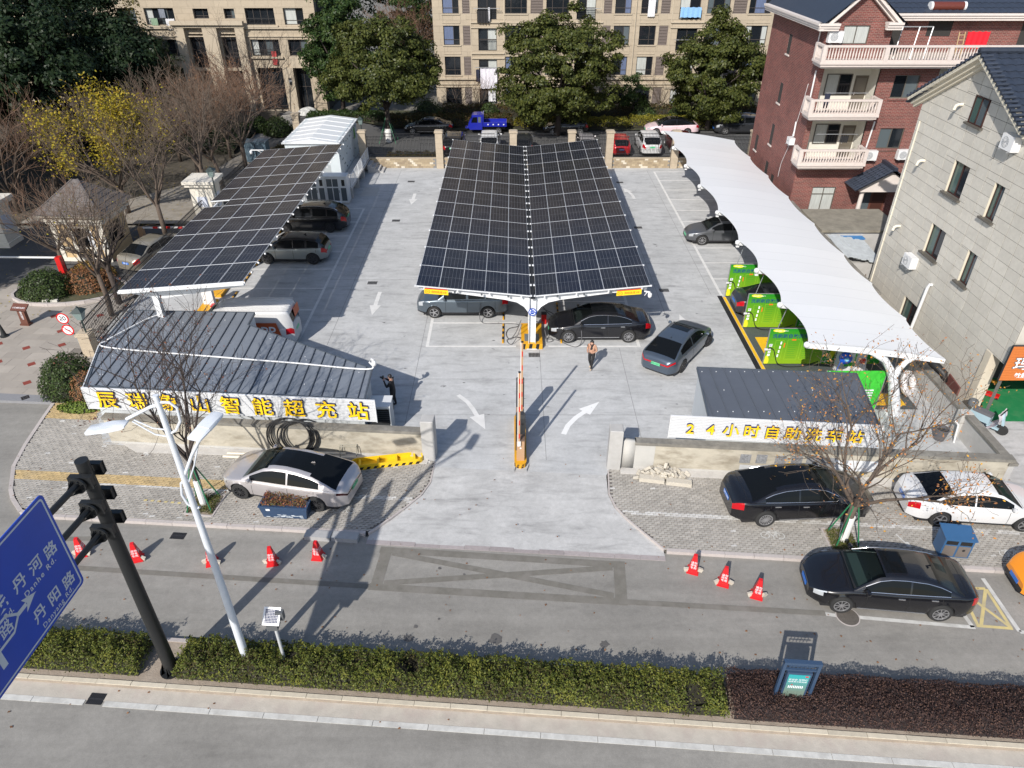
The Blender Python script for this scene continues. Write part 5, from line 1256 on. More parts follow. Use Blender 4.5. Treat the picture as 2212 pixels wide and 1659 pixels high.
 for(x,z,s)in((-L/2-0.012,0.72 if kind in('sedan','fastback','hatch')else 0.86,-1),(L/2+0.012,0.46,1)):
  pl=MB().box(x-0.006,x+0.006,-0.23,0.23,z-0.07,z+0.07).build('number_plate',pmx,t)
  if plate_txt and s<0:letter('plate_text',plate_txt,m_black if plate=='g' else m_wsign,pl,plane_frame((x-0.008,0,z),(0,-1,0),(0,0,1)),size=0.12)
 return t
def weld(o):
 bm=bmesh.new();bm.from_mesh(o.data);bmesh.ops.remove_doubles(bm,verts=bm.verts,dist=0.0008);bm.to_mesh(o.data);bm.free()
 for p in o.data.polygons:p.use_smooth=True
 try:o.data.set_sharp_from_angle(angle=R_(38))
 except Exception:pass
PI=math.pi
p_black=paint('black',(0.006,0.006,0.008),0.0,0.25);p_silver=paint('pearl_silver',(0.52,0.49,0.49),0.55,0.35);p_white=paint('white',(0.60,0.60,0.60),0.0,0.3)
p_grey=paint('graphite',(0.11,0.115,0.125),0.5);p_bluegrey=paint('blue_grey',(0.085,0.11,0.145),0.5);p_slate=paint('slate',(0.10,0.125,0.15),0.5);p_satin=paint('satin_grey',(0.26,0.28,0.27),0.5,0.4)
p_darkgrey=paint('anthracite',(0.035,0.037,0.042),0.4);p_red=paint('red',(0.42,0.012,0.015),0.2);p_maroon=paint('maroon',(0.10,0.008,0.008),0.2);p_pink=paint('pink',(0.72,0.55,0.58),0.1);p_champ=paint('champagne',(0.34,0.31,0.25),0.5);p_orange=paint('orange',(0.75,0.25,0.01),0.0)
# cars on the pavement and the street
car('pearl silver fastback sedan with black glass roof parked on the left pavement','fastback',(-8.15,19.95),math.atan2(0.65,-2.85),p_silver,plate='g',plate_txt='浙B·D0945',glass_roof=True,chrome=False,spokes=10,dark_rims=True,bar=True,tailm=M('smoked_lamp',(0.03,0.006,0.008),0.15),trows=(5,))
car('long black limousine with chrome window line parked under the right street tree','sedan',(10.2,18.98),0.06,p_black,plate='b',plate_txt='浙B·Y888',chrome=True,spokes=14,scale=1.05,glass_roof=True)
car('white saloon parked behind the blue litter bin on the right pavement','sedan',(16.3,18.72),-0.09,p_white,plate='b',plate_txt='浙B·9LL7',spokes=5,scale=0.97)
car('black saloon with sunroof parked at the kerb beside the traffic cones','sedan',(11.75,15.12,-0.12),PI-0.108,p_black,plate='b',plate_txt='浙B·2A69',chrome=True,spokes=9,sunroof=True,wsm=see_through('greenish_windscreen',(0.66,0.82,0.78),0.85),seat=m_seat_b)
car('orange taxi nosing in from the right edge of the street','sedan',(18.45,15.2,-0.12),PI-0.09,p_orange,plate='b')
# left row of bays
car('black SUV with roof rails parked by the power cabinets','suv',(-13.55,46.25),PI-0.02,p_black,plate='g',plate_txt='浙BD3D6',spokes=14,dark_rims=True,rails=True,chrome=False,scale=1.04,lean_h=0.97)
car('satin grey crossover charging under the left canopy edge','hatch',(-13.5,41.05),PI-0.02,p_satin,plate='g',spokes=6,dark_rims=True,scale=1.06,lean_h=0.98,bar=True,roofmat=p_black)
vn=car('white panel van with an orange APP panel behind the grey shed','van',(-13.3,30.95),PI,p_white,plate='g',spokes=7,scale=0.95,lean_h=0.95)
k=MB();W_=0.99
for i in range(9):k.bar((-2.6,-0.72+i*0.18,2.135),(0.9,-0.72+i*0.18,2.135),0.03,0.03)
k.build('roof_ribs',p_white,vn)
m_oj=M('van_orange',(0.48,0.10,0.03),0.4)
k=MB();k.add([(-2.0,0.985,0.75),(0.6,0.985,0.75),(0.6,0.93,1.45),(-2.2,0.93,1.45)],[(0,1,2,3)])
pnl=MB().add([(-2.3,0.995,0.55),(0.4,0.995,0.55),(0.4,0.945,1.55),(-2.05,0.945,1.55)],[(3,2,1,0)]).build('orange_panel',m_oj,vn)
letter('panel_text','APP',m_wsign,pnl,plane_frame((-1.35,0.985,1.05),(-1,0,0),(0,-0.05,1)),size=0.75,bold=0.01)
pb=MB().add([(-2.795,-0.75,1.45),(-2.795,0.1,1.45),(-2.76,0.1,1.95),(-2.76,-0.75,1.95)],[(0,1,2,3)]).build('rear_panel',m_oj,vn)
# centre bays
car('blue grey SUV nose out on the left side of the butterfly canopy','suv',(-2.62,34.2),PI,p_slate,plate='g',spokes=5,scale=1.0,chrome=False)
car('black electric saloon charging on the right side of the butterfly canopy','sedan',(4.38,31.62),PI+0.01,p_black,plate='g',chrome=True,spokes=10,glass_roof=True,scale=1.03)
car('blue grey saloon turning into the right lane with its mirror out','fastback',(8.02,29.62),math.atan2(2.16,1.56),p_bluegrey,plate='g',plate_txt='浙A16012',spokes=8,dark_rims=True,bar=True,steer=-0.35,glass_roof=False,roofmat=p_bluegrey,trows=(5,),sunroof=True,scale=0.97)
# right row
car('graphite saloon parked half under the white membrane canopy','sedan',(13.75,44.0),PI,p_grey,plate='g',spokes=8,sunroof=True)
car('dark saloon being washed between the green partitions','sedan',(14.3,34.05),0.0,p_darkgrey,plate='b')
# compound drive behind the fence
car('black saloon in the shade beside the tall tree trunk behind the rear fence','sedan',(-8.1,71.3,-0.05),PI,p_black,plate='b',chrome=True,scale=0.95)
car('black hatchback half hidden behind the middle tree','hatch',(5.2,71.0,-0.05),PI,p_black,plate='b')
car('pale pink sedan with dark roof behind the white canopy','fastback',(15.4,71.0,-0.05),PI,p_pink,plate='g',roofmat=p_black,glass_roof=True)
car('dark estate in the shade next to the brick house corner','suv',(22.0,71.3,-0.05),PI,p_darkgrey,plate='b',rails=True)
car('red saloon with its tail to the rear fence','hatch',(9.55,64.8,-0.05),PI/2,p_red,plate='b',plate_txt='浙B·YP71')
car('white SUV with its tail to the rear fence','suv',(12.25,65.3,-0.05),PI/2,p_white,plate='g',dark_rims=True)
car('maroon car with its tail to the fence beside the white SUV','suv',(15.0,65.2,-0.05),PI/2,p_maroon,plate='b')
car('black car with red lamps behind the rear fence pillar','suv',(-5.2,65.0,-0.05),PI/2,p_black,plate='g')
car('white car behind the far end of the butterfly canopy','suv',(-2.0,65.3,-0.05),PI/2,p_white,plate='b')
car('dark parked car behind the valley of the butterfly canopy','hatch',(1.0,65.0,-0.05),PI/2,p_darkgrey,plate='b')
car('silver car behind the right wing of the butterfly canopy','hatch',(6.6,65.0,-0.05),PI/2,p_silver,plate='b')
car('champagne saloon leaving past the gatehouse on the left','sedan',(-21.9,41.0,0.012),math.atan2(4.3,1.5),p_champ,plate='b',plate_txt='浙B·J2')
# blue three wheeled cargo truck
t=thing('cargo_tricycle','blue three wheeled cargo truck on the drive behind the rear fence','truck',(-2.3,71.2,-0.05),PI)
p_blue=paint('royal_blue',(0.012,0.02,0.32),0.1)
prof=[(0.55,0.45),(1.75,0.45),(1.95,0.75),(1.85,1.1),(1.55,1.72),(1.4,1.82),(0.62,1.82),(0.55,1.75)]
k=MB();n=len(prof)
k.add([(x,-0.68,z)for x,z in prof]+[(x,0.68,z)for x,z in prof],[tuple(range(n)),tuple(range(2*n-1,n-1,-1))]+[((i+1)%n,i,n+i,n+(i+1)%n)for i in range(n)])
k.build('cab',p_blue,t)
for s in(1,-1):
 MB().add([(1.02,s*0.685,1.1),(1.62,s*0.685,1.1),(1.42,s*0.685,1.6),(1.02,s*0.685,1.62)],[(0,1,2,3)if s<0 else(3,2,1,0)]).build('door_window',m_glass,t)
 MB().add([(0.68,s*0.685,1.12),(0.94,s*0.685,1.12),(0.94,s*0.685,1.62),(0.68,s*0.685,1.62)],[(0,1,2,3)if s<0 else(3,2,1,0)]).build('rear_side_window',M('grey_glass',(0.10,0.12,0.13),0.1),t)
MB().add([(1.84,-0.58,1.16),(1.84,0.58,1.16),(1.57,0.55,1.7),(1.57,-0.55,1.7)],[(0,1,2,3)]).build('windscreen',m_glass,t)
MB().box(0.42,0.52,-0.72,0.72,0.75,1.88).build('headboard',p_blue,t)
k=MB();k.box(-1.75,0.4,-0.75,0.75,0.75,0.82);k.box(-1.75,0.4,-0.75,-0.71,0.82,1.15);k.box(-1.75,0.4,0.71,0.75,0.82,1.15);k.box(-1.79,-1.75,-0.75,0.75,0.75,1.15);k.build('cargo_bed',p_blue,t)
k=MB()
for i in range(4):
 for s in(1,-1):k.cbox((-1.5+i*0.5,s*0.753,0.95),(0.12,0.012,0.1))
k.build('reflectors',m_white,t)
MB().box(-1.6,1.4,-0.3,0.3,0.4,0.72).build('chassis',m_trim,t)
wheel(t,-1.0,0.68,0.32,1,6,False,0.18);wheel(t,-1.0,-0.68,0.32,-1,6,False,0.18);wheel(t,1.75,0.0,0.28,1,6,True,0.14)
MB().box(1.9,2.2,-0.35,0.35,0.5,0.62).build('front_mudguard',p_blue,t)
# ------------------------------------------------------------------ street furniture
m_gblack=M('gantry_black',(0.012,0.013,0.014),0.5,var=0.2,scale=30)
t=thing('road_sign_gantry','thick black gantry post carrying the big blue direction sign','sign post',(-9.68,12.33,0))
MB().cyl((0,0,0),(0,0,7.72),0.18,24,0.145).build('post',m_gblack,t,smooth='auto')
k=MB();k.lathe([(0.32,0),(0.32,0.03)],n=20)
for i in range(8):
 a=math.pi*i/4;k.add([(0.2*math.cos(a),0.2*math.sin(a),0.03),(0.31*math.cos(a),0.31*math.sin(a),0.03),(0.2*math.cos(a),0.2*math.sin(a),0.35)],[(0,1,2),(2,1,0)])
k.build('base_plate',m_gblack,t)
ad=Vector((-0.06,-0.998,0)).normalized()
for z in(7.3,6.53,5.76):
 e=ad*4.6+Vector((0,0,z+0.42))
 s0=ad*0.42+Vector((0,0,z+0.03));MB().tube([s0,ad*2.4+Vector((0,0,z+0.17)),e],[0.075,0.068,0.06],14).build('arm',m_gblack,t,smooth='auto')
 c0=ad*0.36+Vector((0,0,z));fl=MB();fl.cyl(c0,ad*0.385+Vector((0,0,z)),0.2,20);fl.cyl(ad*0.39+Vector((0,0,z)),ad*0.42+Vector((0,0,z+0.003)),0.2,20)
 for i in range(8):
  a=math.pi*(i+0.5)/4;v=Vector((0.15*math.cos(a),0,0.15*math.sin(a)));fl.cyl(ad*0.34+Vector((0,0,z))+v,ad*0.46+Vector((0,0,z))+v,0.018,6)
 for i in range(4):
  a=math.pi*i/2+0.4;v=Vector((math.cos(a),0,math.sin(a)));p=ad*0.42+Vector((0,0,z+0.003));q=ad*0.72+Vector((0,0,z+0.04))
  fl.add([tuple(p+v*0.19),tuple(p+v*0.07),tuple(q+v*0.07)],[(0,1,2),(2,1,0)])
 fl.build('flange',m_gblack,t)
 for s in(-1,1):
  cl=MB();cl.box(-0.26,0.26,s*0.30-0.012,s*0.30+0.012,z-0.16,z+0.16)
  for zz_ in(-0.15,0.15):cl.box(-0.25,0.25,min(s*0.17,s*0.3),max(s*0.17,s*0.3),z+zz_-0.012,z+zz_+0.012)
  for xx in(-0.24,0.22):cl.box(xx,xx+0.02,min(s*0.18,s*0.3),max(s*0.18,s*0.3),z-0.14,z+0.14)
  cl.build('clamp',m_gblack,t)
sg=thing('direction_sign','large blue road direction sign with white lettering at the lower left','sign',(-9.47,10.67,6.95),0)
m_sblue=M('traffic_blue',(0.006,0.055,0.42),0.4,var=0.10,scale=0.8);m_swhite=M('reflective_white',(0.50,0.54,0.60),0.4)
def rounded(w0,w1,h0,h1,r,n=6):
 pts=[]
 for(cx_,cy_,a0)in((w1-r,h1-r,0),(w0+r,h1-r,PI/2),(w0+r,h0+r,PI),(w1-r,h0+r,1.5*PI)):
  for i in range(n+1):a=a0+PI/2*i/n;pts.append((cx_+r*math.cos(a),cy_+r*math.sin(a)))
 return pts
ex=Vector((0.06,0.998,0.0)).normalized();ez=Vector((0,0,1));en=ex.cross(ez)
def SP(u,v,d=0.0):return tuple(ex*u+ez*v+en*d)
def flat_ring(k,outer,inner,d):
 n=len(outer);k.add([SP(*p,d)for p in outer]+[SP(*p,d)for p in inner],[(i,(i+1)%n,n+(i+1)%n,n+i)for i in range(n)])
pts=rounded(-4.6,0,-1.3,1.3,0.11);n=len(pts)
k=MB();k.add([SP(*p,0.012)for p in pts]+[SP(*p,-0.012)for p in pts],[tuple(range(n)),tuple(range(2*n-1,n-1,-1))]+[((i+1)%n,i,n+i,n+(i+1)%n)for i in range(n)]);k.build('panel',m_sblue,sg)
k=MB();flat_ring(k,rounded(-4.54,-0.06,-1.24,1.24,0.085),rounded(-4.5,-0.10,-1.2,1.2,0.06),0.0145);k.build('border',m_swhite,sg)
k=MB();k.box(-0.01,0.01,-0.01,0.01,-0.01,0.01)
for v in(0.6,-0.2,-0.95):pass
MB().add([SP(-4.5,0.75,-0.06),SP(0,0.75,-0.06),SP(0,0.85,-0.06),SP(-4.5,0.85,-0.06),SP(-4.5,0.75,-0.014),SP(0,0.75,-0.014),SP(0,0.85,-0.014),SP(-4.5,0.85,-0.014)],[(0,3,2,1),(3,7,6,2),(0,1,5,4)]).build('stiffener',m_gblack,sg)
def slet(body,u,v,size,bold=0.0,spacing=1.0):return letter('lettering',body,m_swhite,sg,plane_frame(SP(u,v,0.0155),ex,ez),size=size,bold=bold,spacing=spacing)
for ch,u,v in(('丹',-1.36,0.2),('河',-0.88,0.16),('路',-0.42,0.10),('丹',-1.30,-0.78),('阳',-0.83,-0.82),('路',-0.36,-0.88)):slet(ch,u,v,0.36,0.006)
slet('Danhe Rd.',-0.9,-0.14,0.19,0.003,1.25);slet('Danyang Rd.',-0.86,-1.1,0.17,0.002,1.2)
slet('浅',-1.95,0.22,0.43,0.006);slet('Rd.',-1.85,-0.08,0.19,0.003);slet('路',-2.05,-0.3,0.34,0.004);slet('谷',-2.42,-0.3,0.34,0.004);slet('山',-2.8,-0.3,0.34,0.004);slet('象山',-3.6,0.3,0.43,0.006)
k=MB();d=0.0155
def poly(p):k.add([SP(*q,d)for q in p],[tuple(range(len(p)))])
poly([(-1.52,-0.46),(-1.2,-0.3),(-1.14,-0.29),(-1.52,-0.12),(-1.43,-0.29)]);poly([(-1.75,-0.34),(-1.45,-0.34),(-1.45,-0.24),(-1.75,-0.24)])
poly([(-3.2,-0.08),(-1.95,-0.08),(-1.95,-0.02),(-3.2,-0.02)]);poly([(-1.95,-0.08),(-1.75,-0.27),(-1.7,-0.24),(-1.93,-0.02)]);poly([(-3.2,-0.54),(-1.95,-0.54),(-1.95,-0.48),(-3.2,-0.48)]);poly([(-1.95,-0.54),(-1.93,-0.53),(-1.7,-0.33),(-1.75,-0.3),(-1.95,-0.48)]);poly([(-2.5,-0.9),(-2.36,-0.9),(-2.36,-0.54),(-2.5,-0.54)])
k.build('arrow',m_swhite,sg)
# white street lamp
m_lamp=M('lamp_white',(0.60,0.63,0.67),0.4,var=0.05,scale=8)
t=thing('street_lamp','tall white street lamp with two flat lamp heads in the hedge','street lamp',(-7.52,12.42,0))
MB().tube([(0,0,0),(0,0,3.0),(-0.05,0,9.43)],[0.115,0.10,0.06],16).build('post',m_lamp,t,smooth='auto')
MB().tube([(-0.08,0,9.18),(-0.25,0.0,9.12),(-0.85,0.0,8.80)],0.04,10).build('arm',m_lamp,t,smooth='auto')
MB().tube([(0.0,0,7.2),(0.35,-0.03,7.85),(0.72,-0.05,8.42)],0.04,10).build('arm',m_lamp,t,smooth='auto')
k=MB();k.tube([(0.0,0.0,9.25),(0.2,0,9.24),(0.32,0,9.1),(0.3,0,8.75),(0.15,0,8.5),(0.02,0,8.42)],0.03,8);k.tube([(0.0,0.0,7.1),(-0.15,0,6.95),(-0.22,0,6.6),(-0.16,0,6.3),(0.0,0,6.15),(0.1,0,6.2)],0.03,8);k.tube([(0.0,0,8.5),(-0.35,0,8.55),(-0.7,0,8.78)],0.018,6);k.tube([(0.0,0,8.3),(-0.35,0,8.38),(-0.75,0,8.74)],0.018,6);k.tube([(0.05,0,7.0),(0.3,-0.02,7.5),(0.6,-0.04,8.25)],0.018,6);k.build('scroll',m_lamp,t,smooth='auto')
def lamp_head(c,rz,tilt):
 k=MB();L_,W_,H_=0.92,0.36,0.09;P=[]
 for i,(u,wv,hv)in enumerate(((-0.5,0.75,0.5),(-0.46,0.95,0.9),(-0.1,1.0,1.0),(-0.09,1.0,1.25),(0.1,1.0,1.35),(0.42,0.92,0.9),(0.5,0.72,0.4))):
  row=[]
  for(a,b)in((-1,-0.6),(-1,0.1),(-0.85,0.8),(0,1.0),(0.85,0.8),(1,0.1),(1,-0.6)):row.append((u*L_,a*W_/2*wv,b*H_/2*hv))
  P.append(row)
 k.grid(P,flip=True);n=len(P[0]);k.add(P[0],[tuple(range(n))]);k.add(P[-1],[tuple(reversed(range(n)))]);k.add([r[0]for r in P]+[r[-1]for r in P],[(i,i+1,7+i+1,7+i)for i in range(6)])
 o=k.build('lamp_head',m_lamp,t,smooth='auto');o.location=c;o.rotation_euler=(0,tilt,rz)
 return o
lamp_head((-1.35,0.0,8.58),0.0,-0.18);lamp_head((0.78,0.08,8.55),R_(72),-0.12)
# solar traffic counter on a short post
t=thing('solar_sensor','small solar panel unit on a short grey post in the hedge','sensor',(-6.43,12.39,0))
MB().cyl((0,0,0),(0,0,1.98),0.045,12).build('post',M('grey_post',(0.45,0.46,0.47),0.4),t,smooth='auto')
o=MB().box(-0.23,0.23,-0.235,0.235,-0.02,0.02).build('panel_frame',m_white,t);o.location=(0,-0.02,2.28);o.rotation_euler=(R_(42),0,R_(-4))
k=MB()
for i in range(9):
 for j in range(9):k.box(-0.175+i*0.04,-0.14+i*0.04,-0.175+j*0.04,-0.14+j*0.04,0.0205,0.022)
o2=k.build('cells',M('pv_blue',(0.03,0.04,0.09),0.7,spec=0.1),o)
MB().box(-0.16,0.13,-0.16,0.10,1.85,2.05).build('housing',M('unit_grey',(0.10,0.105,0.11),0.5),t);MB().box(0.1,0.3,-0.02,0.12,2.1,2.4).build('battery_box',M('unit_grey',(0.1,0.1,0.1)),t)
# information board in the purple hedge
m_navyf=M('navy_frame',(0.035,0.065,0.12),0.4)
t=thing('information_board','navy framed information board standing in the purple hedge','sign board',(7.52,11.27,0),RANG)
for x in(-0.44,0.44):MB().box(x-0.04,x+0.04,-0.045,0.045,0,1.86).build('post',m_navyf,t)
k=MB();k.box(-0.48,0.48,-0.06,0.06,1.78,1.87);k.box(-0.40,0.40,-0.03,0.03,0.22,0.28);k.box(-0.40,0.40,-0.03,0.03,1.52,1.56);k.build('cross_bar',m_navyf,t)
MB().box(-0.32,0.32,-0.05,0.05,0.34,1.46).build('case',m_navyf,t)
def poster_mat():
 m,n,l,b=_nodes('teal_poster');tc=n.new('ShaderNodeTexCoord');sp=n.new('ShaderNodeSeparateXYZ');l.new(tc.outputs['Object'],sp.inputs[0])
 cr=n.new('ShaderNodeValToRGB');e=cr.color_ramp.elements;e[0].position=0.5;e[0].color=(0.16,0.22,0.18,1);e[1].position=1.0;e[1].color=(0.02,0.32,0.34,1);a=n.new('ShaderNodeMath');a.operation='MULTIPLY';a.inputs[1].default_value=0.75;l.new(sp.outputs[2],a.inputs[0]);l.new(a.outputs[0],cr.inputs[0]);l.new(cr.outputs[0],b.inputs['Base Color']);b.inputs['Roughness'].default_value=0.25;return m
MB().box(-0.27,0.27,-0.056,-0.05,0.42,1.38).build('poster',poster_mat(),t)
pf=lambda x,z:plane_frame((x,-0.0585,z),(1,0,0),(0,0,1))
letter('poster_text','亚运会 文明行',m_wsign,t,pf(0.0,1.18),size=0.078);letter('poster_text','畅享浙江亚运城',m_wsign,t,pf(0.0,1.09),size=0.068)
k=MB()
for i in range(9):k.box(-0.2+i*0.045,-0.178+i*0.045,-0.059,-0.056,0.82,0.92)
k.build('poster_bars',m_wsign,t);MB().box(0.16,0.24,-0.059,-0.056,1.3,1.35).box(-0.14,-0.1,-0.059,-0.056,0.95,0.98).build('poster_red',m_redp,t)
k=MB()
for i in range(7):k.bar((0,0,0.285),(0.3*math.cos(PI*(i+0.5)/7),0,0.285+0.06*math.sin(PI*(i+0.5)/7)),0.012)
for i in range(6):k.bar((-0.3+i*0.1,0,1.6),(-0.25+i*0.1,0,1.74),0.014)
k.bar((-0.32,0,1.67),(0.32,0,1.67),0.02);k.build('ornament',m_navyf,t)
# traffic cones
m_cone=M('cone_red',(0.62,0.015,0.02),0.4,var=0.08,scale=6);m_stone=M('rubble_stone',(0.48,0.44,0.37),0.9,var=0.15,scale=12)
def make_cone():
 t=thing('traffic_cone','','cone')
 k=MB();a,b,h=0.15,0.055,0.74
 k.box(-0.19,0.19,-0.19,0.19,0,0.035);k.build('base',m_cone,t)
 k=MB();k.add([(-a,-a,0.12),(a,-a,0.12),(a,a,0.12),(-a,a,0.12),(-b,-b,h),(b,-b,h),(b,b,h),(-b,b,h),(-0.165,-0.165,0.035),(0.165,-0.165,0.035),(0.165,0.165,0.035),(-0.165,0.165,0.035)],[(0,1,5,4),(1,2,6,5),(2,3,7,6),(3,0,4,7),(4,5,6,7),(8,9,1,0),(9,10,2,1),(10,11,3,2),(11,8,0,3)])
 k.build('body',m_cone,t)
 MB().add([(-0.148,-0.1485,0.13),(0.148,-0.1485,0.13),(0.14,-0.1405,0.17),(-0.14,-0.1405,0.17)],[(0,1,2,3)]).build('orange_band',M('band_orange',(0.75,0.22,0.02),0.4),t)
 sl=(0,0.16,1)
 me=letter('lettering','请勿\n停车\n专用',m_wsign,t,plane_frame((0,-0.1175,0.36),(1,0,0),sl),size=0.10)
 letter('lettering','请勿\n停车',m_wsign,t,plane_frame((0.1105,0,0.4),(0,1,0),(-0.16,0,1)),size=0.10)
 return t
cone0=make_cone();cones=[(-14.52,16.81,0.25,'leftmost red cone, beside the black gantry post'),(-12.56,16.59,0.3,'second red cone from the left, between the black gantry and the lamp post'),(-10.0,16.42,0.3,'red cone half hidden behind the white lamp post'),(-7.98,16.42,0.2,'red cone right of the lamp post in front of the planter'),(-6.52,16.67,-0.1,'red cone next to the loose grey slabs at the kerb'),(5.96,16.08,-0.35,'red cone nearest the driveway on the right'),(6.83,15.56,-0.35,'middle red cone of the three on the right'),(7.77,15.06,-0.35,'red cone closest to the nose of the black street saloon')]
rnd=random.Random(12);CT=['cone beside the black gantry','cone between gantry and lamp post','cone behind the lamp post','cone before the planter','cone by the loose slabs','right hand cone nearest the driveway','middle right hand cone','cone by the black street saloon']
for i,(x,y,rz,lb)in enumerate(cones):
 c=cone0 if i==0 else dup(cone0)
 c.location=(x,y,-0.12);c.rotation_euler=(0,0,rz);c['label']=lb;c['group']='traffic cones on the street'
 for s in((-1,1)if i!=4 else(1,)):
  o=MB().cbox((0,0,0.09),(0.16,0.08,0.14),rnd.uniform(-0.4,0.4),rx=rnd.uniform(-0.2,0.2),ry=s*0.35).build('ballast_stone',m_stone,None,loc=(x+s*0.22,y-(0.02 if s<0 else 0.05),-0.12));tag(o,'%s pale block weighing the %s'%('left' if s<0 else 'right',CT[i]),'stone','stones weighing down the cones')
# planter, slabs, yellow trough
pp=RW(-9.42,18.02)
t=thing('flower_planter','navy planter box of red brown plants beside the silver sedan','planter',(*pp,0),RANG)
m_pl=M('planter_navy',(0.03,0.06,0.12),0.45,var=0.1,scale=8)
k=MB();k.add([(-0.78,-0.28,0),(0.78,-0.28,0),(0.78,0.28,0),(-0.78,0.28,0),(-0.86,-0.34,0.52),(0.86,-0.34,0.52),(0.86,0.34,0.52),(-0.86,0.34,0.52)],[(0,1,5,4),(1,2,6,5),(2,3,7,6),(3,0,4,7),(0,3,2,1),(4,5,6,7)]);k.build('box',m_pl,t)
k=MB();k.box(-0.88,0.88,-0.36,-0.31,0.5,0.56);k.box(-0.88,0.88,0.31,0.36,0.5,0.56);k.box(-0.88,-0.82,-0.31,0.31,0.5,0.56);k.box(0.82,0.88,-0.31,0.31,0.5,0.56);k.build('rim',m_pl,t)
k=MB();rnd=random.Random(2)
for i in range(26):x=rnd.uniform(-0.72,0.62);z=rnd.uniform(0.04,0.17);k.box(x,x+0.12,-0.302-z*0.11,-0.296-z*0.11,z,z+0.02)
k.build('wave_print',M('wave_white',(0.5,0.55,0.6),0.5),t);MB().box(-0.62,-0.48,-0.335,-0.325,0.36,0.44).build('emblem',m_wsign,t)
rng=np.random.default_rng(5);n=900;C=np.stack([rng.uniform(-0.8,0.8,n),rng.uniform(-0.3,0.3,n),0.53+rng.uniform(0,0.2,n)],1);lm=leafmat('rust_leaf',[(0.16,0.05,0.03),(0.28,0.10,0.06),(0.20,0.13,0.05),(0.10,0.10,0.03)])
link('plants',leaves('plants',C,np.tile([0,-0.3,1.0],(n,1)),0.075,lm,rng),t)
for i,(a,lb)in enumerate(((-8.0,'left of the two loose grey kerb slabs'),(-7.05,'right of the two loose grey kerb slabs'))):
 o=MB().box(-0.46,0.46,-0.17,0.17,-0.12,0.06).build('loose_slab',M('slab_grey',(0.34,0.34,0.34),0.9,var=0.1,scale=6));o.location=RW(a,17.02,0);o.rotation_euler=(0,0,RANG-0.02);tag(o,lb+' at the driveway mouth','slab','loose kerb slabs')
t=thing('yellow_trough','yellow steel island shell lying on the pavement by the left wall','barrier base',(*RW(-6.45,20.98),0),0.17)
m_yt=M('trough_yellow',(0.78,0.50,0.015),0.45,var=0.1,scale=4)
k=MB();nn_=8;out=[(-1.15-0.24*math.sin(PI*i/nn_),0.24*math.cos(PI*i/nn_))for i in range(nn_+1)]+[(1.15+0.24*math.sin(PI*i/nn_),-0.24*math.cos(PI*i/nn_))for i in range(nn_+1)]
inn=[(x*0.985,y*0.9)for x,y in out];n=len(out)
k.add([(x,y,0)for x,y in out]+[(x,y,0.24)for x,y in out]+[(x,y,0.24)for x,y in inn]+[(x,y,0.05)for x,y in inn],[f for i in range(n)for f in((i,(i+1)%n,n+(i+1)%n,n+i),(n+i,n+(i+1)%n,2*n+(i+1)%n,2*n+i),(2*n+i,2*n+(i+1)%n,3*n+(i+1)%n,3*n+i))]+[tuple(range(3*n,4*n))]);k.build('shell',m_yt,t)
for x in(-1.05,-0.35,0.35,1.05):MB().box(x-0.04,x+0.04,-0.21,0.21,0.06,0.2).build('rib',m_yt,t)
k=MB()
for i in range(9):x=-1.1+i*0.27;k.add([(x,-0.2425,0.01),(x+0.13,-0.2425,0.01),(x+0.2,-0.2425,0.13),(x+0.07,-0.2425,0.13)],[(0,1,2,3)])
k.build('black_stripes',m_black,t)
# coils of black pipe, loose white pipes and a frame
for i in range(6):
 t=MB();a0=rnd.uniform(0,6);cxx,R0=-8.75+(0.0,0.06,0.12,0.3,0.42,0.5)[i],(0.84,0.82,0.80,0.72,0.70,0.68)[i]
 pts=[(cxx+R0*math.cos(2*PI*j/40),22.0+0.012*i-0.08*(i>2)+0.10*math.sin(2*PI*j/40),0.86+R0*0.98*math.sin(2*PI*j/40))for j in range(41)]
 o=t.tube(pts,0.03,8,False).build('pipe_coil',m_rubber,None,smooth=True);tag(o,'%s hoop of black pipe hung against the left wall'%('first','second','third','fourth','fifth','sixth')[i],'pipe','coiled black pipe')
for i,(p,q,lb)in enumerate((((-11.3,21.95,0.06),(-8.9,21.82,0.06),'upper cream pipe lying left of the black coil'),((-11.4,21.75,0.06),(-9.2,21.6,0.06),'lower cream pipe lying left of the black coil'),((-8.4,22.02,0.07),(-6.6,21.9,0.07),'cream pipe lying behind the silver sedan roof'),((-7.6,21.75,0.06),(-5.2,21.62,0.06),'long cream pipe lying by the yellow trough'))):
 o=MB().cyl(p,q,0.055,10).build('plastic_pipe',M('cream_pvc',(0.62,0.57,0.47),0.5),None,smooth='auto');tag(o,lb,'pipe','loose plastic pipes')
k=MB()
for s in(0,1):k.tube([(-6.75,21.65+s*0.3,0),(-6.75,21.75+s*0.12,0.55),(-6.1,21.75+s*0.12,0.55),(-6.1,21.65+s*0.3,0)],0.022,6)
o=k.build('steel_stand',M('stand_grey',(0.34,0.32,0.26),0.5));tag(o,'small tubular stand leaning by the left wall near the trough','stand')
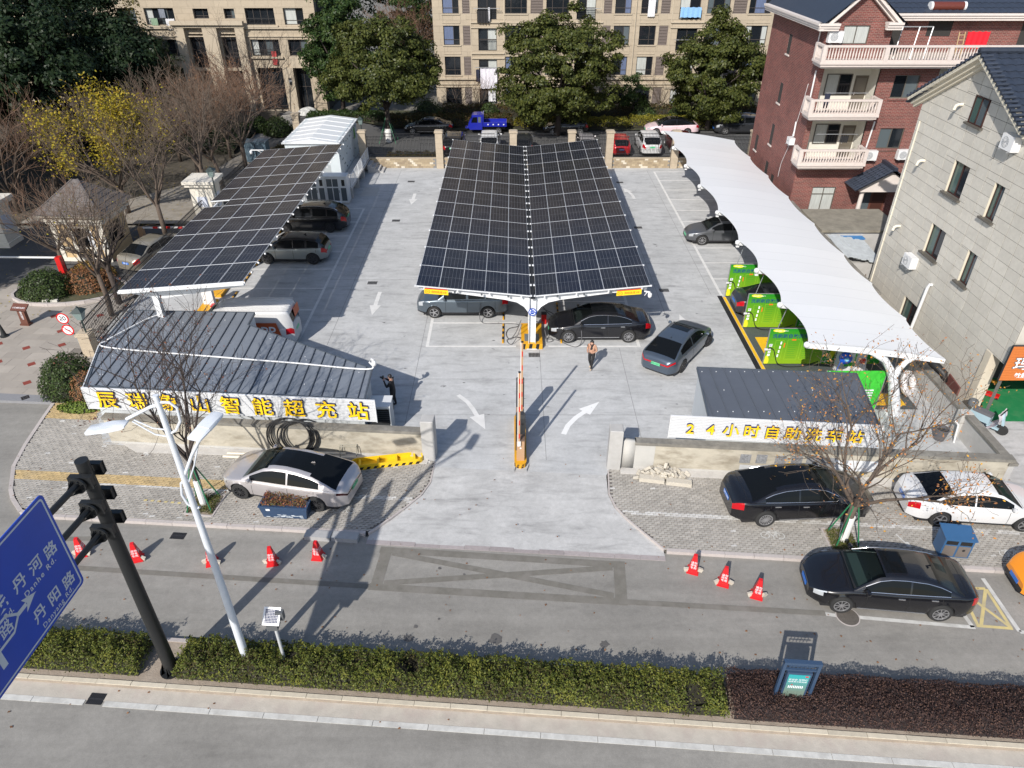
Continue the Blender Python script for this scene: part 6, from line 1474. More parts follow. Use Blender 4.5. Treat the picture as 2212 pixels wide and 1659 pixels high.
# bricks and kerbs dumped by the right wall
pile=thing('brick_pile','heap of old pavers dumped against the right wall','rubble',(*RW(4.25,21.0),0),RANG)
bm_=MB().cbox((0,0,0),(0.22,0.11,0.06)).mesh('brick',m_stone);rnd=random.Random(31)
for i in range(70):
 u=rnd.gauss(0,0.42);v=rnd.uniform(-0.22,0.3);o=link('brick',bm_,pile,(u,v,0.04+max(0,0.36-abs(u)*0.42)*rnd.random()));o.rotation_euler=(rnd.uniform(-0.6,0.6),rnd.uniform(-0.6,0.6),rnd.uniform(0,3.1))
for i,(a,b,lb)in enumerate(((3.75,20.72,'left of two pale kerb blocks lying before the paver heap'),(4.75,20.6,'right of two pale kerb blocks lying before the paver heap'))):
 o=MB().box(-0.47,0.47,-0.13,0.13,0,0.17).build('kerb_block',m_stone);o.location=RW(a,b,0);o.rotation_euler=(0,0,RANG-0.1);tag(o,lb,'kerb block','loose kerb blocks')
# twin litter bin
t=thing('litter_bin','blue twin litter bin with brown panels on the right pavement','bin',(*RW(13.45,17.85),0),RANG-0.06)
m_bin=M('bin_blue',(0.03,0.10,0.22),0.4,var=0.06);m_binp=M('bin_bronze',(0.22,0.19,0.17),0.35,metal=0.4)
MB().box(-0.46,0.46,-0.28,0.28,0.04,0.78).build('case',m_bin,t)
k=MB();k.add([(-0.5,-0.34,0.84),(0.5,-0.34,0.84),(0.5,0.34,0.92),(-0.5,0.34,0.92),(-0.5,-0.34,0.88),(0.5,-0.34,0.88),(0.5,0.34,0.96),(-0.5,0.34,0.96)],[(0,3,2,1),(4,5,6,7),(0,1,5,4),(1,2,6,5),(2,3,7,6),(3,0,4,7)]);k.build('lid',m_bin,t)
for x in(-0.44,0.44,0.0):MB().box(x-0.02,x+0.02,-0.27,0.27,0.78,0.86).build('bracket',m_bin,t)
for x in(-0.22,0.22):
 MB().box(x-0.19,x+0.19,-0.287,-0.28,0.08,0.55).build('front_panel',m_binp,t);MB().box(x-0.18,x+0.18,-0.286,-0.281,0.6,0.76).build('opening',m_black,t)
MB().lathe([(0.05,-0.002),(0.05,0.004)],(0.22,-0.289,0.38),10,'y').build('emblem',m_trim,t);MB().cbox((0.24,-0.2,0.8),(0.18,0.12,0.08)).build('rubbish',M('litter',(0.6,0.5,0.3),0.8),t)
# ---- plaza furniture on the left
t=thing('speed_sign','twin round red rimmed signs, speed limit 20 over no horns, on a grey post','sign',(-20.95,29.86,0))
MB().cyl((0,0,0),(-0.35,0,2.05),0.035,8).build('post',M('sign_post_grey',(0.25,0.27,0.28),0.5),t)
for(x,z,ch)in((-0.40,1.86,'20'),(-0.36,1.24,None)):
 MB().lathe([(0.29,-0.012),(0.29,0.0)],(x,-0.05,z),24,'y').build('rim',m_redp,t);MB().lathe([(0.225,-0.016),(0.225,-0.013)],(x,-0.05,z),24,'y').build('face',m_wsign,t)
 if ch:letter('number',ch,m_black,t,plane_frame((x,-0.068,z),(1,0,0),(0,0,1)),size=0.32,bold=0.008)
 else:
  MB().add([(x-0.13,-0.068,z+0.05),(x-0.03,-0.068,z+0.06),(x+0.12,-0.068,z-0.02),(x+0.12,-0.068,z-0.09),(x-0.03,-0.068,z-0.03)],[(0,4,3,2,1)]).build('horn',m_black,t);MB().bar((x-0.16,-0.07,z+0.16),(x+0.16,-0.07,z-0.16),0.006,0.045).build('slash',m_redp,t)
def lantern(x,y,h,label,pz=0.0):
 t=thing('lantern_lamp',label,'lamp',(x,y,pz));t['group']='lantern lamps'
 m_ln=M('lantern_green',(0.03,0.045,0.042),0.45)
 MB().cyl((0,0,0),(0,0,h-0.5),0.04,8).build('post',m_ln,t)
 k=MB();b,a=0.12,0.22;k.add([(-b,-b,h-0.5),(b,-b,h-0.5),(b,b,h-0.5),(-b,b,h-0.5),(-a,-a,h-0.08),(a,-a,h-0.08),(a,a,h-0.08),(-a,a,h-0.08)],[(0,1,5,4),(1,2,6,5),(2,3,7,6),(3,0,4,7)]);k.build('glass',M('lantern_glass',(0.20,0.26,0.25),0.2),t)
 k=MB();k.add([(-0.27,-0.27,h-0.08),(0.27,-0.27,h-0.08),(0.27,0.27,h-0.08),(-0.27,0.27,h-0.08),(-0.07,-0.07,h+0.1),(0.07,-0.07,h+0.1),(0.07,0.07,h+0.1),(-0.07,0.07,h+0.1)],[(0,1,5,4),(1,2,6,5),(2,3,7,6),(3,0,4,7),(4,5,6,7),(0,3,2,1)]);k.box(-0.03,0.03,-0.03,0.03,h+0.1,h+0.17);k.build('cap',m_ln,t)
 return t
lantern(-20.3,29.55,1.25,'dark green lantern on the pillar beside the twin round signs',1.22);lantern(-19.2,45.2,4.3,'dark green lantern on a post left of the left canopy',0);lantern(-13.2,64.2,3.0,'black lantern on a post behind the battery container',-0.05)
t=thing('lectern_sign','brown timber lectern sign with white lettering on the plaza','sign',(-25.34,32.6,0),-0.12)
m_brown=M('brown_timber',(0.12,0.045,0.03),0.5,var=0.12,scale=10)
MB().box(-0.25,0.25,-0.16,0.16,0,0.08).build('foot',m_brown,t);MB().add([(-0.2,-0.1,0.08),(0.2,-0.1,0.08),(0.2,0.1,0.08),(-0.2,0.1,0.08),(-0.2,-0.06,0.95),(0.2,-0.06,0.95),(0.2,0.12,0.95),(-0.2,0.12,0.95)],[(0,1,5,4),(1,2,6,5),(2,3,7,6),(3,0,4,7),(4,5,6,7)]).build('stem',m_brown,t);o=MB().box(-0.42,0.42,-0.22,0.22,-0.03,0.03).build('top',m_brown,t);o.location=(0,0.0,1.0);o.rotation_euler=(R_(30),0,0)
letter('lettering','便民服务',m_wsign,t,plane_frame((0,-0.088,0.55),(0,0,-1),(1,0,0)),size=0.13);letter('lettering','小区便民信息栏',m_wsign,o,plane_frame((0,-0.06,0.033),(1,0,0),(0,1,0)),size=0.1)
for(x,y,lb)in((-25.75,31.35,'black cone bollard on the plaza beside the brown lectern sign'),(-26.6,29.5,'black cone bollard at the left edge of the plaza')):
 t=thing('cone_bollard',lb,'bollard',(x,y,0));t['group']='plaza bollards'
 MB().lathe([(0.2,0),(0.2,0.05),(0.13,0.06),(0.05,0.62),(0.05,0.66),(0.02,0.7)],n=14).build('cone',M('bollard_black',(0.02,0.022,0.023),0.5),t,smooth='auto')
o=MB().box(-0.25,0.25,-0.2,0.2,0,0.5).build('dark_bag',m_cam,None,loc=(5.15,21.9,0));tag(o,'black tool bag on the slab behind the right wall','bag');o.scale=(1,1,0.45)
# ------------------------------------------------------------------ vegetation
m_bark=M('bark_grey',(0.10,0.075,0.058),0.9,var=0.25,scale=14,bump=0.4,bscale=50);m_bark_d=M('bark_dark',(0.055,0.042,0.036),0.9,var=0.25,scale=14,bump=0.4);m_twig=M('twig_brown',(0.12,0.09,0.066),0.9,var=0.2,scale=3);m_twig_d=M('twig_dark',(0.05,0.038,0.034),0.9);m_twig_r=M('twig_russet',(0.16,0.095,0.062),0.9,var=0.25,scale=3)
m_limew=M('whitewash',(0.74,0.73,0.70),0.8,var=0.1,scale=12);m_prop=M('prop_green',(0.02,0.16,0.07),0.5)
def branch_tree(seed,h,trunk_h,r0,spread,n_main,levels,dens,up=0.55,fine=0.006,lean=(0,0)):
 """skeleton of a bare tree: thick wood, twigs and twig tips; local coordinates"""
 rnd=random.Random(seed);thick,twig=MB(),MB();tips=[]
 def rv(s):return Vector((rnd.gauss(0,s),rnd.gauss(0,s),rnd.gauss(0,s)))
 top=Vector((lean[0],lean[1],trunk_h));pts=[Vector((0,0,0)),Vector((lean[0]*0.3,lean[1]*0.3,trunk_h*0.5))+rv(0.03),top]
 thick.tube(pts,[r0*1.15,r0,r0*0.85],8)
 def grow(p,d,L,r,lev):
  n=4 if lev<2 else 3;pts=[p];q=p.copy();dd=d.copy()
  for i in range(n):
   dd=(dd+rv(0.10+0.05*lev)+Vector((0,0,0.10*up))).normalized();q=q+dd*(L/n);pts.append(q.copy())
  r1=max(fine,r*(0.45 if lev<levels else 0.3));mb=thick if lev<2 else twig
  mb.tube(pts,[r+(r1-r)*i/n for i in range(n+1)],6 if lev<2 else 3,False)
  if lev>=levels:tips.append(q);tips.append(pts[n//2]);return
  for i in range(dens[lev]):
   t=rnd.uniform(0.3,1.0)if i else 1.0;k=min(n-1,int(t*n));f=t*n-k;pos=pts[k].lerp(pts[k+1],min(1,f))
   dirn=(pts[k+1]-pts[k]).normalized();side=dirn.cross(rv(1)).normalized();ang=rnd.uniform(0.35,0.85)
   nd=(dirn*math.cos(ang)+side*math.sin(ang)+Vector((0,0,up*0.35))).normalized();grow(pos,nd,L*rnd.uniform(0.5,0.75),r1*0.85,lev+1)
 for i in range(n_main):
  a=2*PI*(i+rnd.uniform(-0.3,0.3))/n_main;d=Vector((math.cos(a)*spread,math.sin(a)*spread,1.0)).normalized()
  st=top-Vector((0,0,rnd.uniform(0,trunk_h*0.22)))if i else top;grow(st,d,(h-trunk_h)*rnd.uniform(0.48,0.62),r0*0.55,0)
 return thick,twig,tips
def bare_tree(label,loc,seed,h,trunk_h,r0,spread=0.6,n_main=5,levels=3,dens=(4,4,4),bark=m_bark,twigm=m_twig,leafm=None,nleaf=0,lsize=0.09,ljit=0.12,group='bare trees',name='bare_tree',zmax=None,lowleaf=False,lean=(0,0),fine=0.006,bias=None):
 t=thing(name,label,'tree',(loc[0],loc[1],loc[2]if len(loc)>2 else 0),0,group)
 th,tw,tips=branch_tree(seed,h,trunk_h,r0,spread,n_main,levels,dens,lean=lean,fine=fine)
 th.build('trunk',bark,t,smooth=True);tw.build('twigs',twigm,t)
 if leafm and tips:
  rng=np.random.default_rng(seed);T=np.array([tuple(p)for p in tips])
  if bias is not None:wgt=np.array([max(1e-3,bias(p))for p in T]);wgt/=wgt.sum()
  else:wgt=None
  C=T[rng.choice(len(T),nleaf,p=wgt)]+rng.normal(0,ljit,(nleaf,3))
  link('leaves',leaves('leaves',C,np.tile([0,0,1.0],(nleaf,1)),lsize,leafm,rng),t)
 return t
def props(t,r,h):
 for i in range(4):
  a=PI/4+PI/2*i;MB().cyl((r*math.cos(a),r*math.sin(a),0),(0.1*math.cos(a),0.1*math.sin(a),h),0.025,6).build('prop',m_prop,t)
lf_brown=leafmat('leaf_dry_brown',[(0.20,0.075,0.045),(0.13,0.05,0.035),(0.26,0.12,0.06)]);lf_orange=leafmat('leaf_orange',[(0.60,0.24,0.03),(0.42,0.20,0.10),(0.34,0.16,0.08),(0.66,0.36,0.05)]);lf_yellow=leafmat('leaf_yellow',[(0.30,0.24,0.025),(0.44,0.34,0.03),(0.22,0.20,0.025),(0.38,0.25,0.03)]);lf_russet=leafmat('leaf_russet',[(0.24,0.11,0.05),(0.30,0.15,0.07),(0.18,0.09,0.05)])
t=bare_tree('leafless street tree with whitewashed foot on the left pavement',(-11.22,19.1),21,7.6,2.3,0.10,0.62,6,3,(5,4,4),m_bark_d,m_twig_d,lf_brown,420,0.085,0.10,'street trees','street_tree',bias=lambda p:1.0 if(p[2]<3.8 and p[0]<-0.8)else 0.02)
MB().cyl((0,0,0),(0,0,1.15),0.125,12,0.118).build('whitewash',m_limew,t);props(t,0.62,1.75)
t=bare_tree('street tree with sparse orange leaves in front of the car wash sign',(11.36,17.35),34,6.7,1.9,0.13,0.75,6,3,(5,4,4),m_bark,m_twig,lf_orange,1700,0.08,0.16,'street trees','street_tree')
MB().cyl((0,0,0),(0,0,1.1),0.155,12,0.15).build('whitewash',m_limew,t);props(t,0.55,1.7)
for nm,pit,lb in(('a',pit_l,'left'),('b',pit_r,'right')):
 sheet('tree_pit',[RW(*p)for p in pit],-0.012,m_soil)
 kerb_run('pit_edging',[pit[0],pit[1],pit[2],pit[3],pit[0]],0.06,0.02,1.2,m_kerb)
 rng=np.random.default_rng(3);n=1400;a=rng.uniform(pit[0][0]+0.05,pit[1][0]-0.05,n);b=rng.uniform(pit[0][1]+0.05,pit[2][1]-0.05,n);C=np.stack([a*0.9972+b*0.0748,-a*0.0748+b*0.9972,rng.uniform(0.0,0.14,n)],1)
 o=link('grass',leaves('grass',C,rng.normal(0,1,(n,3))*[1,1,0.15],0.11,leafmat('grass_blades',[(0.10,0.13,0.03),(0.20,0.18,0.06),(0.07,0.11,0.03)]),rng,0.18,0.2));stuff(o);o['label']='short grass in the %s tree pit'%lb
# bare trees along the left fence and in the wood
m_tw=m_twig
bare_tree('bare tree right behind the signs at the plaza fence',(-21.35,33.6),1,7.0,2.6,0.13,0.55,6,3,(5,4,3),leafm=lf_yellow,nleaf=60)
bare_tree('second bare tree by the plaza fence with a forked trunk',(-21.6,35.0),2,6.8,2.3,0.15,0.6,6,3,(5,4,3),bark=m_bark_d)
bare_tree('wide bare tree in front of the gatehouse',(-26.76,39.2),3,6.2,1.4,0.12,1.0,7,3,(5,4,4),twigm=m_twig_r)
bare_tree('bare tree on the kerb behind the champagne saloon',(-22.2,43.2),4,8.2,3.0,0.15,0.5,6,3,(5,4,4),leafm=lf_yellow,nleaf=120)
bare_tree('tall bare tree against the left canopy',(-21.95,50.2),5,9.2,3.2,0.17,0.55,7,3,(6,4,4))
bare_tree('russet bare tree at the far end of the left canopy',(-21.9,58.6),6,8.2,2.4,0.17,0.75,7,3,(6,5,4),twigm=m_twig_r,leafm=lf_russet,nleaf=900,lsize=0.10,ljit=0.12)
bare_tree('leaning bare tree with pale trunk beside the path',(-22.3,54.2),7,8.0,2.6,0.15,0.6,6,3,(5,5,4),lean=(-0.4,0))
bare_tree('spreading tree with bright yellow leaves left of the canopy',(-27.4,49.0),8,8.0,1.8,0.18,0.95,8,3,(5,5,4),leafm=lf_yellow,nleaf=7500,lsize=0.18,ljit=0.34,name='yellow_tree',bias=lambda p:1.0 if math.sin(p[0]*1.3+1.0)+math.sin(p[1]*1.1)+math.sin(p[2]*1.7+p[0])>0.45 else 0.08)
bare_tree('bare brown tree at the left edge of the wood',(-35.2,49.0),9,7.6,1.6,0.15,0.7,7,3,(6,5,4),twigm=m_twig_r)
wood=[(-25.0,56.5,7.6),(-28.5,61.5,7.4),(-24.5,62.5,7.4),(-32.5,58.0,7.0),(-26.2,66.5,7.0),(-35.0,54.0,6.6)]
places=['nearest the yellow tree on its right','in the middle of the wood','next to the russet tree','behind the yellow tree','by the entrance path','left of the yellow tree']
for i,(x,y,h)in enumerate(wood):bare_tree('leafless brown tree '+places[i],(x,y),40+i,h,1.8,0.13,0.7,7,3,(6,5,4),twigm=m_twig if i%2 else m_twig_r,leafm=lf_russet if i in(2,4)else None,nleaf=600,lsize=0.1,group='bare trees in the wood',fine=0.011)
bare_tree('dark leafless tree in front of the left flats',(-25.8,75.5),60,9.4,2.2,0.16,0.8,7,3,(5,4,3),bark=m_bark_d,twigm=m_twig_d,group='bare trees by the flats');bare_tree('small whitewashed sapling by the entrance path',(-23.6,74.2),61,5.2,1.5,0.07,0.6,5,2,(4,4),group='bare trees by the flats')
bare_tree('small bare tree under the ground floor window of the middle flats',(-5.6,77.6),62,4.6,0.9,0.07,0.8,6,2,(5,4),twigm=m_twig_r,group='bare trees by the flats');bare_tree('small bare tree left of the hanging blanket',(-3.4,77.8),63,4.4,0.8,0.07,0.7,6,2,(5,4),twigm=m_twig_r,group='bare trees by the flats');bare_tree('small bare tree behind the pink sedan',(15.3,77.3),64,5.0,1.0,0.07,0.7,6,2,(5,4),group='bare trees by the flats')
bare_tree('reddish bare tree in the gap between the two blocks of flats',(-11.4,88.0),65,10.0,3.0,0.16,0.6,8,3,(6,5,4),twigm=m_twig_r,leafm=lf_russet,nleaf=500,lsize=0.14,group='bare trees by the flats',fine=0.012)
# evergreens
lf_cam=leafmat('camphor_leaf',[(0.034,0.046,0.013),(0.062,0.075,0.019),(0.10,0.108,0.027),(0.046,0.06,0.016)],0.42,0.18);lf_dark=leafmat('dark_leaf',[(0.010,0.020,0.010),(0.016,0.030,0.012),(0.022,0.036,0.014)],0.45,0.1);lf_mid=leafmat('mid_leaf',[(0.02,0.042,0.014),(0.035,0.062,0.018),(0.05,0.075,0.02)],0.42,0.15);lf_olive=leafmat('olive_leaf',[(0.06,0.07,0.02),(0.14,0.12,0.03),(0.08,0.06,0.03)],0.5,0.2)  # lf_dark: the wood's shade is partly put into its dark greens
def crown_pts(rng,c,R,n_clump,per,rc,low=-0.55,seed=0):
 """leaf centres gathered in rounded clumps over a lumpy ellipsoid"""
 u=rng.normal(0,1,(n_clump*3,3));u/=np.linalg.norm(u,axis=1,keepdims=True);u=u[u[:,2]>low][:n_clump]
 rad=0.40+0.56*rng.random((len(u),1))**0.45;K=u*rad*np.array(R)*(0.9+0.15*np.sin(u[:,:1]*5+seed*1.7)*np.cos(u[:,1:2]*4+seed)+0.08*np.sin(u[:,2:3]*7+seed*2.3));rs=rc*rng.uniform(0.65,1.35,len(K))
 v=rng.normal(0,1,(len(K),per,3));v/=np.linalg.norm(v,axis=2,keepdims=True);v[:,:,2]=np.where(v[:,:,2]<-0.3,-v[:,:,2],v[:,:,2]);rr=rng.random((len(K),per,1))**0.4
 C=K[:,None,:]+v*rr*rs[:,None,None]*np.array([1.0,1.0,0.75]);Nn=v*0.8+u[:,None,:]*0.6
 return C.reshape(-1,3)+np.array(c),Nn.reshape(-1,3)
def evergreen(label,loc,seed,R,zc,trunk_r,lm,n_clump=90,per=110,rc=0.9,lsize=0.24,name='evergreen_tree',limbs=6,bark=m_bark_d,group='evergreen trees',low=-0.55,wash=False,jitter=0.55):
 t=thing(name,label,'tree',(loc[0],loc[1],0),0,group);rng=np.random.default_rng(seed);rnd=random.Random(seed)
 k=MB();base=zc-R[2]*0.55;k.tube([(0,0,0),(0.1,0,base*0.6),(0.05,0.05,base)],[trunk_r*1.2,trunk_r,trunk_r*0.8],8)
 for i in range(limbs):
  a=2*PI*i/limbs+rnd.random();e=(R[0]*0.6*math.cos(a),R[1]*0.6*math.sin(a),zc+R[2]*rnd.uniform(-0.15,0.45));k.tube([(0.05,0.05,base*0.8),(e[0]*0.4,e[1]*0.4,(base+e[2])/2),e],[trunk_r*0.6,trunk_r*0.4,trunk_r*0.12],6)
 k.build('trunk',bark,t,smooth=True)
 C,Nn=crown_pts(rng,(0,0,zc),R,n_clump,per,rc,low,seed);link('crown',leaves('crown',C,Nn,lsize,lm,rng,0.55,jitter),t)
 if wash:MB().cyl((0,0,0),(0.02,0,1.2),trunk_r*1.26,10).build('whitewash',m_limew,t);props(t,1.1,2.3)
 return t
evergreen('big rounded camphor tree behind the rear fence left of the canopy',(-11.5,67.8),1,(5.8,4.8,4.7),6.1,0.24,lf_cam,230,200,0.85,0.27,wash=True,low=-0.75)
evergreen('big camphor tree behind the middle of the butterfly canopy',(4.3,70.0),2,(6.0,4.8,5.8),5.7,0.26,lf_cam,280,200,0.85,0.27,low=-0.98)
evergreen('big camphor tree behind the white canopy beside the brick house',(19.2,72.2),3,(5.2,4.4,5.0),5.1,0.24,lf_cam,240,200,0.8,0.27,low=-0.98)
evergreen('tall glossy evergreen between the two blocks of flats',(-17.6,77.5),4,(3.6,3.2,5.6),6.4,0.22,lf_mid,170,170,0.85,0.28,low=-0.9)
evergreen('small dark evergreen in front of the middle flats',(12.4,76.6),5,(1.7,1.6,2.4),2.7,0.09,lf_mid,40,90,0.55,0.2,limbs=3,low=-0.9)
dk=[(-38.5,61.0,(6.0,5.0,5.6),7.0,'largest dark evergreen at the upper left'),(-46.0,57.0,(5.5,5.0,6.2),7.4,'dark evergreen at the far left edge'),(-34.2,66.5,(4.2,4.0,5.0),6.4,'dark evergreen nearest the left flats'),(-47.5,67.0,(6.5,5.5,7.2),9.0,'tall dark evergreen at the upper left corner'),(-40.0,71.0,(4.6,4.4,6.4),8.2,'dark evergreen against the left end of the flats'),(-41.5,52.5,(4.2,3.8,3.6),4.2,'low dark evergreen behind the gate pillar'),(-36.6,32.5,(4.2,4.0,4.6),6.6,'evergreen just outside the left edge by the entrance drive'),(-44.0,41.5,(5.0,4.6,5.6),7.6,'tall evergreen outside the left edge beyond the gate pillar'),(-48.5,49.0,(5.0,4.6,6.0),8.0,'evergreen outside the left edge behind the wood')]
for i,(x,y,R,zc,lb)in enumerate(dk):evergreen(lb,(x,y),20+i,R,zc,0.25,lf_dark,190,170,1.1,0.34,group='dark evergreens of the wood',low=-0.9)
evergreen('dark evergreen far behind the gap between the flats',(-13.5,92.0),30,(4.5,4.0,6.0),7.0,0.22,lf_mid,90,90,1.1,0.34,low=-0.9);evergreen('dark tree beyond the gap at the upper middle',(-9.0,97.0),31,(4.0,4.0,6.5),8.0,0.22,lf_dark,80,90,1.1,0.34,low=-0.9)
evergreen('feathery olive tree in front of the left flats',(-36.3,75.3),33,(3.0,2.4,4.6),6.6,0.14,lf_olive,46,46,0.9,0.24,low=-0.9,jitter=1.2);evergreen('thin olive tree left of the flats balconies',(-33.3,74.0),34,(2.0,1.8,3.2),3.6,0.1,lf_mid,36,60,0.7,0.22,low=-0.9)
def bush(label,loc,seed,R,lm,n=2200,lsize=0.12,name='round_shrub',group=None,base=None,cat='shrub'):
 rng=np.random.default_rng(seed);t=thing(name,label,cat,(loc[0],loc[1],loc[2]if len(loc)>2 else 0),0,group)
 u=rng.normal(0,1,(n,3));u[:,2]=np.abs(u[:,2]);u/=np.linalg.norm(u,axis=1,keepdims=True);rr=0.82+0.2*rng.random((n,1));bump=1+0.06*np.sin(u[:,:1]*9+seed)*np.cos(u[:,1:2]*8)
 C=u*rr*bump*np.array(R);C[:,2]+=0.05;link('foliage',leaves('foliage',C,u,lsize,lm,rng,0.6,0.5),t)
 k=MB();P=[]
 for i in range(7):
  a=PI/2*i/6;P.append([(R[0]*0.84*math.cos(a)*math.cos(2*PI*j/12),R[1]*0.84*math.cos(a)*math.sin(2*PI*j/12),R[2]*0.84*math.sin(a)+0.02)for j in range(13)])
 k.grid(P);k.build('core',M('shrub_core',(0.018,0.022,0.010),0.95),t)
 return t
lf_bush=leafmat('bush_leaf',[(0.035,0.062,0.018),(0.06,0.085,0.025),(0.025,0.045,0.015)],0.4,0.12)
bush('round clipped shrub between the plaza and the left sign',(-19.75,26.55),1,(1.35,1.2,1.75),lf_bush,5200,0.10);bush('russet shrub growing against the end of the left sign',(-18.6,25.9),2,(0.85,0.8,1.3),lf_russet,1500,0.09);bush('low green creeper at the corner of the left pavement',(-18.7,25.0),3,(1.0,0.4,0.3),leafmat('lime_leaf',[(0.14,0.20,0.04),(0.20,0.26,0.05),(0.09,0.14,0.03)]),900,0.1)
bush('round green shrub on the entrance island',(-26.0,36.0),4,(1.5,1.3,1.45),lf_bush,4200,0.11);bush('reddish dry shrub on the entrance island',(-24.2,36.9),5,(1.7,1.2,1.1),lf_russet,2600,0.12);bush('low orange shrub behind the island',(-24.6,38.4),6,(1.3,0.9,1.0),leafmat('amber_leaf',[(0.26,0.15,0.04),(0.16,0.12,0.04),(0.34,0.2,0.05)]),1600,0.12)
isl=[]
for i in range(20):a=2*PI*i/20;isl.append((-25.0+3.0*math.cos(a)+0.3*math.sin(a),36.4+1.75*math.sin(a)))
struct(MB().prism(isl,0.0,0.12).build('island_bed',m_green_ground));
t=struct(link('island_kerb',None))
for i in range(20):
 p,q=isl[i],isl[(i+1)%20];MB().bar((*p,0.09),(*q,0.09),0.14,0.18).build('kerb_stone',m_kerb,t)
for i,(x,lb)in enumerate(((-25.6,'left'),(-25.1,'right'))):
 o=MB().cbox((0,0,0.07),(0.36,0.16,0.14),0.1).build('white_stone',M('white_stone',(0.6,0.58,0.52),0.9,var=0.1),None,loc=(x,34.95,0.1));tag(o,'%s of the two pale stones on the island edge'%lb,'stone','pale stones on the island')
for i,(x,y,R,lb)in enumerate(((-8.6,76.0,(1.7,1.5,2.0),'dark round shrub behind the black saloon'),(-2.3,75.8,(1.15,1.1,1.6),'round shrub behind the blue truck cab'),(1.9,75.8,(1.3,1.2,1.7),'round shrub behind the blue truck bed'),(13.4,75.6,(1.4,1.2,1.5),'round shrub behind the pink sedan'),(16.9,75.4,(1.2,1.1,1.3),'smaller round shrub right of the pink sedan'),(-22.4,70.2,(1.5,1.3,1.6),'dark round shrub at the bend of the drive'),(-24.6,71.4,(1.2,1.1,1.3),'dark round shrub left of the path'))):bush(lb,(x,y,0.05),10+i,R,lf_bush,1500,0.17,group='round shrubs in the compound')
def hedge(label,a0,a1,b0,b1,h,lm,n,lsize,name,seed,frame=True,z=0.0,core=(0.022,0.02,0.012),holes=(),bump=0.10,shoot=0.25):
 rng=np.random.default_rng(seed);t=thing(name,label,'hedge',(0,0,0))
 def top(a,b):return h*(1+bump*np.sin(a*3.1+seed)*np.cos(b*4.3)+bump*0.8*np.sin(a*7.7+b*5))
 a=rng.uniform(a0,a1,n);b=rng.uniform(b0,b1,n);e=np.minimum(np.minimum((b-b0),(b1-b))/0.22,1.0);e=np.clip(e,0,1)**0.5
 e2=np.clip(np.minimum(a-a0,a1-a)/0.2,0,1)**0.5;e=np.minimum(e,e2)
 zt=top(a,b)*(0.25+0.75*e);zz=zt*(1-rng.random(n)**2.2*0.6)+(rng.random(n)<shoot)*rng.random(n)*0.09
 keep=np.ones(n,bool)
 for(ha,hb,hr)in holes:keep&=(np.hypot(a-ha,b-hb)>hr)|(rng.random(n)<0.08)
 a,b,zz=a[keep],b[keep],zz[keep]
 X=a*0.9972+b*0.0748 if frame else a;Y=-a*0.0748+b*0.9972 if frame else b
 if frame and shoot>0.2:
  ns=int((a1-a0)*42);sa=rng.uniform(a0+0.05,a1-0.05,ns);sb=rng.uniform(b0+0.02,b1-0.02,ns);ok=np.ones(ns,bool)
  for(ha,hb,hr)in holes:ok&=np.hypot(sa-ha,sb-hb)>hr
  sa,sb=sa[ok],sb[ok];ns=len(sa);se=np.clip(np.minimum(sb-b0,b1-sb)/0.22,0.05,1)**0.5;st_=top(sa,sb)*(0.25+0.75*se);sh_=rng.uniform(0.04,0.2,ns)*(0.5+se*0.8);m_=16
  tt=rng.random((ns,m_));A=(sa[:,None]+rng.normal(0,0.028,(ns,m_))).ravel();B=(sb[:,None]+rng.normal(0,0.028,(ns,m_))).ravel();Zs=(st_[:,None]+sh_[:,None]*tt).ravel()
  X=np.concatenate([X,A*0.9972+B*0.0748]);Y=np.concatenate([Y,-A*0.0748+B*0.9972]);zz=np.concatenate([zz,Zs]);b=np.concatenate([b,B])
 C=np.stack([X,Y,zz+z],1);Nn=np.stack([0*X,(b-(b0+b1)/2)/(b1-b0),0*X+0.8],1)
 link('foliage',leaves('foliage',C,Nn,lsize,lm,rng,0.5,0.7),t)
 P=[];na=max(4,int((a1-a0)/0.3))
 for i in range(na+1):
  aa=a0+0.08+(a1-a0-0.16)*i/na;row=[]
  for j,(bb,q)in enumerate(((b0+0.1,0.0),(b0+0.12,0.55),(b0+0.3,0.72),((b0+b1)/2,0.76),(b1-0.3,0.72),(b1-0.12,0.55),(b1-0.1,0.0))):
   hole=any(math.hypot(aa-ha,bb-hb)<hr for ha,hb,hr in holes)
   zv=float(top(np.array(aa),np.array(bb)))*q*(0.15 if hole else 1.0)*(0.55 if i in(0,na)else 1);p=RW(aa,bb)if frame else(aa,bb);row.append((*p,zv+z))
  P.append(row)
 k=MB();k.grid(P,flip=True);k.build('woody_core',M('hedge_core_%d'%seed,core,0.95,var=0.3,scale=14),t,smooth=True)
 return t
lf_hedge=leafmat('hedge_leaf',[(0.09,0.075,0.03),(0.07,0.095,0.022),(0.11,0.135,0.028),(0.145,0.165,0.034),(0.20,0.20,0.04)],0.5,0.25,1.3);lf_purple=leafmat('purple_leaf',[(0.035,0.022,0.022),(0.07,0.042,0.038),(0.13,0.075,0.055),(0.05,0.03,0.028),(0.02,0.014,0.016)],0.6,0.1,2.5)
hedge('green clipped median hedge left of the black gantry post',-15.6,-11.35,11.2,12.42,0.62,lf_hedge,10000,0.07,'median_hedge',1)
hedge('long green clipped median hedge between the black post and the purple hedge',-10.35,4.95,11.2,12.42,0.62,lf_hedge,36000,0.07,'median_hedge',2,holes=((-3.75,11.85,0.28),(-9.0,12.3,0.1),(4.05,11.5,0.28),(-7.15,11.95,0.12)))
hedge('dark purple median hedge round the information board',5.02,17.6,11.15,12.6,0.60,lf_purple,60000,0.05,'median_hedge',3,core=(0.018,0.012,0.012),bump=0.09,shoot=0.15)
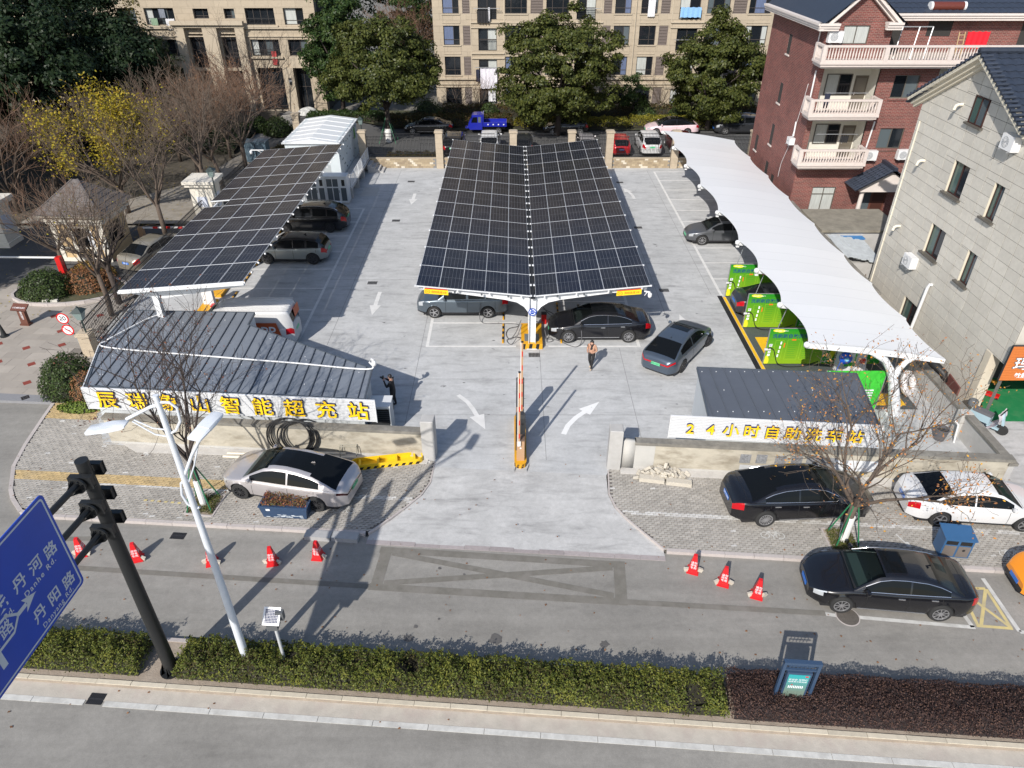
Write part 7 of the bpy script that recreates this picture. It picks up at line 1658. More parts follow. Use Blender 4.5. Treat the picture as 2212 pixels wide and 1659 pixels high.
lf_gold=leafmat('gold_leaf',[(0.30,0.26,0.03),(0.22,0.20,0.03),(0.14,0.15,0.03)]);lf_mix=leafmat('mixed_hedge_leaf',[(0.05,0.065,0.02),(0.09,0.075,0.025),(0.11,0.06,0.03),(0.04,0.055,0.02)])
hedge('golden hedge behind the blue truck',0.2,11.5,72.2,73.6,0.9,lf_gold,9000,0.15,'compound_hedge',4,False,0.05);hedge('mixed brown hedge behind the black saloon and truck cab',-12.5,0.1,72.5,74.6,1.0,lf_mix,10000,0.16,'compound_hedge',5,False,0.05);hedge('olive hedge behind the pink sedan',11.6,26.0,72.3,74.0,0.95,lf_gold,9000,0.16,'compound_hedge',6,False,0.05);hedge('dark hedge under the middle flats windows',-7.4,26,76.8,78.6,1.1,lf_mix,14000,0.17,'compound_hedge',7,False,0.05)
hedge('low dark hedge right of the entrance path',-21.0,-13.0,74.8,77.0,0.8,lf_mid,6000,0.17,'compound_hedge',8,False,0.02);hedge('ground shrubs behind the rear fence panel',-10.8,-6.4,60.3,62.2,0.7,lf_mix,5200,0.13,'compound_hedge',9,False,0.0);hedge('shrubs between the container and the drive',-20.9,-14.0,62.3,64.5,0.8,lf_mix,5000,0.14,'compound_hedge',10,False,0.0);hedge('low dark undergrowth in the wood',-46,-24.5,63.5,72,0.9,lf_dark,16000,0.22,'wood_undergrowth',11,False,0.0)
# fallen leaves
rng=np.random.default_rng(77);n=420;C=np.stack([rng.uniform(-24,20,n),rng.uniform(10.6,22,n),np.full(n,0.0)],1);bb_=C[:,0]*0.0748+C[:,1]*0.9972;C[:,2]=np.where(bb_<17.2,-0.10,0.016);sel=(bb_<10.9)|(bb_>12.6);C=C[sel]
o=link('fallen_leaves',leaves('fallen_leaves',C,np.tile([0,0,1.0],(len(C),1)),0.075,lf_russet,rng,0.7,0.15));stuff(o);o['label']='scattered dry leaves on the street and pavements'
rng=np.random.default_rng(78);n=700;C=np.stack([rng.uniform(-34,-21.3,n),rng.uniform(33,60,n),np.full(n,0.03)],1)
o=link('fallen_leaves',leaves('fallen_leaves',C,np.tile([0,0,1.0],(n,1)),0.11,lf_yellow,rng,0.7,0.15));stuff(o);o['label']='scattered yellow leaves under the trees on the left'
# ------------------------------------------------------------------ fences and gatehouse
m_iron=M('fence_iron',(0.012,0.012,0.014),0.5);m_pillar=M('pillar_stone',(0.42,0.35,0.26),0.85,var=0.10,scale=4,isl=0.05);m_cream=M('cream_moulding',(0.62,0.58,0.48),0.8,var=0.1,scale=5)
def pillar(x,y,w,h,label,mat=None,cap=True,group='fence pillars'):
 t=thing('fence_pillar',label,'pillar',(x,y,0),0,group);m=mat or m_pillar;n=max(3,int(h/0.42));hh=(h-0.16)/n
 for i in range(n):MB().box(-w/2,w/2,-w/2,w/2,i*hh+0.004,(i+1)*hh-0.004).build('stone_course',m,t)
 MB().box(-w/2+0.01,w/2-0.01,-w/2+0.01,w/2-0.01,0,h-0.16).build('core',m_joint,t)
 MB().box(-w/2-0.06,w/2+0.06,-w/2-0.06,w/2+0.06,h-0.16,h-0.04).box(-w/2,w/2,-w/2,w/2,h-0.04,h).build('cap',m_pillar if mat is None else mat,t)
 return t
m_wst=[M('wall_stone_%d'%i,c,0.9,var=0.1,scale=6)for i,c in enumerate(((0.34,0.27,0.18),(0.42,0.34,0.23),(0.58,0.52,0.42),(0.28,0.22,0.15)))]
def stone_low_wall(x0,x1,y,h,label,seed):
 t=thing('low_stone_wall',label,'wall',(x0,y,0));L=x1-x0;rnd=random.Random(seed)
 MB().box(0,L,0.01,0.22,0,h-0.06).build('core',m_joint,t);bw,bh=0.30,(h-0.06)/5;ms=[MB().box(0.005,bw-0.005,-0.006,0.02,0.004,bh-0.004).mesh('stone',m)for m in m_wst]
 for j in range(5):
  x=-bw/2 if j%2 else 0.0;run=0
  while x<L:
   if x>=0 and x+bw<=L+0.01:
    c=rnd.choices((0,1,2,3),(0.55,0.2,0.1,0.15))[0];link('stone',ms[c],t,(x,rnd.uniform(-0.004,0.002),j*bh))
   x+=bw
 MB().box(-0.0,L,-0.04,0.26,h-0.06,h).build('coping',m_pillar,t)
 return t
def iron_fence(p,q,z0,h,label,frets=True,group='iron fence panels',step=0.115):
 p=Vector((*p,0));q=Vector((*q,0));d=q-p;L=d.length;t=thing('iron_fence',label,'fence',(p.x,p.y,z0),math.atan2(d.y,d.x),group)
 k=MB()
 for z in(0.1,0.32,h-0.32,h-0.08):k.box(0,L,-0.018,0.018,z-0.018,z+0.018)
 k.build('rails',m_iron,t)
 n=max(2,int(L/step));k=MB()
 for i in range(n+1):x=L*i/n;k.box(x-0.010,x+0.010,-0.010,0.010,0.02,h)
 if frets:
  for i in range(0,n,3):
   x=L*i/n
   for z in(h-0.62,0.62):k.box(x,x+L/n*2,-0.012,0.012,z-0.012,z+0.012);k.box(x,x+0.02,-0.012,0.012,z-0.2,z);k.box(x+L/n*2-0.02,x+L/n*2,-0.012,0.012,z-0.2,z)
 stuff(k.build('pickets',m_iron,t))
 return t
FY=59.75
px=[-12.3,-6.0,0.1,4.9,8.05,13.5,19.9]
pl_lab=['beside the walkway steps','left of the butterfly canopy','behind the left wing of the butterfly canopy','behind the right wing of the butterfly canopy','at the right corner of the butterfly canopy','half hidden by the white canopy','at the corner of the brick house']
for i,x in enumerate(px):pillar(x,FY,0.58,3.05,'stone fence pillar '+pl_lab[i])
SEC=['beside the walkway steps','behind the left wing of the canopy','behind the canopy valley','behind the right wing of the canopy','in front of the red and white cars','behind the white membrane canopy']
for i in range(len(px)-1):
 x0,x1=px[i]+0.32,px[i+1]-0.32;stone_low_wall(x0,x1,FY-0.1,0.85,'low stone wall under the rear fence '+SEC[i],i)
 m_=(x1-x0);xa,xb=x0+m_*0.22,x1-m_*0.22
 iron_fence((x0,FY),(xa,FY),0.85,1.75,'left black iron fence panel '+SEC[i]);iron_fence((xa+0.03,FY),(xb-0.03,FY),0.85,2.0,'tall middle black iron fence panel '+SEC[i]);iron_fence((xb,FY),(x1,FY),0.85,1.75,'right black iron fence panel '+SEC[i])
lpx=[(-20.5,29.65),(-20.9,36.4),(-20.95,43.0),(-21.0,49.5),(-21.0,56.0),(-19.8,64.8)]
pillar(-20.45,29.65,0.55,1.25,'short stone pillar carrying a lantern at the plaza corner');pillar(-19.3,66.0,0.6,3.0,'stone pillar behind the battery container roof')
for i in range(len(lpx)-2):iron_fence(lpx[i],lpx[i+1],0.0,1.75,'%s stretch of black iron side fence along the left canopy'%('nearest','second','third','farthest')[i],True,'side fence stretches',0.13)
# gatehouse
m_ghs=M('gatehouse_sandstone',(0.50,0.36,0.20),0.85,var=0.12,scale=5,isl=0.08);m_gcream=M('gatehouse_cream',(0.66,0.62,0.54),0.8,var=0.08,scale=4);m_groof=M('gatehouse_shingle',(0.13,0.115,0.11),0.85,var=0.15,scale=6,isl=0.12)
t=thing('gatehouse','small cream and sandstone gatehouse with a grey hipped roof','gatehouse',(-26.0,41.9,0),-0.06)
MB().box(-1.55,1.55,-1.3,1.3,0,2.5).build('wall',m_ghs,t)
for(x0,x1)in((-1.6,-1.25),(1.25,1.6),(-0.55,-0.3),(0.55,0.8)):MB().box(x0,x1,-1.36,-1.301,0,2.4).build('pilaster',m_gcream,t)
MB().box(-1.72,1.72,-1.47,1.47,2.42,2.62).box(-1.85,1.85,-1.6,1.6,2.62,2.74).box(-1.98,1.98,-1.73,1.73,2.95,3.08).build('cornice',m_gcream,t);MB().box(-1.62,1.62,-1.37,1.37,2.74,2.95).build('frieze',m_gcream,t)
MB().box(-1.62,1.62,-1.37,-1.302,0.0,0.25).box(-1.6,1.6,-1.37,-1.302,0.85,0.95).build('plinth',m_gcream,t)
for(x0,x1)in((-0.25,0.5),):MB().box(x0,x1,-1.315,-1.3,0.97,2.15).build('window',m_glass,t);MB().box(x0-0.08,x1+0.08,-1.35,-1.302,2.15,2.25).build('window_head',m_gcream,t)
MB().box(0.55,0.85,-1.372,-1.36,1.0,2.0).build('notice',m_wsign,t);MB().box(1.551,1.565,-0.8,0.6,0.9,2.15).build('side_window',m_glass,t)
k=MB();e,h0,h1=2.1,3.08,4.7
k.add([(-2.1,-1.85,h0),(2.1,-1.85,h0),(2.1,1.85,h0),(-2.1,1.85,h0),(-0.15,0,h1),(0.15,0,h1)],[(0,1,5,4),(1,2,5),(2,3,4,5),(3,0,4),(0,3,2,1)]);k.build('roof',m_groof,t)
for s in(0,1):MB().bar(((-2.1,2.1)[s],-1.85,h0),((-0.15,0.15)[s],0,h1),0.1,0.07).build('hip_ridge',m_groof,t)
for i in range(1,8):
 f=i/8;y=-1.85*(1-f);x=2.1+(0.15-2.1)*f;z=h0+(h1-h0)*f;MB().bar((-x,y,z+0.01),(x,y,z+0.01),0.035,0.02).build('shingle_course',m_groof,t);MB().bar((x,y,z+0.01),(x,-y,z+0.01),0.035,0.02).build('shingle_course',m_groof,t)
for(x,y,lb)in((-32.9,43.4,'weathered cream gate pillar at the left edge of the entrance'),(-20.9,47.6,'cream gate pillar half hidden by the left canopy')):
 t=thing('gate_pillar',lb,'pillar',(x,y,0));MB().box(-0.75,0.75,-0.7,0.7,0,2.6).build('shaft',m_gcream,t);MB().box(-0.95,0.95,-0.9,0.9,2.6,2.8).box(-1.05,1.05,-1.0,1.0,2.8,3.0).build('cap',m_gcream,t);MB().box(-0.82,0.82,-0.77,0.77,0,0.3).build('plinth',m_gcream,t);MB().box(-0.4,0.3,-0.712,-0.7,1.2,1.9).box(0.7501,0.762,-0.4,0.4,1.0,2.0).build('notice',M('notice_paper',(0.55,0.58,0.66),0.6,var=0.1,scale=20),t)
k=MB()
for i in range(9):k.cyl((-34.6+i*0.16,42.2,0.0),(-34.6+i*0.16,42.2,0.9),0.025,5)
k.bar((-34.7,42.2,0.9),(-33.1,42.2,0.95),0.06);k.bar((-34.7,42.2,0.2),(-33.1,42.2,0.2),0.05)
o=k.build('white_railing',m_white);tag(o,'white railing beside the left gate pillar','railing')
for(p,q,lb)in(((-31.5,39.0,1.0),(-26.7,38.9,1.0),'white barrier boom left of the gatehouse'),((-23.9,43.6,1.0),(-20.9,43.7,1.0),'red and white barrier boom right of the gatehouse')):
 t=thing('boom_barrier',lb,'barrier',(0,0,0));MB().bar(p,q,0.05,0.1).build('boom',m_white,t);c=q if p[0]<-30 else p;MB().box(c[0]-0.15,c[0]+0.15,c[1]-0.15,c[1]+0.15,0,1.05).build('cabinet',m_redp if p[0]<-30 else m_tan,t)
 if p[0]>-30:
  k=MB()
  for i in range(3):x=p[0]+0.8+i*0.8;k.box(x,x+0.3,p[1]-0.03,p[1]+0.09,0.96,1.055)
  k.build('red_band',m_redp,t)
for(x,y,w,h,m_,lb)in((-29.5,47.2,0.35,1.7,m_wsign,'white notice stand with green foot left of the gatehouse roof'),(-30.6,47.6,0.35,1.7,m_bsign,'blue notice stand left of the gatehouse roof')):
 t=thing('notice_stand',lb,'sign',(x,y,0),0.2);MB().box(-w/2,w/2,-0.04,0.04,0.15,h).build('panel',m_,t);MB().box(-w/2-0.03,w/2+0.03,-0.15,0.15,0,0.15).build('foot',M('bright_green',(0.05,0.5,0.04)),t)
o=MB().lathe([(0.35,0),(0.42,0.2),(0.42,0.32),(0.3,0.55),(0.1,0.62)],n=16).build('stone_ornament',m_limew,None,smooth='auto',loc=(-11.9,70.4,-0.05));tag(o,'white ball shaped stone ornament beside the camphor trunk','ornament')
t=thing('garden_boulder','pale boulder at the head of the entrance path','boulder',(-21.5,78.3,0.02));rng=np.random.default_rng(2);k=MB();P=[]
for i in range(7):
 a=PI/2*i/6;P.append([(1.1*math.cos(a)*math.cos(2*PI*j/12)*(1+0.08*math.sin(j*2.3)),0.7*math.cos(a)*math.sin(2*PI*j/12),0.75*math.sin(a)*(1+0.06*math.sin(j)))for j in range(12)]);P[-1].append(P[-1][0])
k.grid(P);k.build('rock',M('pale_rock',(0.5,0.5,0.48),0.9,var=0.15,scale=3),t,smooth=True)
sheet('entrance_path',[(-25.2,66.5),(-23.2,66.5),(-22.2,74),(-22.2,80),(-24.2,80),(-24.2,74)],0.02,M('path_stone',(0.28,0.27,0.25),0.9,var=0.2,scale=2))
t=thing('utility_box','grey blue utility box under the russet tree','cabinet',(-21.7,61.5,0));MB().box(-0.9,0.9,-0.5,0.5,0.1,1.7).build('case',M('box_blue',(0.10,0.15,0.19),0.5,var=0.1),t);MB().box(-0.95,0.95,-0.55,0.55,1.7,1.78).build('lid',MATS['box_blue'],t);MB().box(-0.03,0.03,-0.505,-0.5,0.2,1.6).build('door_gap',m_black,t)
# ------------------------------------------------------------------ buildings
class Face:
 """a wall plane: u along the wall, v up, d outwards"""
 def __init__(s,o,ex):s.o=Vector(o);s.ex=Vector(ex).normalized();s.ez=Vector((0,0,1));s.n=s.ex.cross(s.ez)
 def P(s,u,v,d=0.0):return tuple(s.o+s.ex*u+s.ez*v+s.n*d)
 def fr(s,u,v,d):return plane_frame(s.P(u,v,d),s.ex,s.ez)
 def box(s,k,u0,u1,v0,v1,d0,d1,mi=0):
  vs=[s.P(u,v,d)for d in(d0,d1)for(u,v)in((u0,v0),(u1,v0),(u1,v1),(u0,v1))]
  return k.add(vs,[(0,3,2,1),(4,5,6,7),(0,1,5,4),(1,2,6,5),(2,3,7,6),(3,0,4,7)],mi)
def wall_with_openings(F,L,H,ops,depth,v_base=0.0):
 us=sorted({0.0,L}|{x for o in ops for x in o[:2]if 0<x<L});vs=sorted({v_base,H}|{x for o in ops for x in o[2:4]if v_base<x<H});k=MB()
 for i in range(len(us)-1):
  for j in range(len(vs)-1):
   um,vm=(us[i]+us[i+1])/2,(vs[j]+vs[j+1])/2
   if not any(o[0]<um<o[1]and o[2]<vm<o[3]for o in ops):k.add([F.P(us[i],vs[j]),F.P(us[i+1],vs[j]),F.P(us[i+1],vs[j+1]),F.P(us[i],vs[j+1])],[(0,1,2,3)])
 for(a,b,c,d)in[o[:4]for o in ops]:
  k.add([F.P(a,c),F.P(b,c),F.P(b,c,-depth),F.P(a,c,-depth)],[(3,2,1,0)][::1]);k.add([F.P(a,d),F.P(b,d),F.P(b,d,-depth),F.P(a,d,-depth)],[(0,1,2,3)]);k.add([F.P(a,c),F.P(a,d),F.P(a,d,-depth),F.P(a,c,-depth)],[(0,1,2,3)]);k.add([F.P(b,c),F.P(b,d),F.P(b,d,-depth),F.P(b,c,-depth)],[(3,2,1,0)])
 return k
m_bz=M('bronze_frame',(0.055,0.045,0.04),0.5);m_wglass=M('window_glass',(0.012,0.015,0.019),0.05,spec=0.6);m_wglass2=M('window_glass_pale',(0.09,0.11,0.12),0.08);m_curt=M('curtain_blue',(0.10,0.13,0.22),0.6,var=0.3,scale=8,stretch=(4,4,0.2));m_curt_w=M('curtain_white',(0.42,0.44,0.42),0.6,var=0.25,scale=8,stretch=(4,4,0.2));m_louv=M('louvre_bronze',(0.16,0.13,0.115),0.5);m_rail=M('balcony_iron',(0.02,0.02,0.022),0.5)
def window(root,F,u0,u1,v0,v1,d=-0.14,mull=(0.62,),trans=(0.28,),curt=None,frame=m_bz,bar=0.05):
 k=MB();F.box(k,u0,u0+bar,v0,v1,d-0.03,d+0.04);F.box(k,u1-bar,u1,v0,v1,d-0.03,d+0.04);F.box(k,u0+bar,u1-bar,v0,v0+bar,d-0.03,d+0.04);F.box(k,u0+bar,u1-bar,v1-bar,v1,d-0.03,d+0.04)
 for m in mull:x=u0+(u1-u0)*m;F.box(k,x-bar/2,x+bar/2,v0+bar,v1-bar,d-0.028,d+0.038)
 for m in trans:z=v0+(v1-v0)*m;F.box(k,u0+bar,u1-bar,z-bar/2,z+bar/2,d-0.026,d+0.036)
 w=k.build('window',frame,root)
 xs=[u0+bar]+[u0+(u1-u0)*m for m in mull]+[u1-bar]
 for i in range(len(xs)-1):MB().add([F.P(xs[i],v0+bar,d),F.P(xs[i+1],v0+bar,d),F.P(xs[i+1],v1-bar,d),F.P(xs[i],v1-bar,d)],[(0,1,2,3)]).build('pane',(curt[i%len(curt)]if curt else m_wglass),w)
 return w
def louvre(root,F,u0,u1,v0,v1,n=13):
 k=MB();F.box(k,u0,u0+0.04,v0,v1,-0.1,0.0);F.box(k,u1-0.04,u1,v0,v1,-0.1,0.0);w=k.build('louvre_panel',m_louv,root);me=MB().box(0,u1-u0-0.1,-0.02,0.02,0,0.02)
 MB().add([F.P(u0,v0,-0.16),F.P(u1,v0,-0.16),F.P(u1,v1,-0.16),F.P(u0,v1,-0.16)],[(0,1,2,3)]).build('recess',m_black,w)
 for i in range(n):
  z=v0+(v1-v0)*(i+0.5)/n;k=MB();h=(v1-v0)/n
  k.add([F.P(u0+0.04,z-h*0.42,0.0),F.P(u1-0.04,z-h*0.42,0.0),F.P(u1-0.04,z+h*0.3,-0.09),F.P(u0+0.04,z+h*0.3,-0.09),F.P(u0+0.04,z-h*0.42-0.012,0.0),F.P(u1-0.04,z-h*0.42-0.012,0.0)],[(0,1,2,3),(4,5,1,0)]);k.build('slat',m_louv,w)
def railing(root,F,u0,u1,v0,h,d,step=0.13):
 k=MB();F.box(k,u0,u1,v0+h-0.05,v0+h,d-0.025,d+0.025);F.box(k,u0,u1,v0+0.04,v0+0.08,d-0.02,d+0.02);r=k.build('railing',m_rail,root);k=MB();n=int((u1-u0)/step)
 for i in range(n+1):x=u0+(u1-u0)*i/n;F.box(k,x-0.012,x+0.012,v0+0.08,v0+h-0.05,d-0.012,d+0.012)
 stuff(k.build('bars',m_rail,r));return r
def clip_sub(rect,ops):
 """rectangle minus openings, as rectangles"""
 out=[rect]
 for(a,b,c,d)in ops:
  nx=[]
  for(u0,u1,v0,v1)in out:
   if b<=u0 or a>=u1 or d<=v0 or c>=v1:nx.append((u0,u1,v0,v1));continue
   if c>v0:nx.append((u0,u1,v0,c))
   if d<v1:nx.append((u0,u1,d,v1))
   lo,hi=max(v0,c),min(v1,d)
   if a>u0:nx.append((u0,a,lo,hi))
   if b<u1:nx.append((b,u1,lo,hi))
  out=nx
 return[r for r in out if r[1]-r[0]>0.03 and r[3]-r[2]>0.03]
def clad(root,F,L,H,ops,tw,th,mat,name='stone_panel',gap=0.008,th_=0.012,limit=300,halfplanes=(),u_off=0.0,v0=0.0,brickbond=True,vgap=1.0):
 tiles=[]
 nv=int(math.ceil((H-v0)/th));nu=int(math.ceil(L/tw))+1
 for j in range(nv):
  for i in range(-1,nu):
   u=i*tw+u_off+(tw/2 if brickbond and j%2 else 0);r=(max(0,u),min(L,u+tw),v0+j*th,min(H,v0+(j+1)*th))
   if r[1]-r[0]<0.03:continue
   for q in clip_sub(r,ops):
    gu=gap*vgap/2;p=[(q[0]+gu,q[2]+gap/2),(q[1]-gu,q[2]+gap/2),(q[1]-gu,q[3]-gap/2),(q[0]+gu,q[3]-gap/2)]
    for(a,b,c)in halfplanes:p=clip_poly(p,a,b,c)if p else p
    if len(p)>=3:tiles.append(p)
 rest=MB()
 for idx,p in enumerate(tiles):
  k=MB()if idx<limit else rest;n=len(p)
  k.add([F.P(u,v,th_)for u,v in p]+[F.P(u,v,0.001)for u,v in p],[tuple(range(n))]+[((i+1)%n,i,n+i,n+(i+1)%n)for i in range(n)])
  if idx<limit:k.build(name,mat,root)
 if rest.v:stuff(rest.build(name+'_field',mat,root))
m_beige=M('beige_stone',(0.40,0.335,0.25),0.85,var=0.07,scale=2.5,isl=0.045);m_beige_j=M('beige_joint',(0.26,0.22,0.17),0.9);m_mould=M('beige_moulding',(0.43,0.365,0.275),0.85,var=0.05,scale=4)
m_cloth_w=M('cloth_white',(0.62,0.62,0.64),0.8,var=0.08,scale=5);m_cloth_k=M('cloth_black',(0.012,0.012,0.014),0.8);m_cloth_b=M('cloth_blue',(0.22,0.42,0.68),0.8,var=0.1,scale=5)
def washing(label,F,u0,u1,v0,v1,d,mat,seed=0,name='hanging_laundry'):
 """cloth hanging with folds"""
 rnd=random.Random(seed);P=[];nu,nv=14,5
 for j in range(nv+1):
  row=[]
  for i in range(nu+1):
   u=u0+(u1-u0)*i/nu;v=v1-(v1-v0)*j/nv;row.append(F.P(u,v+0.03*math.sin(i*1.7+seed),d+0.05*math.sin(i*1.9+seed)*(0.4+j/nv)))
  P.append(row)
 k=MB();k.grid(P,flip=True);k.grid([[tuple(Vector(p)-F.n*0.008)for p in r]for r in P]);o=k.build(name,mat,None,smooth=True);tag(o,label,'laundry','laundry on the flats');return o
# ---- middle block of flats
XB,YB=-8.0,80.0
FM=Face((XB,YB,0),(1,0,0));LB,HB=60.0,20.3
bm_=thing('apartment_block','beige stone block of flats behind the middle and right trees','building',(0,0,0))
U=lambda x:x-XB
winc=[(-6.97,-5.34,1),(-0.70,1.50,2),(3.43,5.70,2),(10.33,11.95,1),(12.95,14.60,1),(19.55,21.80,2),(23.75,25.95,2),(35.0,36.8,1),(43.0,45.0,2)]
louc=[(-4.98,-4.20),(1.86,3.10),(9.2,10.0),(14.93,15.85),(22.15,23.48),(37.2,38.4)]
balc=[(-3.43,-1.56),(6.50,8.40),(16.80,18.85),(39.4,41.8)]
fl=[6.47-2.88*2,6.47-2.88,6.47,6.47+2.88,6.47+5.76,6.47+8.64]
ops=[]
for f in fl:
 for(a,b,s)in winc:ops.append((U(a),U(b),f,f+1.79))
 for(a,b)in louc:ops.append((U(a),U(b),f,f+1.79))
 for(a,b)in balc:ops.append((U(a),U(b),max(0.05,f-0.52),f+1.64))
wall_with_openings(FM,LB,HB,ops,0.2).build('wall',m_beige_j,bm_)
MB().box(XB,XB+LB,YB+0.21,YB+12,0,HB).build('inner_mass',M('dark_interior',(0.03,0.028,0.026),0.9),bm_);MB().box(XB-0.4,XB+LB,YB-0.4,YB+12.4,HB,HB+0.4).build('roof',m_mould,bm_)
clad(bm_,FM,LB,12.2,ops,1.35,0.585,m_beige,'stone_panel',0.012,0.014,300,v0=0.0)
rnd=random.Random(6)
for fi,f in enumerate(fl[:4]):
 for(a,b,s)in winc:
  if a>30 and fi<2:continue
  cset=rnd.choice([None,None,None,(m_wglass,m_curt),(m_curt,m_wglass),(m_wglass,m_wglass2),(m_curt_w,m_wglass),(m_wglass2,m_wglass)])
  window(bm_,FM,U(a),U(b),f,f+1.79,mull=(0.62,)if s==1 else(0.27,0.74),curt=cset)
  k=MB();FM.box(k,U(a)-0.12,U(b)+0.12,f-0.1,f,0.0,0.1);FM.box(k,U(a)-0.08,U(b)+0.12,f-0.85,f-0.79,0.0,0.06);FM.box(k,U(a)-0.08,U(a)-0.02,f-0.79,f-0.2,0.0,0.05);FM.box(k,U(b)+0.06,U(b)+0.12,f-0.79,f-0.2,0,0.05);k.build('sill',m_mould,bm_)
 for(a,b)in louc:
  if a>30 and fi<2:continue
  louvre(bm_,FM,U(a),U(b),f,f+1.79)
 for(a,b)in balc:
  if a>30 and fi<2:continue
  v0=max(0.05,f-0.52);window(bm_,FM,U(a),U(b),v0,f+1.64,d=-0.17,mull=(0.5,),trans=(0.48,),curt=rnd.choice([None,(m_curt_w,m_wglass),(m_wglass,m_curt_w)]))
  railing(bm_,FM,U(a)+0.02,U(b)-0.02,v0,1.0,0.03);k=MB();FM.box(k,U(a)-0.75,U(b)+0.78,v0-0.32,v0-0.2,0.0,0.16);FM.box(k,U(a)-0.75,U(b)+0.78,v0-0.78,v0-0.68,0.0,0.14);k.build('moulding',m_mould,bm_)
k=MB();FM.box(k,0,LB,3.18,3.34,0.0,0.22);FM.box(k,0,LB,2.68,2.78,0.0,0.14);FM.box(k,0,LB,2.42,2.5,0.0,0.1);k.build('cornice',m_mould,bm_)
for x in(-4.18,-0.8,5.9,8.95,16.1,19.4):k=MB();FM.box(k,U(x)-0.05,U(x)+0.05,0,12,0.015,0.045);k.build('pilaster_edge',m_mould,bm_)
MB().cyl((12.45,YB-0.08,0.2),(12.45,YB-0.08,15),0.06,8).build('downpipe',m_mould,bm_)
washing('white flowered blanket hanging from the first floor balcony',FM,U(-3.3),U(-1.55),2.35,4.35,0.42,M('cloth_flower',(0.66,0.64,0.70),0.8,var=0.14,scale=6),1,'hanging_blanket');washing('navy trousers hanging left of the flowered blanket',FM,U(-3.75),U(-3.4),3.0,4.2,0.4,M('cloth_navy',(0.02,0.025,0.05),0.8),2)
washing('row of black clothes on the upper left balcony rail',FM,U(-3.5),U(-2.3),8.55,9.75,0.3,m_cloth_k,3);washing('white towel hung beside the black clothes',FM,U(-2.4),U(-2.2),8.7,9.95,0.32,m_cloth_w,4)
washing('long white sheet hanging from an upper window right of the middle tree',FM,U(13.6),U(14.3),9.1,10.6,0.2,m_cloth_w,5);washing('pale blue quilt draped over the upper right balcony',FM,U(16.85),U(18.9),9.05,9.95,0.35,m_cloth_b,6,'hanging_quilt')
washing('two striped shirts drying at the ground floor opening',FM,U(-2.5),U(-1.75),1.0,2.2,0.1,m_cloth_w,7);washing('dark clothes on the ground floor drying rail',FM,U(-3.3),U(-2.6),1.2,2.1,0.08,m_cloth_k,8)
for(x,z)in((-2.5,9.86),(7.5,9.86),(17.85,7.02),(-2.5,4.42)):
 t=thing('drying_rack','grey drying rack outside the flats at %s'%{(-2.5,9.86):'the black clothes balcony',(7.5,9.86):'the balcony behind the middle tree',(17.85,7.02):'the balcony left of the right tree',(-2.5,4.42):'the blanket balcony'}[(x,z)],'rack',(x,YB-0.35,z));t['group']='drying racks'
 for y in(0,-0.18):MB().bar((-1.35,y,0),(1.35,y,0),0.03).build('rail',m_steelg,t)
 for xx in(-0.9,0.9):MB().bar((xx,0.33,-0.1),(xx,-0.2,0),0.025).build('bracket',m_steelg,t)
# ---- left block of flats
XL,YL=-52.0,80.0;FL_=Face((XL,YL,0),(1,0,0));LL=32.2
bl=thing('apartment_block','beige block of flats behind the wood on the left','building',(0,0,0))
V=lambda x:x-XL
opsL=[];wl_=[]
for z0,z1 in((8.34,9.85),(5.45,6.98)):
 for(a,b)in((-39.6,-37.8),(-36.9,-33.95),(-26.8,-23.9),(-22.95,-20.98)):wl_.append((a,b,z0,z1))
for(a,b)in((-32.0,-30.5),(-28.9,-27.86)):wl_.append((a,b,8.9,9.8))
for(a,b)in((-39.6,-37.8),(-36.9,-33.95),(-32.0,-30.5),(-28.9,-27.86),(-26.8,-23.9),(-22.95,-20.98)):wl_.append((a,b,11.3,12.9))
dk_=[(-33.0,-31.5,0.1,7.5),(-29.7,-28.15,0.1,7.5),(-36.6,-34.0,0.1,4.3),(-26.6,-24.0,0.1,4.3),(-22.7,-21.2,0.1,4.35)]
opsL=[(V(a),V(b),c,d)for a,b,c,d in wl_+dk_]
wall_with_openings(FL_,LL,HB,opsL,0.35).build('wall',m_beige_j,bl);MB().box(XL,XL+LL,YL+0.9,YL+12,0,HB).build('inner_mass',MATS['dark_interior'],bl);MB().box(XL-0.4,XL+LL+0.4,YL-0.4,YL+12.4,HB,HB+0.4).build('roof',m_mould,bl)
MB().box(XL+LL-0.01,XL+LL,YL,YL+0.9,0,HB).build('end_wall',m_beige_j,bl)
clad(bl,FL_,LL,12.2,opsL,1.35,0.585,m_beige,'stone_panel',0.012,0.014,300)
for(a,b,c,d)in wl_:
 if d>11.2 and False:continue
 window(bl,FL_,V(a),V(b),c,d,d=-0.3,mull=(0.25,0.5,0.75)if b-a>2 else(0.6,),trans=()if b-a>2 else(0.25,),curt=random.Random(int(a*7+c)).choice([None,(m_curt_w,m_wglass,m_wglass2,m_wglass),(m_wglass,m_wglass2)]))
 if b-a>2:railing(bl,FL_,V(a)+0.03,V(b)-0.03,c,0.62,0.05);k=MB();FL_.box(k,V(a)-0.25,V(b)+0.25,c-0.22,c-0.06,0,0.25);k.build('balcony_ledge',m_mould,bl)
for(a,b,c,d)in dk_[:2]:
 window(bl,FL_,V(a),V(b),4.3,7.3,d=-0.5,mull=(0.5,),trans=(0.45,));railing(bl,FL_,V(a)+0.02,V(b)-0.02,5.35-0.9,0.95,-0.1);k=MB();FL_.box(k,V(a)-0.02,V(b)+0.02,4.05,4.3,-0.34,0.1);k.build('balcony_slab',m_mould,bl)
for i,(a,b,c,d)in enumerate(dk_[2:]):window(bl,FL_,V(a),V(b),0.15,4.2,d=-0.55,mull=(0.5,),trans=(0.55,))
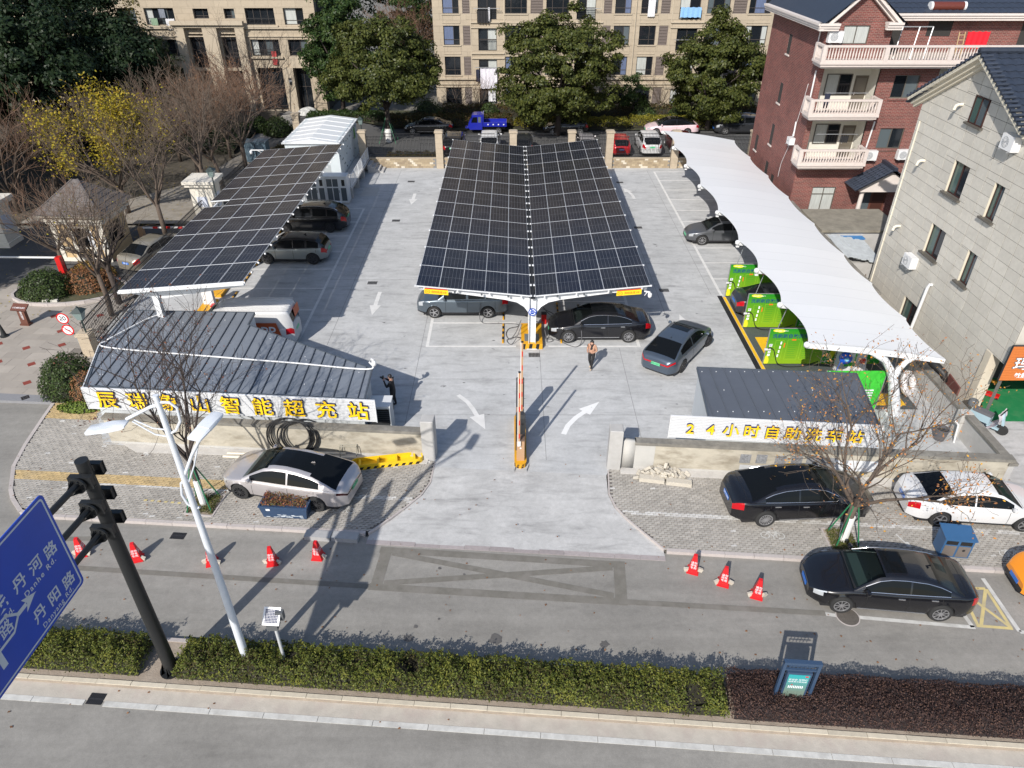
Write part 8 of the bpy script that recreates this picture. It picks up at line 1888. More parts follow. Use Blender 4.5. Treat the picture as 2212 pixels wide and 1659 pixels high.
k=MB();FL_.box(k,0,LL,8.0,8.14,0.015,0.25);FL_.box(k,0,LL,7.25,7.35,0.015,0.14);FL_.box(k,V(-34.3),V(-27.0),8.4,8.75,0.3,0.85);FL_.box(k,V(-34.3),V(-27.0),8.14,8.4,0.015,0.6);k.build('cornice',m_mould,bl)
for(a,b)in((-34.1,-33.15),(-31.3,-29.85),(-28.0,-27.1)):k=MB();FL_.box(k,V(a),V(b),0,8.14,0.015,0.55);k.build('portico_pier',m_mould,bl)
k=MB();FL_.box(k,V(-22.95),V(-20.9),4.35,5.4,0.015,0.35);k.build('entrance_canopy',m_mould,bl);k=MB();FL_.box(k,V(-23.7),V(-22.75),0,4.4,0.015,0.5);k.build('entrance_pier',m_mould,bl);k=MB();FL_.box(k,V(-23.35),V(-23.05),2.75,3.4,0.501,0.53);nb=k.build('block_number',m_cam,bl);letter('number','7P',m_wsign,nb,FL_.fr(V(-23.2),3.08,0.535),size=0.3)
washing('white sheet over the left flats balcony rail',FL_,V(-34.9),V(-34.0),7.9,8.9,0.15,m_cloth_w,11);washing('green towel over the left flats balcony rail',FL_,V(-36.4),V(-35.7),8.3,8.95,0.14,M('cloth_green',(0.22,0.32,0.22),0.8),12);washing('red and white clothes on the low left balcony',FL_,V(-24.8),V(-24.3),4.6,5.9,0.15,M('cloth_red',(0.40,0.05,0.05),0.8),13);washing('grey shirt hanging in the left flats balcony',FL_,V(-35.5),V(-34.9),8.95,9.75,-0.1,M('cloth_grey',(0.2,0.22,0.26),0.8),14)
# ---- brick house
def brick_mat():
 m,n,l,b=_nodes('red_brick');g=n.new('ShaderNodeNewGeometry');sp=n.new('ShaderNodeSeparateXYZ');l.new(g.outputs['Position'],sp.inputs[0])
 a=n.new('ShaderNodeMath');a.operation='ADD';l.new(sp.outputs[0],a.inputs[0]);l.new(sp.outputs[1],a.inputs[1]);cb=n.new('ShaderNodeCombineXYZ');l.new(a.outputs[0],cb.inputs[0]);l.new(sp.outputs[2],cb.inputs[1])
 bt=n.new('ShaderNodeTexBrick');l.new(cb.outputs[0],bt.inputs['Vector']);bt.inputs['Scale'].default_value=1.0;bt.inputs['Brick Width'].default_value=0.245;bt.inputs['Row Height'].default_value=0.088;bt.inputs['Mortar Size'].default_value=0.008;bt.inputs['Bias'].default_value=-0.1
 bt.inputs['Color1'].default_value=(0.19,0.052,0.042,1);bt.inputs['Color2'].default_value=(0.11,0.032,0.028,1);bt.inputs['Mortar'].default_value=(0.26,0.20,0.17,1)
 t=n.new('ShaderNodeTexNoise');t.inputs['Scale'].default_value=0.9;t.inputs['Detail'].default_value=6;l.new(g.outputs['Position'],t.inputs[0]);r=n.new('ShaderNodeMapRange');r.inputs[1].default_value=0.3;r.inputs[2].default_value=0.7;r.inputs[3].default_value=0.85;r.inputs[4].default_value=1.2;l.new(t.outputs[0],r.inputs[0])
 mx=n.new('ShaderNodeVectorMath');mx.operation='SCALE';l.new(bt.outputs[0],mx.inputs[0]);l.new(r.outputs[0],mx.inputs['Scale']);l.new(mx.outputs[0],b.inputs['Base Color']);b.inputs['Roughness'].default_value=0.8
 bp=n.new('ShaderNodeBump');bp.inputs['Strength'].default_value=0.5;bp.inputs['Distance'].default_value=0.01;bp.invert=True;l.new(bt.outputs['Fac'],bp.inputs['Height']);l.new(bp.outputs[0],b.inputs['Normal']);return m
m_brick=brick_mat();m_balu=M('baluster_pink_stone',(0.56,0.49,0.45),0.8,var=0.08,scale=6);m_recess=M('cream_wall',(0.62,0.60,0.53),0.8,var=0.05);m_tile_b=M('blue_roof_tile',(0.028,0.036,0.054),0.5,var=0.2,scale=5,isl=0.12);m_olive=M('olive_frame',(0.10,0.09,0.075),0.5)
bh=thing('brick_house','four storey red brick house with cream balustrades right of the white canopy','house',(0,0,0))
BX,BY=18.5,46.2;FB=Face((BX,BY,0),(1,0,0));FBL=Face((BX,56.2,0),(0,-1,0));HBK=13.0
rec=[(0.35,3.78,4.45,7.0),(0.35,3.78,7.45,10.05)]
fops=[(4.75,6.3,8.36,9.68),(4.74,6.28,5.3,6.56),(1.36,2.9,1.2,2.8),(0.96,2.5,11.39,12.39)]+rec
k=wall_with_openings(FB,3.85,12.6,[o for o in fops if o[1]<3.86],0.15);k.build('front_wall',m_brick,bh)
F2=Face((BX+3.85,BY,0),(1,0,0));k=wall_with_openings(F2,3.5,10.3,[(o[0]-3.85,o[1]-3.85,o[2],o[3])for o in fops if o[0]>3.86]+[(0.9,2.5,0.0,2.9)],0.15);k.build('front_wall',m_brick,bh)
F3=Face((BX+3.85,48.5,0),(1,0,0));k=wall_with_openings(F3,9.0,13.0,[(0.5,1.7,10.45,12.5),(3.2,4.7,11.5,12.42)],0.15,10.3);k.build('upper_wall',m_brick,bh)
lw=[]
for(yc,z0,z1)in((52.0,9.96,11.16),(51.9,6.86,8.16),(51.95,4.02,5.42),(54.9,2.82,3.93),(51.75,1.5,2.86),(50.2,0.6,2.4)):lw.append((56.2-yc-0.3,56.2-yc+0.3,z0,z1))
wall_with_openings(FBL,10.0,12.75,lw,0.12).build('side_wall',m_brick,bh)
for(a,b,c,d)in lw:window(bh,FBL,a,b,c,d,d=-0.1,mull=(),trans=(0.72,),frame=m_olive,curt=(m_wglass2,));k=MB();FBL.box(k,a-0.08,b+0.08,c-0.1,c,0.0,0.06);k.build('sill',m_balu,bh)
MB().box(BX+0.01,33,48.51,56.19,0,12.6).build('inner_mass',MATS['dark_interior'],bh);MB().box(BX+0.02,25.8,47.55,48.5,0,10.3).build('inner_mass',MATS['dark_interior'],bh);MB().box(25.9,33,BY+1.5,48.5,0,10.28).build('right_wing',m_recess,bh)
FG=Face((BX+0.35,47.4,0),(1,0,0))
for(a,b,c,d)in rec:
 MB().add([FG.P(0,c),FG.P(3.43,c),FG.P(3.43,d),FG.P(0,d)],[(0,1,2,3)]).build('recess_wall',m_recess,bh)
 MB().box(BX+0.35,BX+3.78,46.2,47.4,c-0.02,c).build('recess_floor',m_balu,bh);MB().box(BX+0.3,BX+0.35,46.21,47.4,c,d).box(BX+3.78,BX+3.83,46.21,47.4,c,d).box(BX+0.35,BX+3.78,46.21,47.4,d,d+0.02).build('recess_side',m_recess,bh)
 window(bh,FG,0.75,2.35,c+0.85,c+2.1,d=0.02,mull=(0.5,),trans=(),frame=m_olive,curt=(m_curt_w,m_wglass));dr=MB();FG.box(dr,2.55,3.35,c,c+2.0,0.0,0.05);dd=dr.build('door',M('bronze_door',(0.16,0.14,0.11),0.4,metal=0.3),bh);kk=MB();FG.box(kk,2.65,3.25,c+0.15,c+0.65,0.05,0.065);FG.box(kk,2.65,3.25,c+1.05,c+1.85,0.05,0.065);kk.build('door_panel',M('bronze_panel',(0.22,0.20,0.17),0.35,metal=0.4),dd);kk=MB();FG.box(kk,2.62,2.68,c+0.85,c+1.05,0.05,0.1);kk.build('handle',m_chrome,dd)
for o_,cu in((fops[0],(m_wglass,m_wglass2)),(fops[1],(m_wglass2,m_wglass)),(fops[2],(m_curt_w,)),(fops[3],(m_curt_w,))):
 window(bh,FB,*o_[:4],d=-0.1,mull=(0.5,),trans=(0.7,)if o_[2]<2 else(),frame=m_olive,curt=cu);k=MB();FB.box(k,o_[0]-0.1,o_[1]+0.1,o_[2]-0.12,o_[2],0.0,0.08);k.build('sill',m_brick,bh)
window(bh,F3,3.2,4.7,11.5,12.42,d=-0.1,mull=(0.5,),trans=(),frame=m_olive);dr=MB();F3.box(dr,0.5,1.7,10.45,12.5,-0.1,-0.05);dd=dr.build('door',m_cam,bh)
# balusters share one turned shape
bal=MB().lathe([(0.045,0),(0.045,0.05),(0.03,0.09),(0.055,0.25),(0.04,0.4),(0.028,0.55),(0.04,0.62),(0.045,0.66)],n=8).mesh('baluster',m_balu,True)
def balustrade(path,z,name='balustrade',step=0.165):
 k=MB();r=link(name,None,bh)
 rail=MB()
 for p,q in zip(path[:-1],path[1:]):
  rail.bar((*p,z+0.06),(*q,z+0.06),0.16,0.12);rail.bar((*p,z+0.84),(*q,z+0.84),0.18,0.11);L=math.dist(p,q);n=int(L/step)
  for i in range(1,n):link('baluster',bal,r,(p[0]+(q[0]-p[0])*i/n,p[1]+(q[1]-p[1])*i/n,z+0.12))
 for p in path:rail.cbox((*p,z+0.45),(0.22,0.22,0.9))
 rail.build('coping_rail',m_balu,r);return r
def slab(x0,x1,y0,z,mat=m_balu):
 k=MB();k.box(x0,x1,y0,BY-0.002,z-0.12,z);k.box(x0+0.08,x1-0.08,y0+0.08,BY-0.002,z-0.26,z-0.12);k.box(x0+0.2,x1-0.2,y0+0.2,BY-0.002,z-0.36,z-0.26);k.build('balcony_slab',mat,bh)
for z in(4.65,7.62):slab(18.0,22.3,44.95,z);balustrade([(18.1,BY-0.15),(18.1,45.08),(22.18,45.08),(22.18,BY-0.15)],z)
slab(17.95,33.0,44.8,10.62);MB().box(18.52,33,BY,48.5,10.3,10.6).build('terrace_floor',M('terrace_tile',(0.36,0.32,0.27),0.8,var=0.12,scale=3),bh);balustrade([(18.08,BY-0.15),(18.08,44.92),(21.7,44.92),(25.4,44.92),(29.0,44.92),(32.9,44.92)],10.62)
# roofs
def tile_slope(parent,a,b,c,d,mat,n_u,n_v,name='roof_tile_row'):
 """slope from eave a-b up to ridge d-c laid with overlapping tile courses"""
 a,b,c,d=map(Vector,(a,b,c,d));nrm=(b-a).cross(d-a).normalized()
 MB().add([tuple(a),tuple(b),tuple(c),tuple(d)],[(0,1,2,3)]).build('roof_deck',mat,parent)
 for j in range(n_v):
  t0,t1=j/n_v,(j+1)/n_v;k=MB();L0,R0=a.lerp(d,t0),b.lerp(c,t0);L1,R1=a.lerp(d,t1),b.lerp(c,t1);n=max(2,int(n_u*((R0-L0).length+0.01)/((b-a).length))*3);P0,P1,Pf=[],[],[]
  for i in range(n+1):
   w=0.03*(1+math.sin(2*PI*i/3.0));P0.append(tuple(L0.lerp(R0,i/n)+nrm*(0.045+w)));P1.append(tuple(L1.lerp(R1,i/n)+nrm*(0.012+w)));Pf.append(tuple(L0.lerp(R0,i/n)+nrm*0.01))
  k.grid([Pf,P0,P1],flip=False);k.build(name,mat,parent,smooth='auto')
m_corn=M('cornice_pink',(0.60,0.54,0.50),0.8,var=0.06)
def cornice(p,q,parent=None):
 k=MB();k.bar((*p[:2],p[2]),(*q[:2],q[2]),0.5,0.12);k.bar((p[0],p[1],p[2]-0.13),(q[0],q[1],q[2]-0.13),0.36,0.14);k.bar((p[0],p[1],p[2]-0.27),(q[0],q[1],q[2]-0.27),0.22,0.14);k.build('cornice',m_corn,parent or bh)
gy=BY;gz=12.62;ax,az=20.3,14.35
MB().add([(18.5,gy,gz),(22.35,gy,gz),(ax,gy,az),(18.5,gy,12.59),(22.35,gy,12.59)],[(0,1,2)]).build('gable',m_brick,bh)
tile_slope(bh,(17.9,45.6,12.45),(17.9,56.5,12.45),(ax,56.5,az+0.1),(ax,45.6,az+0.1),m_tile_b,24,9);tile_slope(bh,(22.9,56.5,12.5),(22.9,45.6,12.5),(ax,45.6,az+0.1),(ax,56.5,az+0.1),m_tile_b,24,9)
tile_slope(bh,(22.6,47.7,12.85),(33.0,47.7,12.85),(33.0,52.5,15.0),(22.6,52.5,15.0),m_tile_b,26,10)
for p,q in(((18.35,gy-0.3,12.5),(ax,gy-0.3,az+0.02)),((22.5,gy-0.3,12.55),(ax,gy-0.3,az+0.02))):k=MB();k.bar(p,q,0.5,0.16);k.bar((p[0],p[1]+0.12,p[2]-0.16),(q[0],q[1]+0.12,q[2]-0.16),0.3,0.16);k.build('raking_cornice',m_corn,bh)
cornice((17.95,56.3,12.5),(17.95,45.6,12.5));cornice((17.8,45.75,12.5),(18.95,45.75,12.5));cornice((21.7,45.75,12.55),(22.6,45.75,12.55));cornice((22.5,47.85,12.8),(33,47.85,12.8))
# porch
MB().box(22.5,25.6,44.9,BY-0.01,0,0.75).build('porch_base',M('porch_red',(0.20,0.06,0.05),0.7,var=0.1),bh)
for x in(22.65,25.4):MB().lathe([(0.2,0.75),(0.2,0.85),(0.15,0.9),(0.135,2.75),(0.2,2.82),(0.22,2.95)],(x,45.1,0),14).build('porch_column',m_corn,bh,smooth='auto')
MB().box(22.35,25.75,44.75,BY,2.95,3.2).build('porch_lintel',m_corn,bh);MB().add([(22.1,44.75,3.2),(25.9,44.75,3.2),(24.0,44.75,4.25)],[(0,1,2)]).build('pediment',m_corn,bh)
tile_slope(bh,(21.85,BY,3.1),(21.85,44.4,3.1),(24.0,44.4,4.4),(24.0,BY,4.4),m_tile_b,6,9);tile_slope(bh,(26.15,44.4,3.1),(26.15,BY,3.1),(24.0,BY,4.4),(24.0,44.4,4.4),m_tile_b,6,9);MB().bar((24.0,44.3,4.52),(24.0,BY,4.52),0.2,0.2).build('ridge_cap',m_tile_b,bh)
dr=MB();FB.box(dr,4.75,6.35,0.75,2.9,-0.12,-0.06);dd=dr.build('entrance_door',m_brown,bh);k=MB();FB.box(k,4.8,5.35,0.85,2.8,-0.06,-0.045);k.build('side_light',m_wglass2,dd);k=MB();FB.box(k,5.5,6.25,0.9,1.7,-0.06,-0.04);FB.box(k,5.5,6.25,1.85,2.75,-0.06,-0.04);k.build('door_panel',M('dark_timber',(0.06,0.022,0.015),0.5),dd)
def ac_unit(F,u,v,d,label,s=1.0):
 t=thing('air_conditioner',label,'air conditioner',F.P(u,v,d),math.atan2(F.ex.y,F.ex.x));t['group']='wall air conditioners'
 MB().box(-0.42*s,0.42*s,-0.34,0.0,-0.3*s,0.3*s).build('case',m_white,t);MB().lathe([(0.23*s,-0.004),(0.23*s,0.004)],(-0.1*s,-0.343,0),20,'y').build('grille',M('grille_grey',(0.35,0.36,0.37),0.5),t)
 k=MB()
 for i in range(12):a=2*PI*i/12;k.bar((-0.1*s+0.05*math.cos(a),-0.352,0.05*math.sin(a)),(-0.1*s+0.22*s*math.cos(a),-0.352,0.22*s*math.sin(a)),0.008)
 k.build('fan_guard',m_white,t)
 for x in(-0.3,0.3):MB().bar((x*s,0.0,-0.33*s),(x*s,-0.42,-0.33*s),0.03).build('bracket',m_steelg,t)
 return t
ac_unit(FB,0.45,11.82,0.05,'air conditioner left of the curtained top window of the brick house');ac_unit(FB,4.4,4.95,0.05,'left air conditioner above the brick house porch');ac_unit(FB,6.55,5.0,0.05,'right air conditioner above the brick house porch');ac_unit(FBL,8.5,5.4,0.02,'small air conditioner on the side wall of the brick house',0.7)
o=MB().bar((25.05,48.2,13.15),(27.25,48.2,13.15),0.46,0.46).build('heater_core',M('heater_brown',(0.12,0.03,0.02),0.35));t=thing('solar_water_heater','brown cylindrical water heater on the brick house roof edge','water heater',(26.15,48.1,13.2));bpy.data.objects.remove(o)
MB().lathe([(0.01,-1.05),(0.24,-1.05),(0.25,-0.95),(0.25,0.95),(0.24,1.05),(0.01,1.05)],n=18,axis='x').build('tank',M('heater_brown'),t,smooth='auto')if False else MB().lathe([(0.01,-1.05),(0.24,-1.05),(0.25,-0.95),(0.25,0.95),(0.24,1.05),(0.01,1.05)],n=18,axis='x').build('tank',MATS['heater_brown'],t,smooth='auto')
for x in(-1.0,1.0):MB().lathe([(0.255,-0.07),(0.255,0.07)],(x,0,0),18,'x').build('end_band',m_white,t)
for x in(-0.7,0.7):MB().bar((x,0.1,-0.2),(x,0.5,-0.35),0.05).build('stand',m_steelg,t)
t=thing('clothes_frame','galvanised clothes frame on the brick house terrace','frame',(24.0,46.6,10.6));
for x in(-0.9,0.1,0.9):MB().bar((x-0.35,-0.5,0),(x+0.1,0.2,1.65),0.05).build('post',m_steelg,t)
MB().bar((-0.8,0.2,1.65),(1.0,0.2,1.65),0.05).build('rail',m_steelg,t);MB().bar((-1.1,-0.2,0.6),(0.75,-0.2,0.6),0.03).build('rail',m_steelg,t)
FT=Face((26.8,46.3,0),(1,0,0));washing('bright red blanket drying on the brick house terrace',FT,0.05,1.4,11.15,12.05,0.0,M('cloth_scarlet',(0.62,0.008,0.02),0.8),21,'hanging_blanket');o=[x for x in bpy.data.objects if x.get('label','').startswith('bright red blanket')][0];o['group']='terrace laundry'
t=thing('wooden_ladder','small wooden ladder beside the red blanket','ladder',(26.65,46.4,10.6))
for x in(-0.17,0.17):MB().bar((x,-0.15,0),(x+0.05,0.2,1.4),0.04).build('stile',M('pale_wood',(0.45,0.32,0.16),0.7),t)
for i in range(5):MB().bar((-0.15,-0.1+0.06*i,0.2+0.26*i),(0.18,-0.1+0.06*i,0.2+0.26*i),0.03).build('rung',M('pale_wood',(0.45,0.32,0.16)),t)
washing('dark jackets hanging on the second floor brick house balcony',Face((19.0,45.6,0),(1,0,0)),0.0,0.35,7.9,8.75,0.0,M('cloth_navy',(0.02,0.025,0.05)),22);washing('small garments on the first floor brick house balcony',Face((20.6,45.6,0),(1,0,0)),0.0,0.5,5.85,6.25,0.0,m_cloth_k,23)
for z,lb in((8.78,'upper'),(6.35,'lower')):o=MB().bar((19.0,45.6,z),(21.6,45.6,z),0.035).build('laundry_pole',m_steelg);tag(o,'steel laundry pole on the %s brick house balcony'%lb,'pole')
for pts,lb in(([(18.4,46.9,12.3),(18.38,46.9,11.2),(18.9,46.1,11.35)],'white air conditioning pipe beside the top window'),([(18.45,46.4,9.9),(18.45,46.4,7.8)],'white downpipe at the corner of the upper balcony'),([(22.7,46.1,7.0),(22.6,46.1,5.4)],'white pipe above the left porch air conditioner'),([(25.7,46.05,7.0),(25.3,46.05,4.9)],'white downpipe at the right corner of the brick house'),([(18.4,47.7,6.6),(18.4,47.65,5.7)],'white pipe above the side wall air conditioner')):o=MB().tube(pts,0.05,8).build('wall_pipe',m_white,None,smooth='auto');tag(o,lb,'pipe')
o=cable('wall_cable',[(18.46,47.2,9.0),(18.45,47.6,7.0),(18.45,48.2,5.0),(18.45,48.9,3.6),(18.45,49.0,2.6)],0.014,'thin grey cable sagging down the brick side wall',mat=m_white)
# ---- stone clad house
sh=thing('stone_clad_house','pale stone tiled house with a blue tiled gable roof at the right edge','house',(0,0,0))
SX=19.8;FS=Face((SX,36.0,0),(0,-1,0));LS=36.0-24.15
W_=lambda y:36.0-y
sw_=[(31.95,30.9,10.36,11.47),(31.95,30.7,7.31,8.73),(28.78,28.07,7.28,8.73),(32.05,30.78,4.34,5.75),(28.85,28.13,4.31,5.76),(32.25,30.85,0.7,1.85)]
sops=[(W_(a),W_(b),c,d)for a,b,c,d in sw_]
open_=(W_(25.2),LS+0.01,-0.1,2.79);m_stile=M('pale_stone_tile',(0.53,0.50,0.44),0.8,var=0.09,scale=6,isl=0.05,dirt=(0.42,0.39,0.34),dscale=0.8,damt=0.5);m_sj=M('tile_joint',(0.10,0.10,0.09),0.9)
gab_u=W_(31.88);gz0,gz1=10.6,12.85;sl=(gz1-gz0)/gab_u
k=wall_with_openings(FS,LS,10.6,sops+[open_],0.16);
k.add([FS.P(0,10.6),FS.P(gab_u,10.6),FS.P(gab_u,gz1)],[(0,1,2)]);ur=gab_u+gab_u*0.98;k.add([FS.P(gab_u,10.6),FS.P(LS,10.6),FS.P(LS,10.9),FS.P(gab_u+3.6,11.2),FS.P(gab_u,gz1)],[(0,1,2,3,4)])
k.build('wall',m_sj,sh)
# the top window lies in the gable, frame it proud of the wall
clad(sh,FS,LS,13.0,sops+[open_],0.82,0.475,m_stile,'stone_tile',0.019,0.014,300,halfplanes=((-sl,1.0,gz0-0.05),(0.46,1.0,gz1-0.05+0.46*gab_u)),brickbond=False,vgap=1.5)
m_dframe=M('brown_red_frame',(0.045,0.018,0.015),0.45);m_reveal=M('cream_reveal',(0.60,0.55,0.44),0.8)
for i,(a,b,c,d)in enumerate(sops):
 w=window(sh,FS,a,b,c,d,d=-0.12 if i else 0.02,mull=(0.5,),trans=(),frame=m_dframe,bar=0.045,curt=(M('green_glass',(0.06,0.10,0.09),0.08),m_wglass)if i%2 else(MATS.get('green_glass')or M('green_glass',(0.06,0.10,0.09),0.08),m_wglass2))
 k=MB();FS.box(k,a-0.12,b+0.12,c-0.08,c,0.0,0.16);k.build('window_sill',m_olive,sh);k=MB();FS.box(k,a-0.005,a+0.03,c,d,-0.15,0.016);k.build('reveal',m_reveal,sh)
MB().box(SX+0.17,SX+10,24.6,35.99,2.8,10.55).build('inner_mass',MATS['dark_interior'],sh);MB().box(SX+0.17,SX+10,27.5,35.99,0,2.79).build('shop_back',MATS['dark_interior'],sh)
k=MB();k.box(SX-0.06,SX+0.42,25.02,25.4,0,2.8);k.build('corner_pier',M('pier_cream',(0.56,0.50,0.40),0.8,var=0.05,isl=0.04),sh)
MB().box(SX+0.01,SX+10,24.15,24.6,2.79,10.6).build('street_front',m_stile,sh)
tile_slope(sh,(SX-0.55,36.6,10.25),(SX-0.55,31.88,13.05)if False else(SX+9,36.6,10.25),(SX+9,31.88,13.1),(SX-0.55,31.88,13.1),m_tile_b,22,12)
tile_slope(sh,(SX-0.55,27.6,10.9),(SX+9,27.6,10.9),(SX+9,31.88,13.1),(SX-0.55,31.88,13.1),m_tile_b,22,12)
for(p,q)in(((SX-0.28,36.5,10.35),(SX-0.28,31.88,12.98)),((SX-0.28,27.7,10.95),(SX-0.28,31.88,12.98))):
 k=MB();k.bar(p,q,0.52,0.14,up=(0,0,1));k.bar((p[0]+0.1,p[1],p[2]-0.15),(q[0]+0.1,q[1],q[2]-0.15),0.32,0.16);k.bar((p[0]+0.18,p[1],p[2]-0.3),(q[0]+0.18,q[1],q[2]-0.3),0.16,0.14);k.build('raking_cornice',m_reveal,sh)
 P_,Q_=Vector(p),Vector(q);n=18
 for i in range(n+1):
  c=P_.lerp(Q_,i/n)+Vector((-0.2,0,0.16));MB().cyl((c.x-0.12,c.y,c.z),(c.x+0.35,c.y,c.z+0.02),0.07,8).build('verge_tile',m_tile_b,sh)
MB().tube([(SX-0.6,31.88,13.2),(SX+9,31.88,13.2)],0.13,10).build('ridge_cap',m_tile_b,sh)
ac_unit(FS,W_(32.5),3.62,0.02,'air conditioner on the stone tiled wall beside a lower window',0.95);ac_unit(FS,W_(28.5),10.4,0.02,'air conditioner high on the stone tiled wall under the eaves',0.95)
for(y,z,lb)in((32.75,10.9,'upper'),(34.3,8.0,'middle'),(34.6,4.6,'lower')):o=MB().tube([(SX,y,z),(SX-0.2,y,z),(SX-0.3,y,z-0.05),(SX-0.33,y,z-0.22)],0.07,10).build('flue_pipe',m_cream,None,smooth='auto');tag(o,'%s cream bent flue on the stone tiled wall'%lb,'pipe','flue pipes')
o=MB().tube([(SX,30.45,3.3),(SX-0.12,30.45,3.32),(SX-0.14,30.5,3.15),(SX-0.14,30.7,0.1)],0.075,10).build('downpipe',m_white,None,smooth='auto');tag(o,'thick white downpipe on the stone tiled wall','pipe');o=MB().cyl((SX-0.04,35.7,0.3),(SX-0.04,35.7,9.5),0.035,8).build('downpipe',m_cream);tag(o,'thin cream pipe near the far edge of the stone tiled wall','pipe')
for(y,z)in((29.0,9.3),(29.5,6.2),(28.0,8.9)):pass
t=thing('shop_sign','orange slatted shop sign over the garage opening at the right edge','sign',(19.62,23.95,0));m_osign=M('sign_orange',(0.52,0.15,0.03),0.5,var=0.08,scale=10)
for i in range(13):z=2.22+i*0.122;MB().box(0,6.0,-0.03,0.03,z,z+0.114).build('slat',m_osign,t)
k=MB();k.box(-0.02,0.0,-0.04,0.04,2.2,3.82);k.box(0,6.0,-0.04,0.04,3.81,3.85);k.box(0,6.0,0.031,0.05,2.2,3.8);k.build('frame',m_cam,t)
letter('lettering_back','玛吉斯',M('letter_grey',(0.12,0.13,0.15),0.5),t,plane_frame((0.3,-0.045,2.98),(1,0,0),(0,0,1)),size=0.62,align='LEFT',bold=0.03);letter('lettering','玛吉斯',m_wsign,t,plane_frame((0.3,-0.055,2.98),(1,0,0),(0,0,1)),size=0.62,align='LEFT',bold=0.004);letter('lettering','敏静汽车维修',m_wsign,t,plane_frame((0.52,-0.045,2.45),(1,0,0),(0,0,1)),size=0.27,align='LEFT',bold=0.003)
t=thing('floor_jack','red trolley jack on the green garage floor','jack',(21.3,26.0,0.0),2.4);MB().box(-0.3,0.3,-0.15,0.15,0.05,0.16).build('chassis',m_redp,t);MB().bar((0.25,0,0.15),(0.75,0,0.4),0.05).build('handle',m_redp,t)
for x in(-0.25,0.25):MB().cyl((x,-0.17,0.05),(x,0.17,0.05),0.05,10).build('roller',m_black,t)
t=thing('car_lift','yellow and red two post car lift inside the garage','lift',(21.0,27.0,0));MB().box(-0.1,0.1,-0.1,0.1,0,2.6).build('post',m_redp,t);MB().bar((0,0,0.5),(0.7,-0.5,0.4),0.1).build('arm',m_hazy,t);MB().bar((0,0,0.5),(-0.6,-0.3,0.4),0.1).build('arm',m_hazy,t);MB().box(-0.25,0.25,-0.25,0.25,0,0.06).build('foot',m_hazy,t)
t=thing('electric_scooter','electric scooter with a pale flowered apron and grey seat beside the garage','scooter',(19.75,23.7,0),-0.9);p_sc=paint('sky_blue',(0.40,0.55,0.62),0.2)
for x in(-0.55,0.6):MB().lathe([(0.12,-0.05),(0.21,-0.05),(0.23,-0.02),(0.23,0.02),(0.21,0.05),(0.12,0.05)],(x,0,0.23),18,'y').build('wheel',m_tyre,t)
MB().box(-0.7,0.1,-0.16,0.16,0.3,0.62).build('body',p_sc,t);MB().box(-0.62,0.1,-0.15,0.15,0.62,0.74).build('seat',M('seat_grey',(0.12,0.12,0.13),0.6),t);MB().lathe([(0.05,0.74),(0.19,0.78),(0.2,0.95),(0.15,1.02),(0.02,1.03)],(-0.75,0,0),14).build('top_box',M('box_grey',(0.12,0.13,0.14),0.4),t,smooth='auto');MB().box(0.05,0.5,-0.15,0.15,0.2,0.28).build('footboard',p_sc,t);MB().bar((0.6,0,0.3),(0.42,0,1.0),0.09).build('fork',p_sc,t);MB().bar((0.42,-0.33,1.02),(0.42,0.33,1.02),0.035).build('handlebar',m_black,t)
k=MB();P=[]
for j in range(7):P.append([(0.35+0.22*math.sin(PI*j/6)-0.04*j,-0.42+0.84*i/8,1.02-0.13*j+0.03*math.sin(i*2+j))for i in range(9)])
k.grid(P);k.build('apron',M('apron_pink',(0.62,0.54,0.57),0.7,var=0.15,scale=12),t,smooth=True)
# yard clutter between the tent and the houses
t=thing('yard_shed','low concrete outhouse with a mossy flat roof behind the white canopy','shed',(18.6,40.4,0));MB().box(0,4.6,0,3.4,0,2.0).build('wall',m_conc,t);MB().box(-0.15,4.8,-0.15,3.5,2.0,2.14).build('roof',M('mossy_roof',(0.22,0.20,0.16),0.95,var=0.3,scale=2),t)
t=thing('sheet_roof','crumpled pale metal sheet roof by the stone clad house','roof',(18.7,37.2,0));
for i in range(9):o=MB().box(0,0.27,0,2.6,0,0.03).build('metal_sheet',M('old_sheet',(0.46,0.49,0.50),0.5,var=0.2,scale=3),t);o.location=(0.25*i,0.1*(i%2),1.75-0.05*i+0.03*(i%3));o.rotation_euler=(0.12,0.1,0.05)
MB().box(0.1,2.2,0.2,2.4,0,1.3).build('stack',m_conc,t);MB().box(0.4,2.3,2.7,3.4,1.7,1.76).build('blue_sheet',M('tarp_blue',(0.05,0.2,0.45),0.5),t)
for i,(x,y,z,rz)in enumerate(((18.9,34.0,0.3,0.4),(19.2,31.5,0.25,1.3),(19.1,30.0,0.2,0.9))):o=MB().bar((0,0,0),(1.8,0,1.1),0.05).build('old_timber',M('grey_timber',(0.15,0.12,0.1),0.9));o.location=(x,y,z);o.rotation_euler=(0,0,rz+0.9);tag(o,'%s weathered timber leaning against the stone tiled house'%('farthest','middle','nearest')[i],'timber','leaning timbers')
o=MB().cbox((19.2,27.6,0.4),(0.7,1.1,0.12),0.4,rx=0.5).build('metal_sheet',M('pale_sheet',(0.55,0.57,0.6),0.5,var=0.1));tag(o,'pale blue grey sheet leaning by the side wall','sheet');o=MB().cbox((19.35,25.9,0.45),(0.06,1.15,0.9),-0.12).build('old_door',M('red_brown_board',(0.16,0.06,0.05),0.7,var=0.2,scale=6));tag(o,'old red brown door leaning on the tiled wall','door');o=MB().tube([(18.8,27.6,0.9),(19.0,27.0,1.0),(19.25,26.6,0.8),(19.3,26.4,0.5)],[0.15,0.2,0.18,0.1],8).build('car_bumper',m_rubber,None,smooth=True);tag(o,'black car bumper lying on the wall coping','bumper')
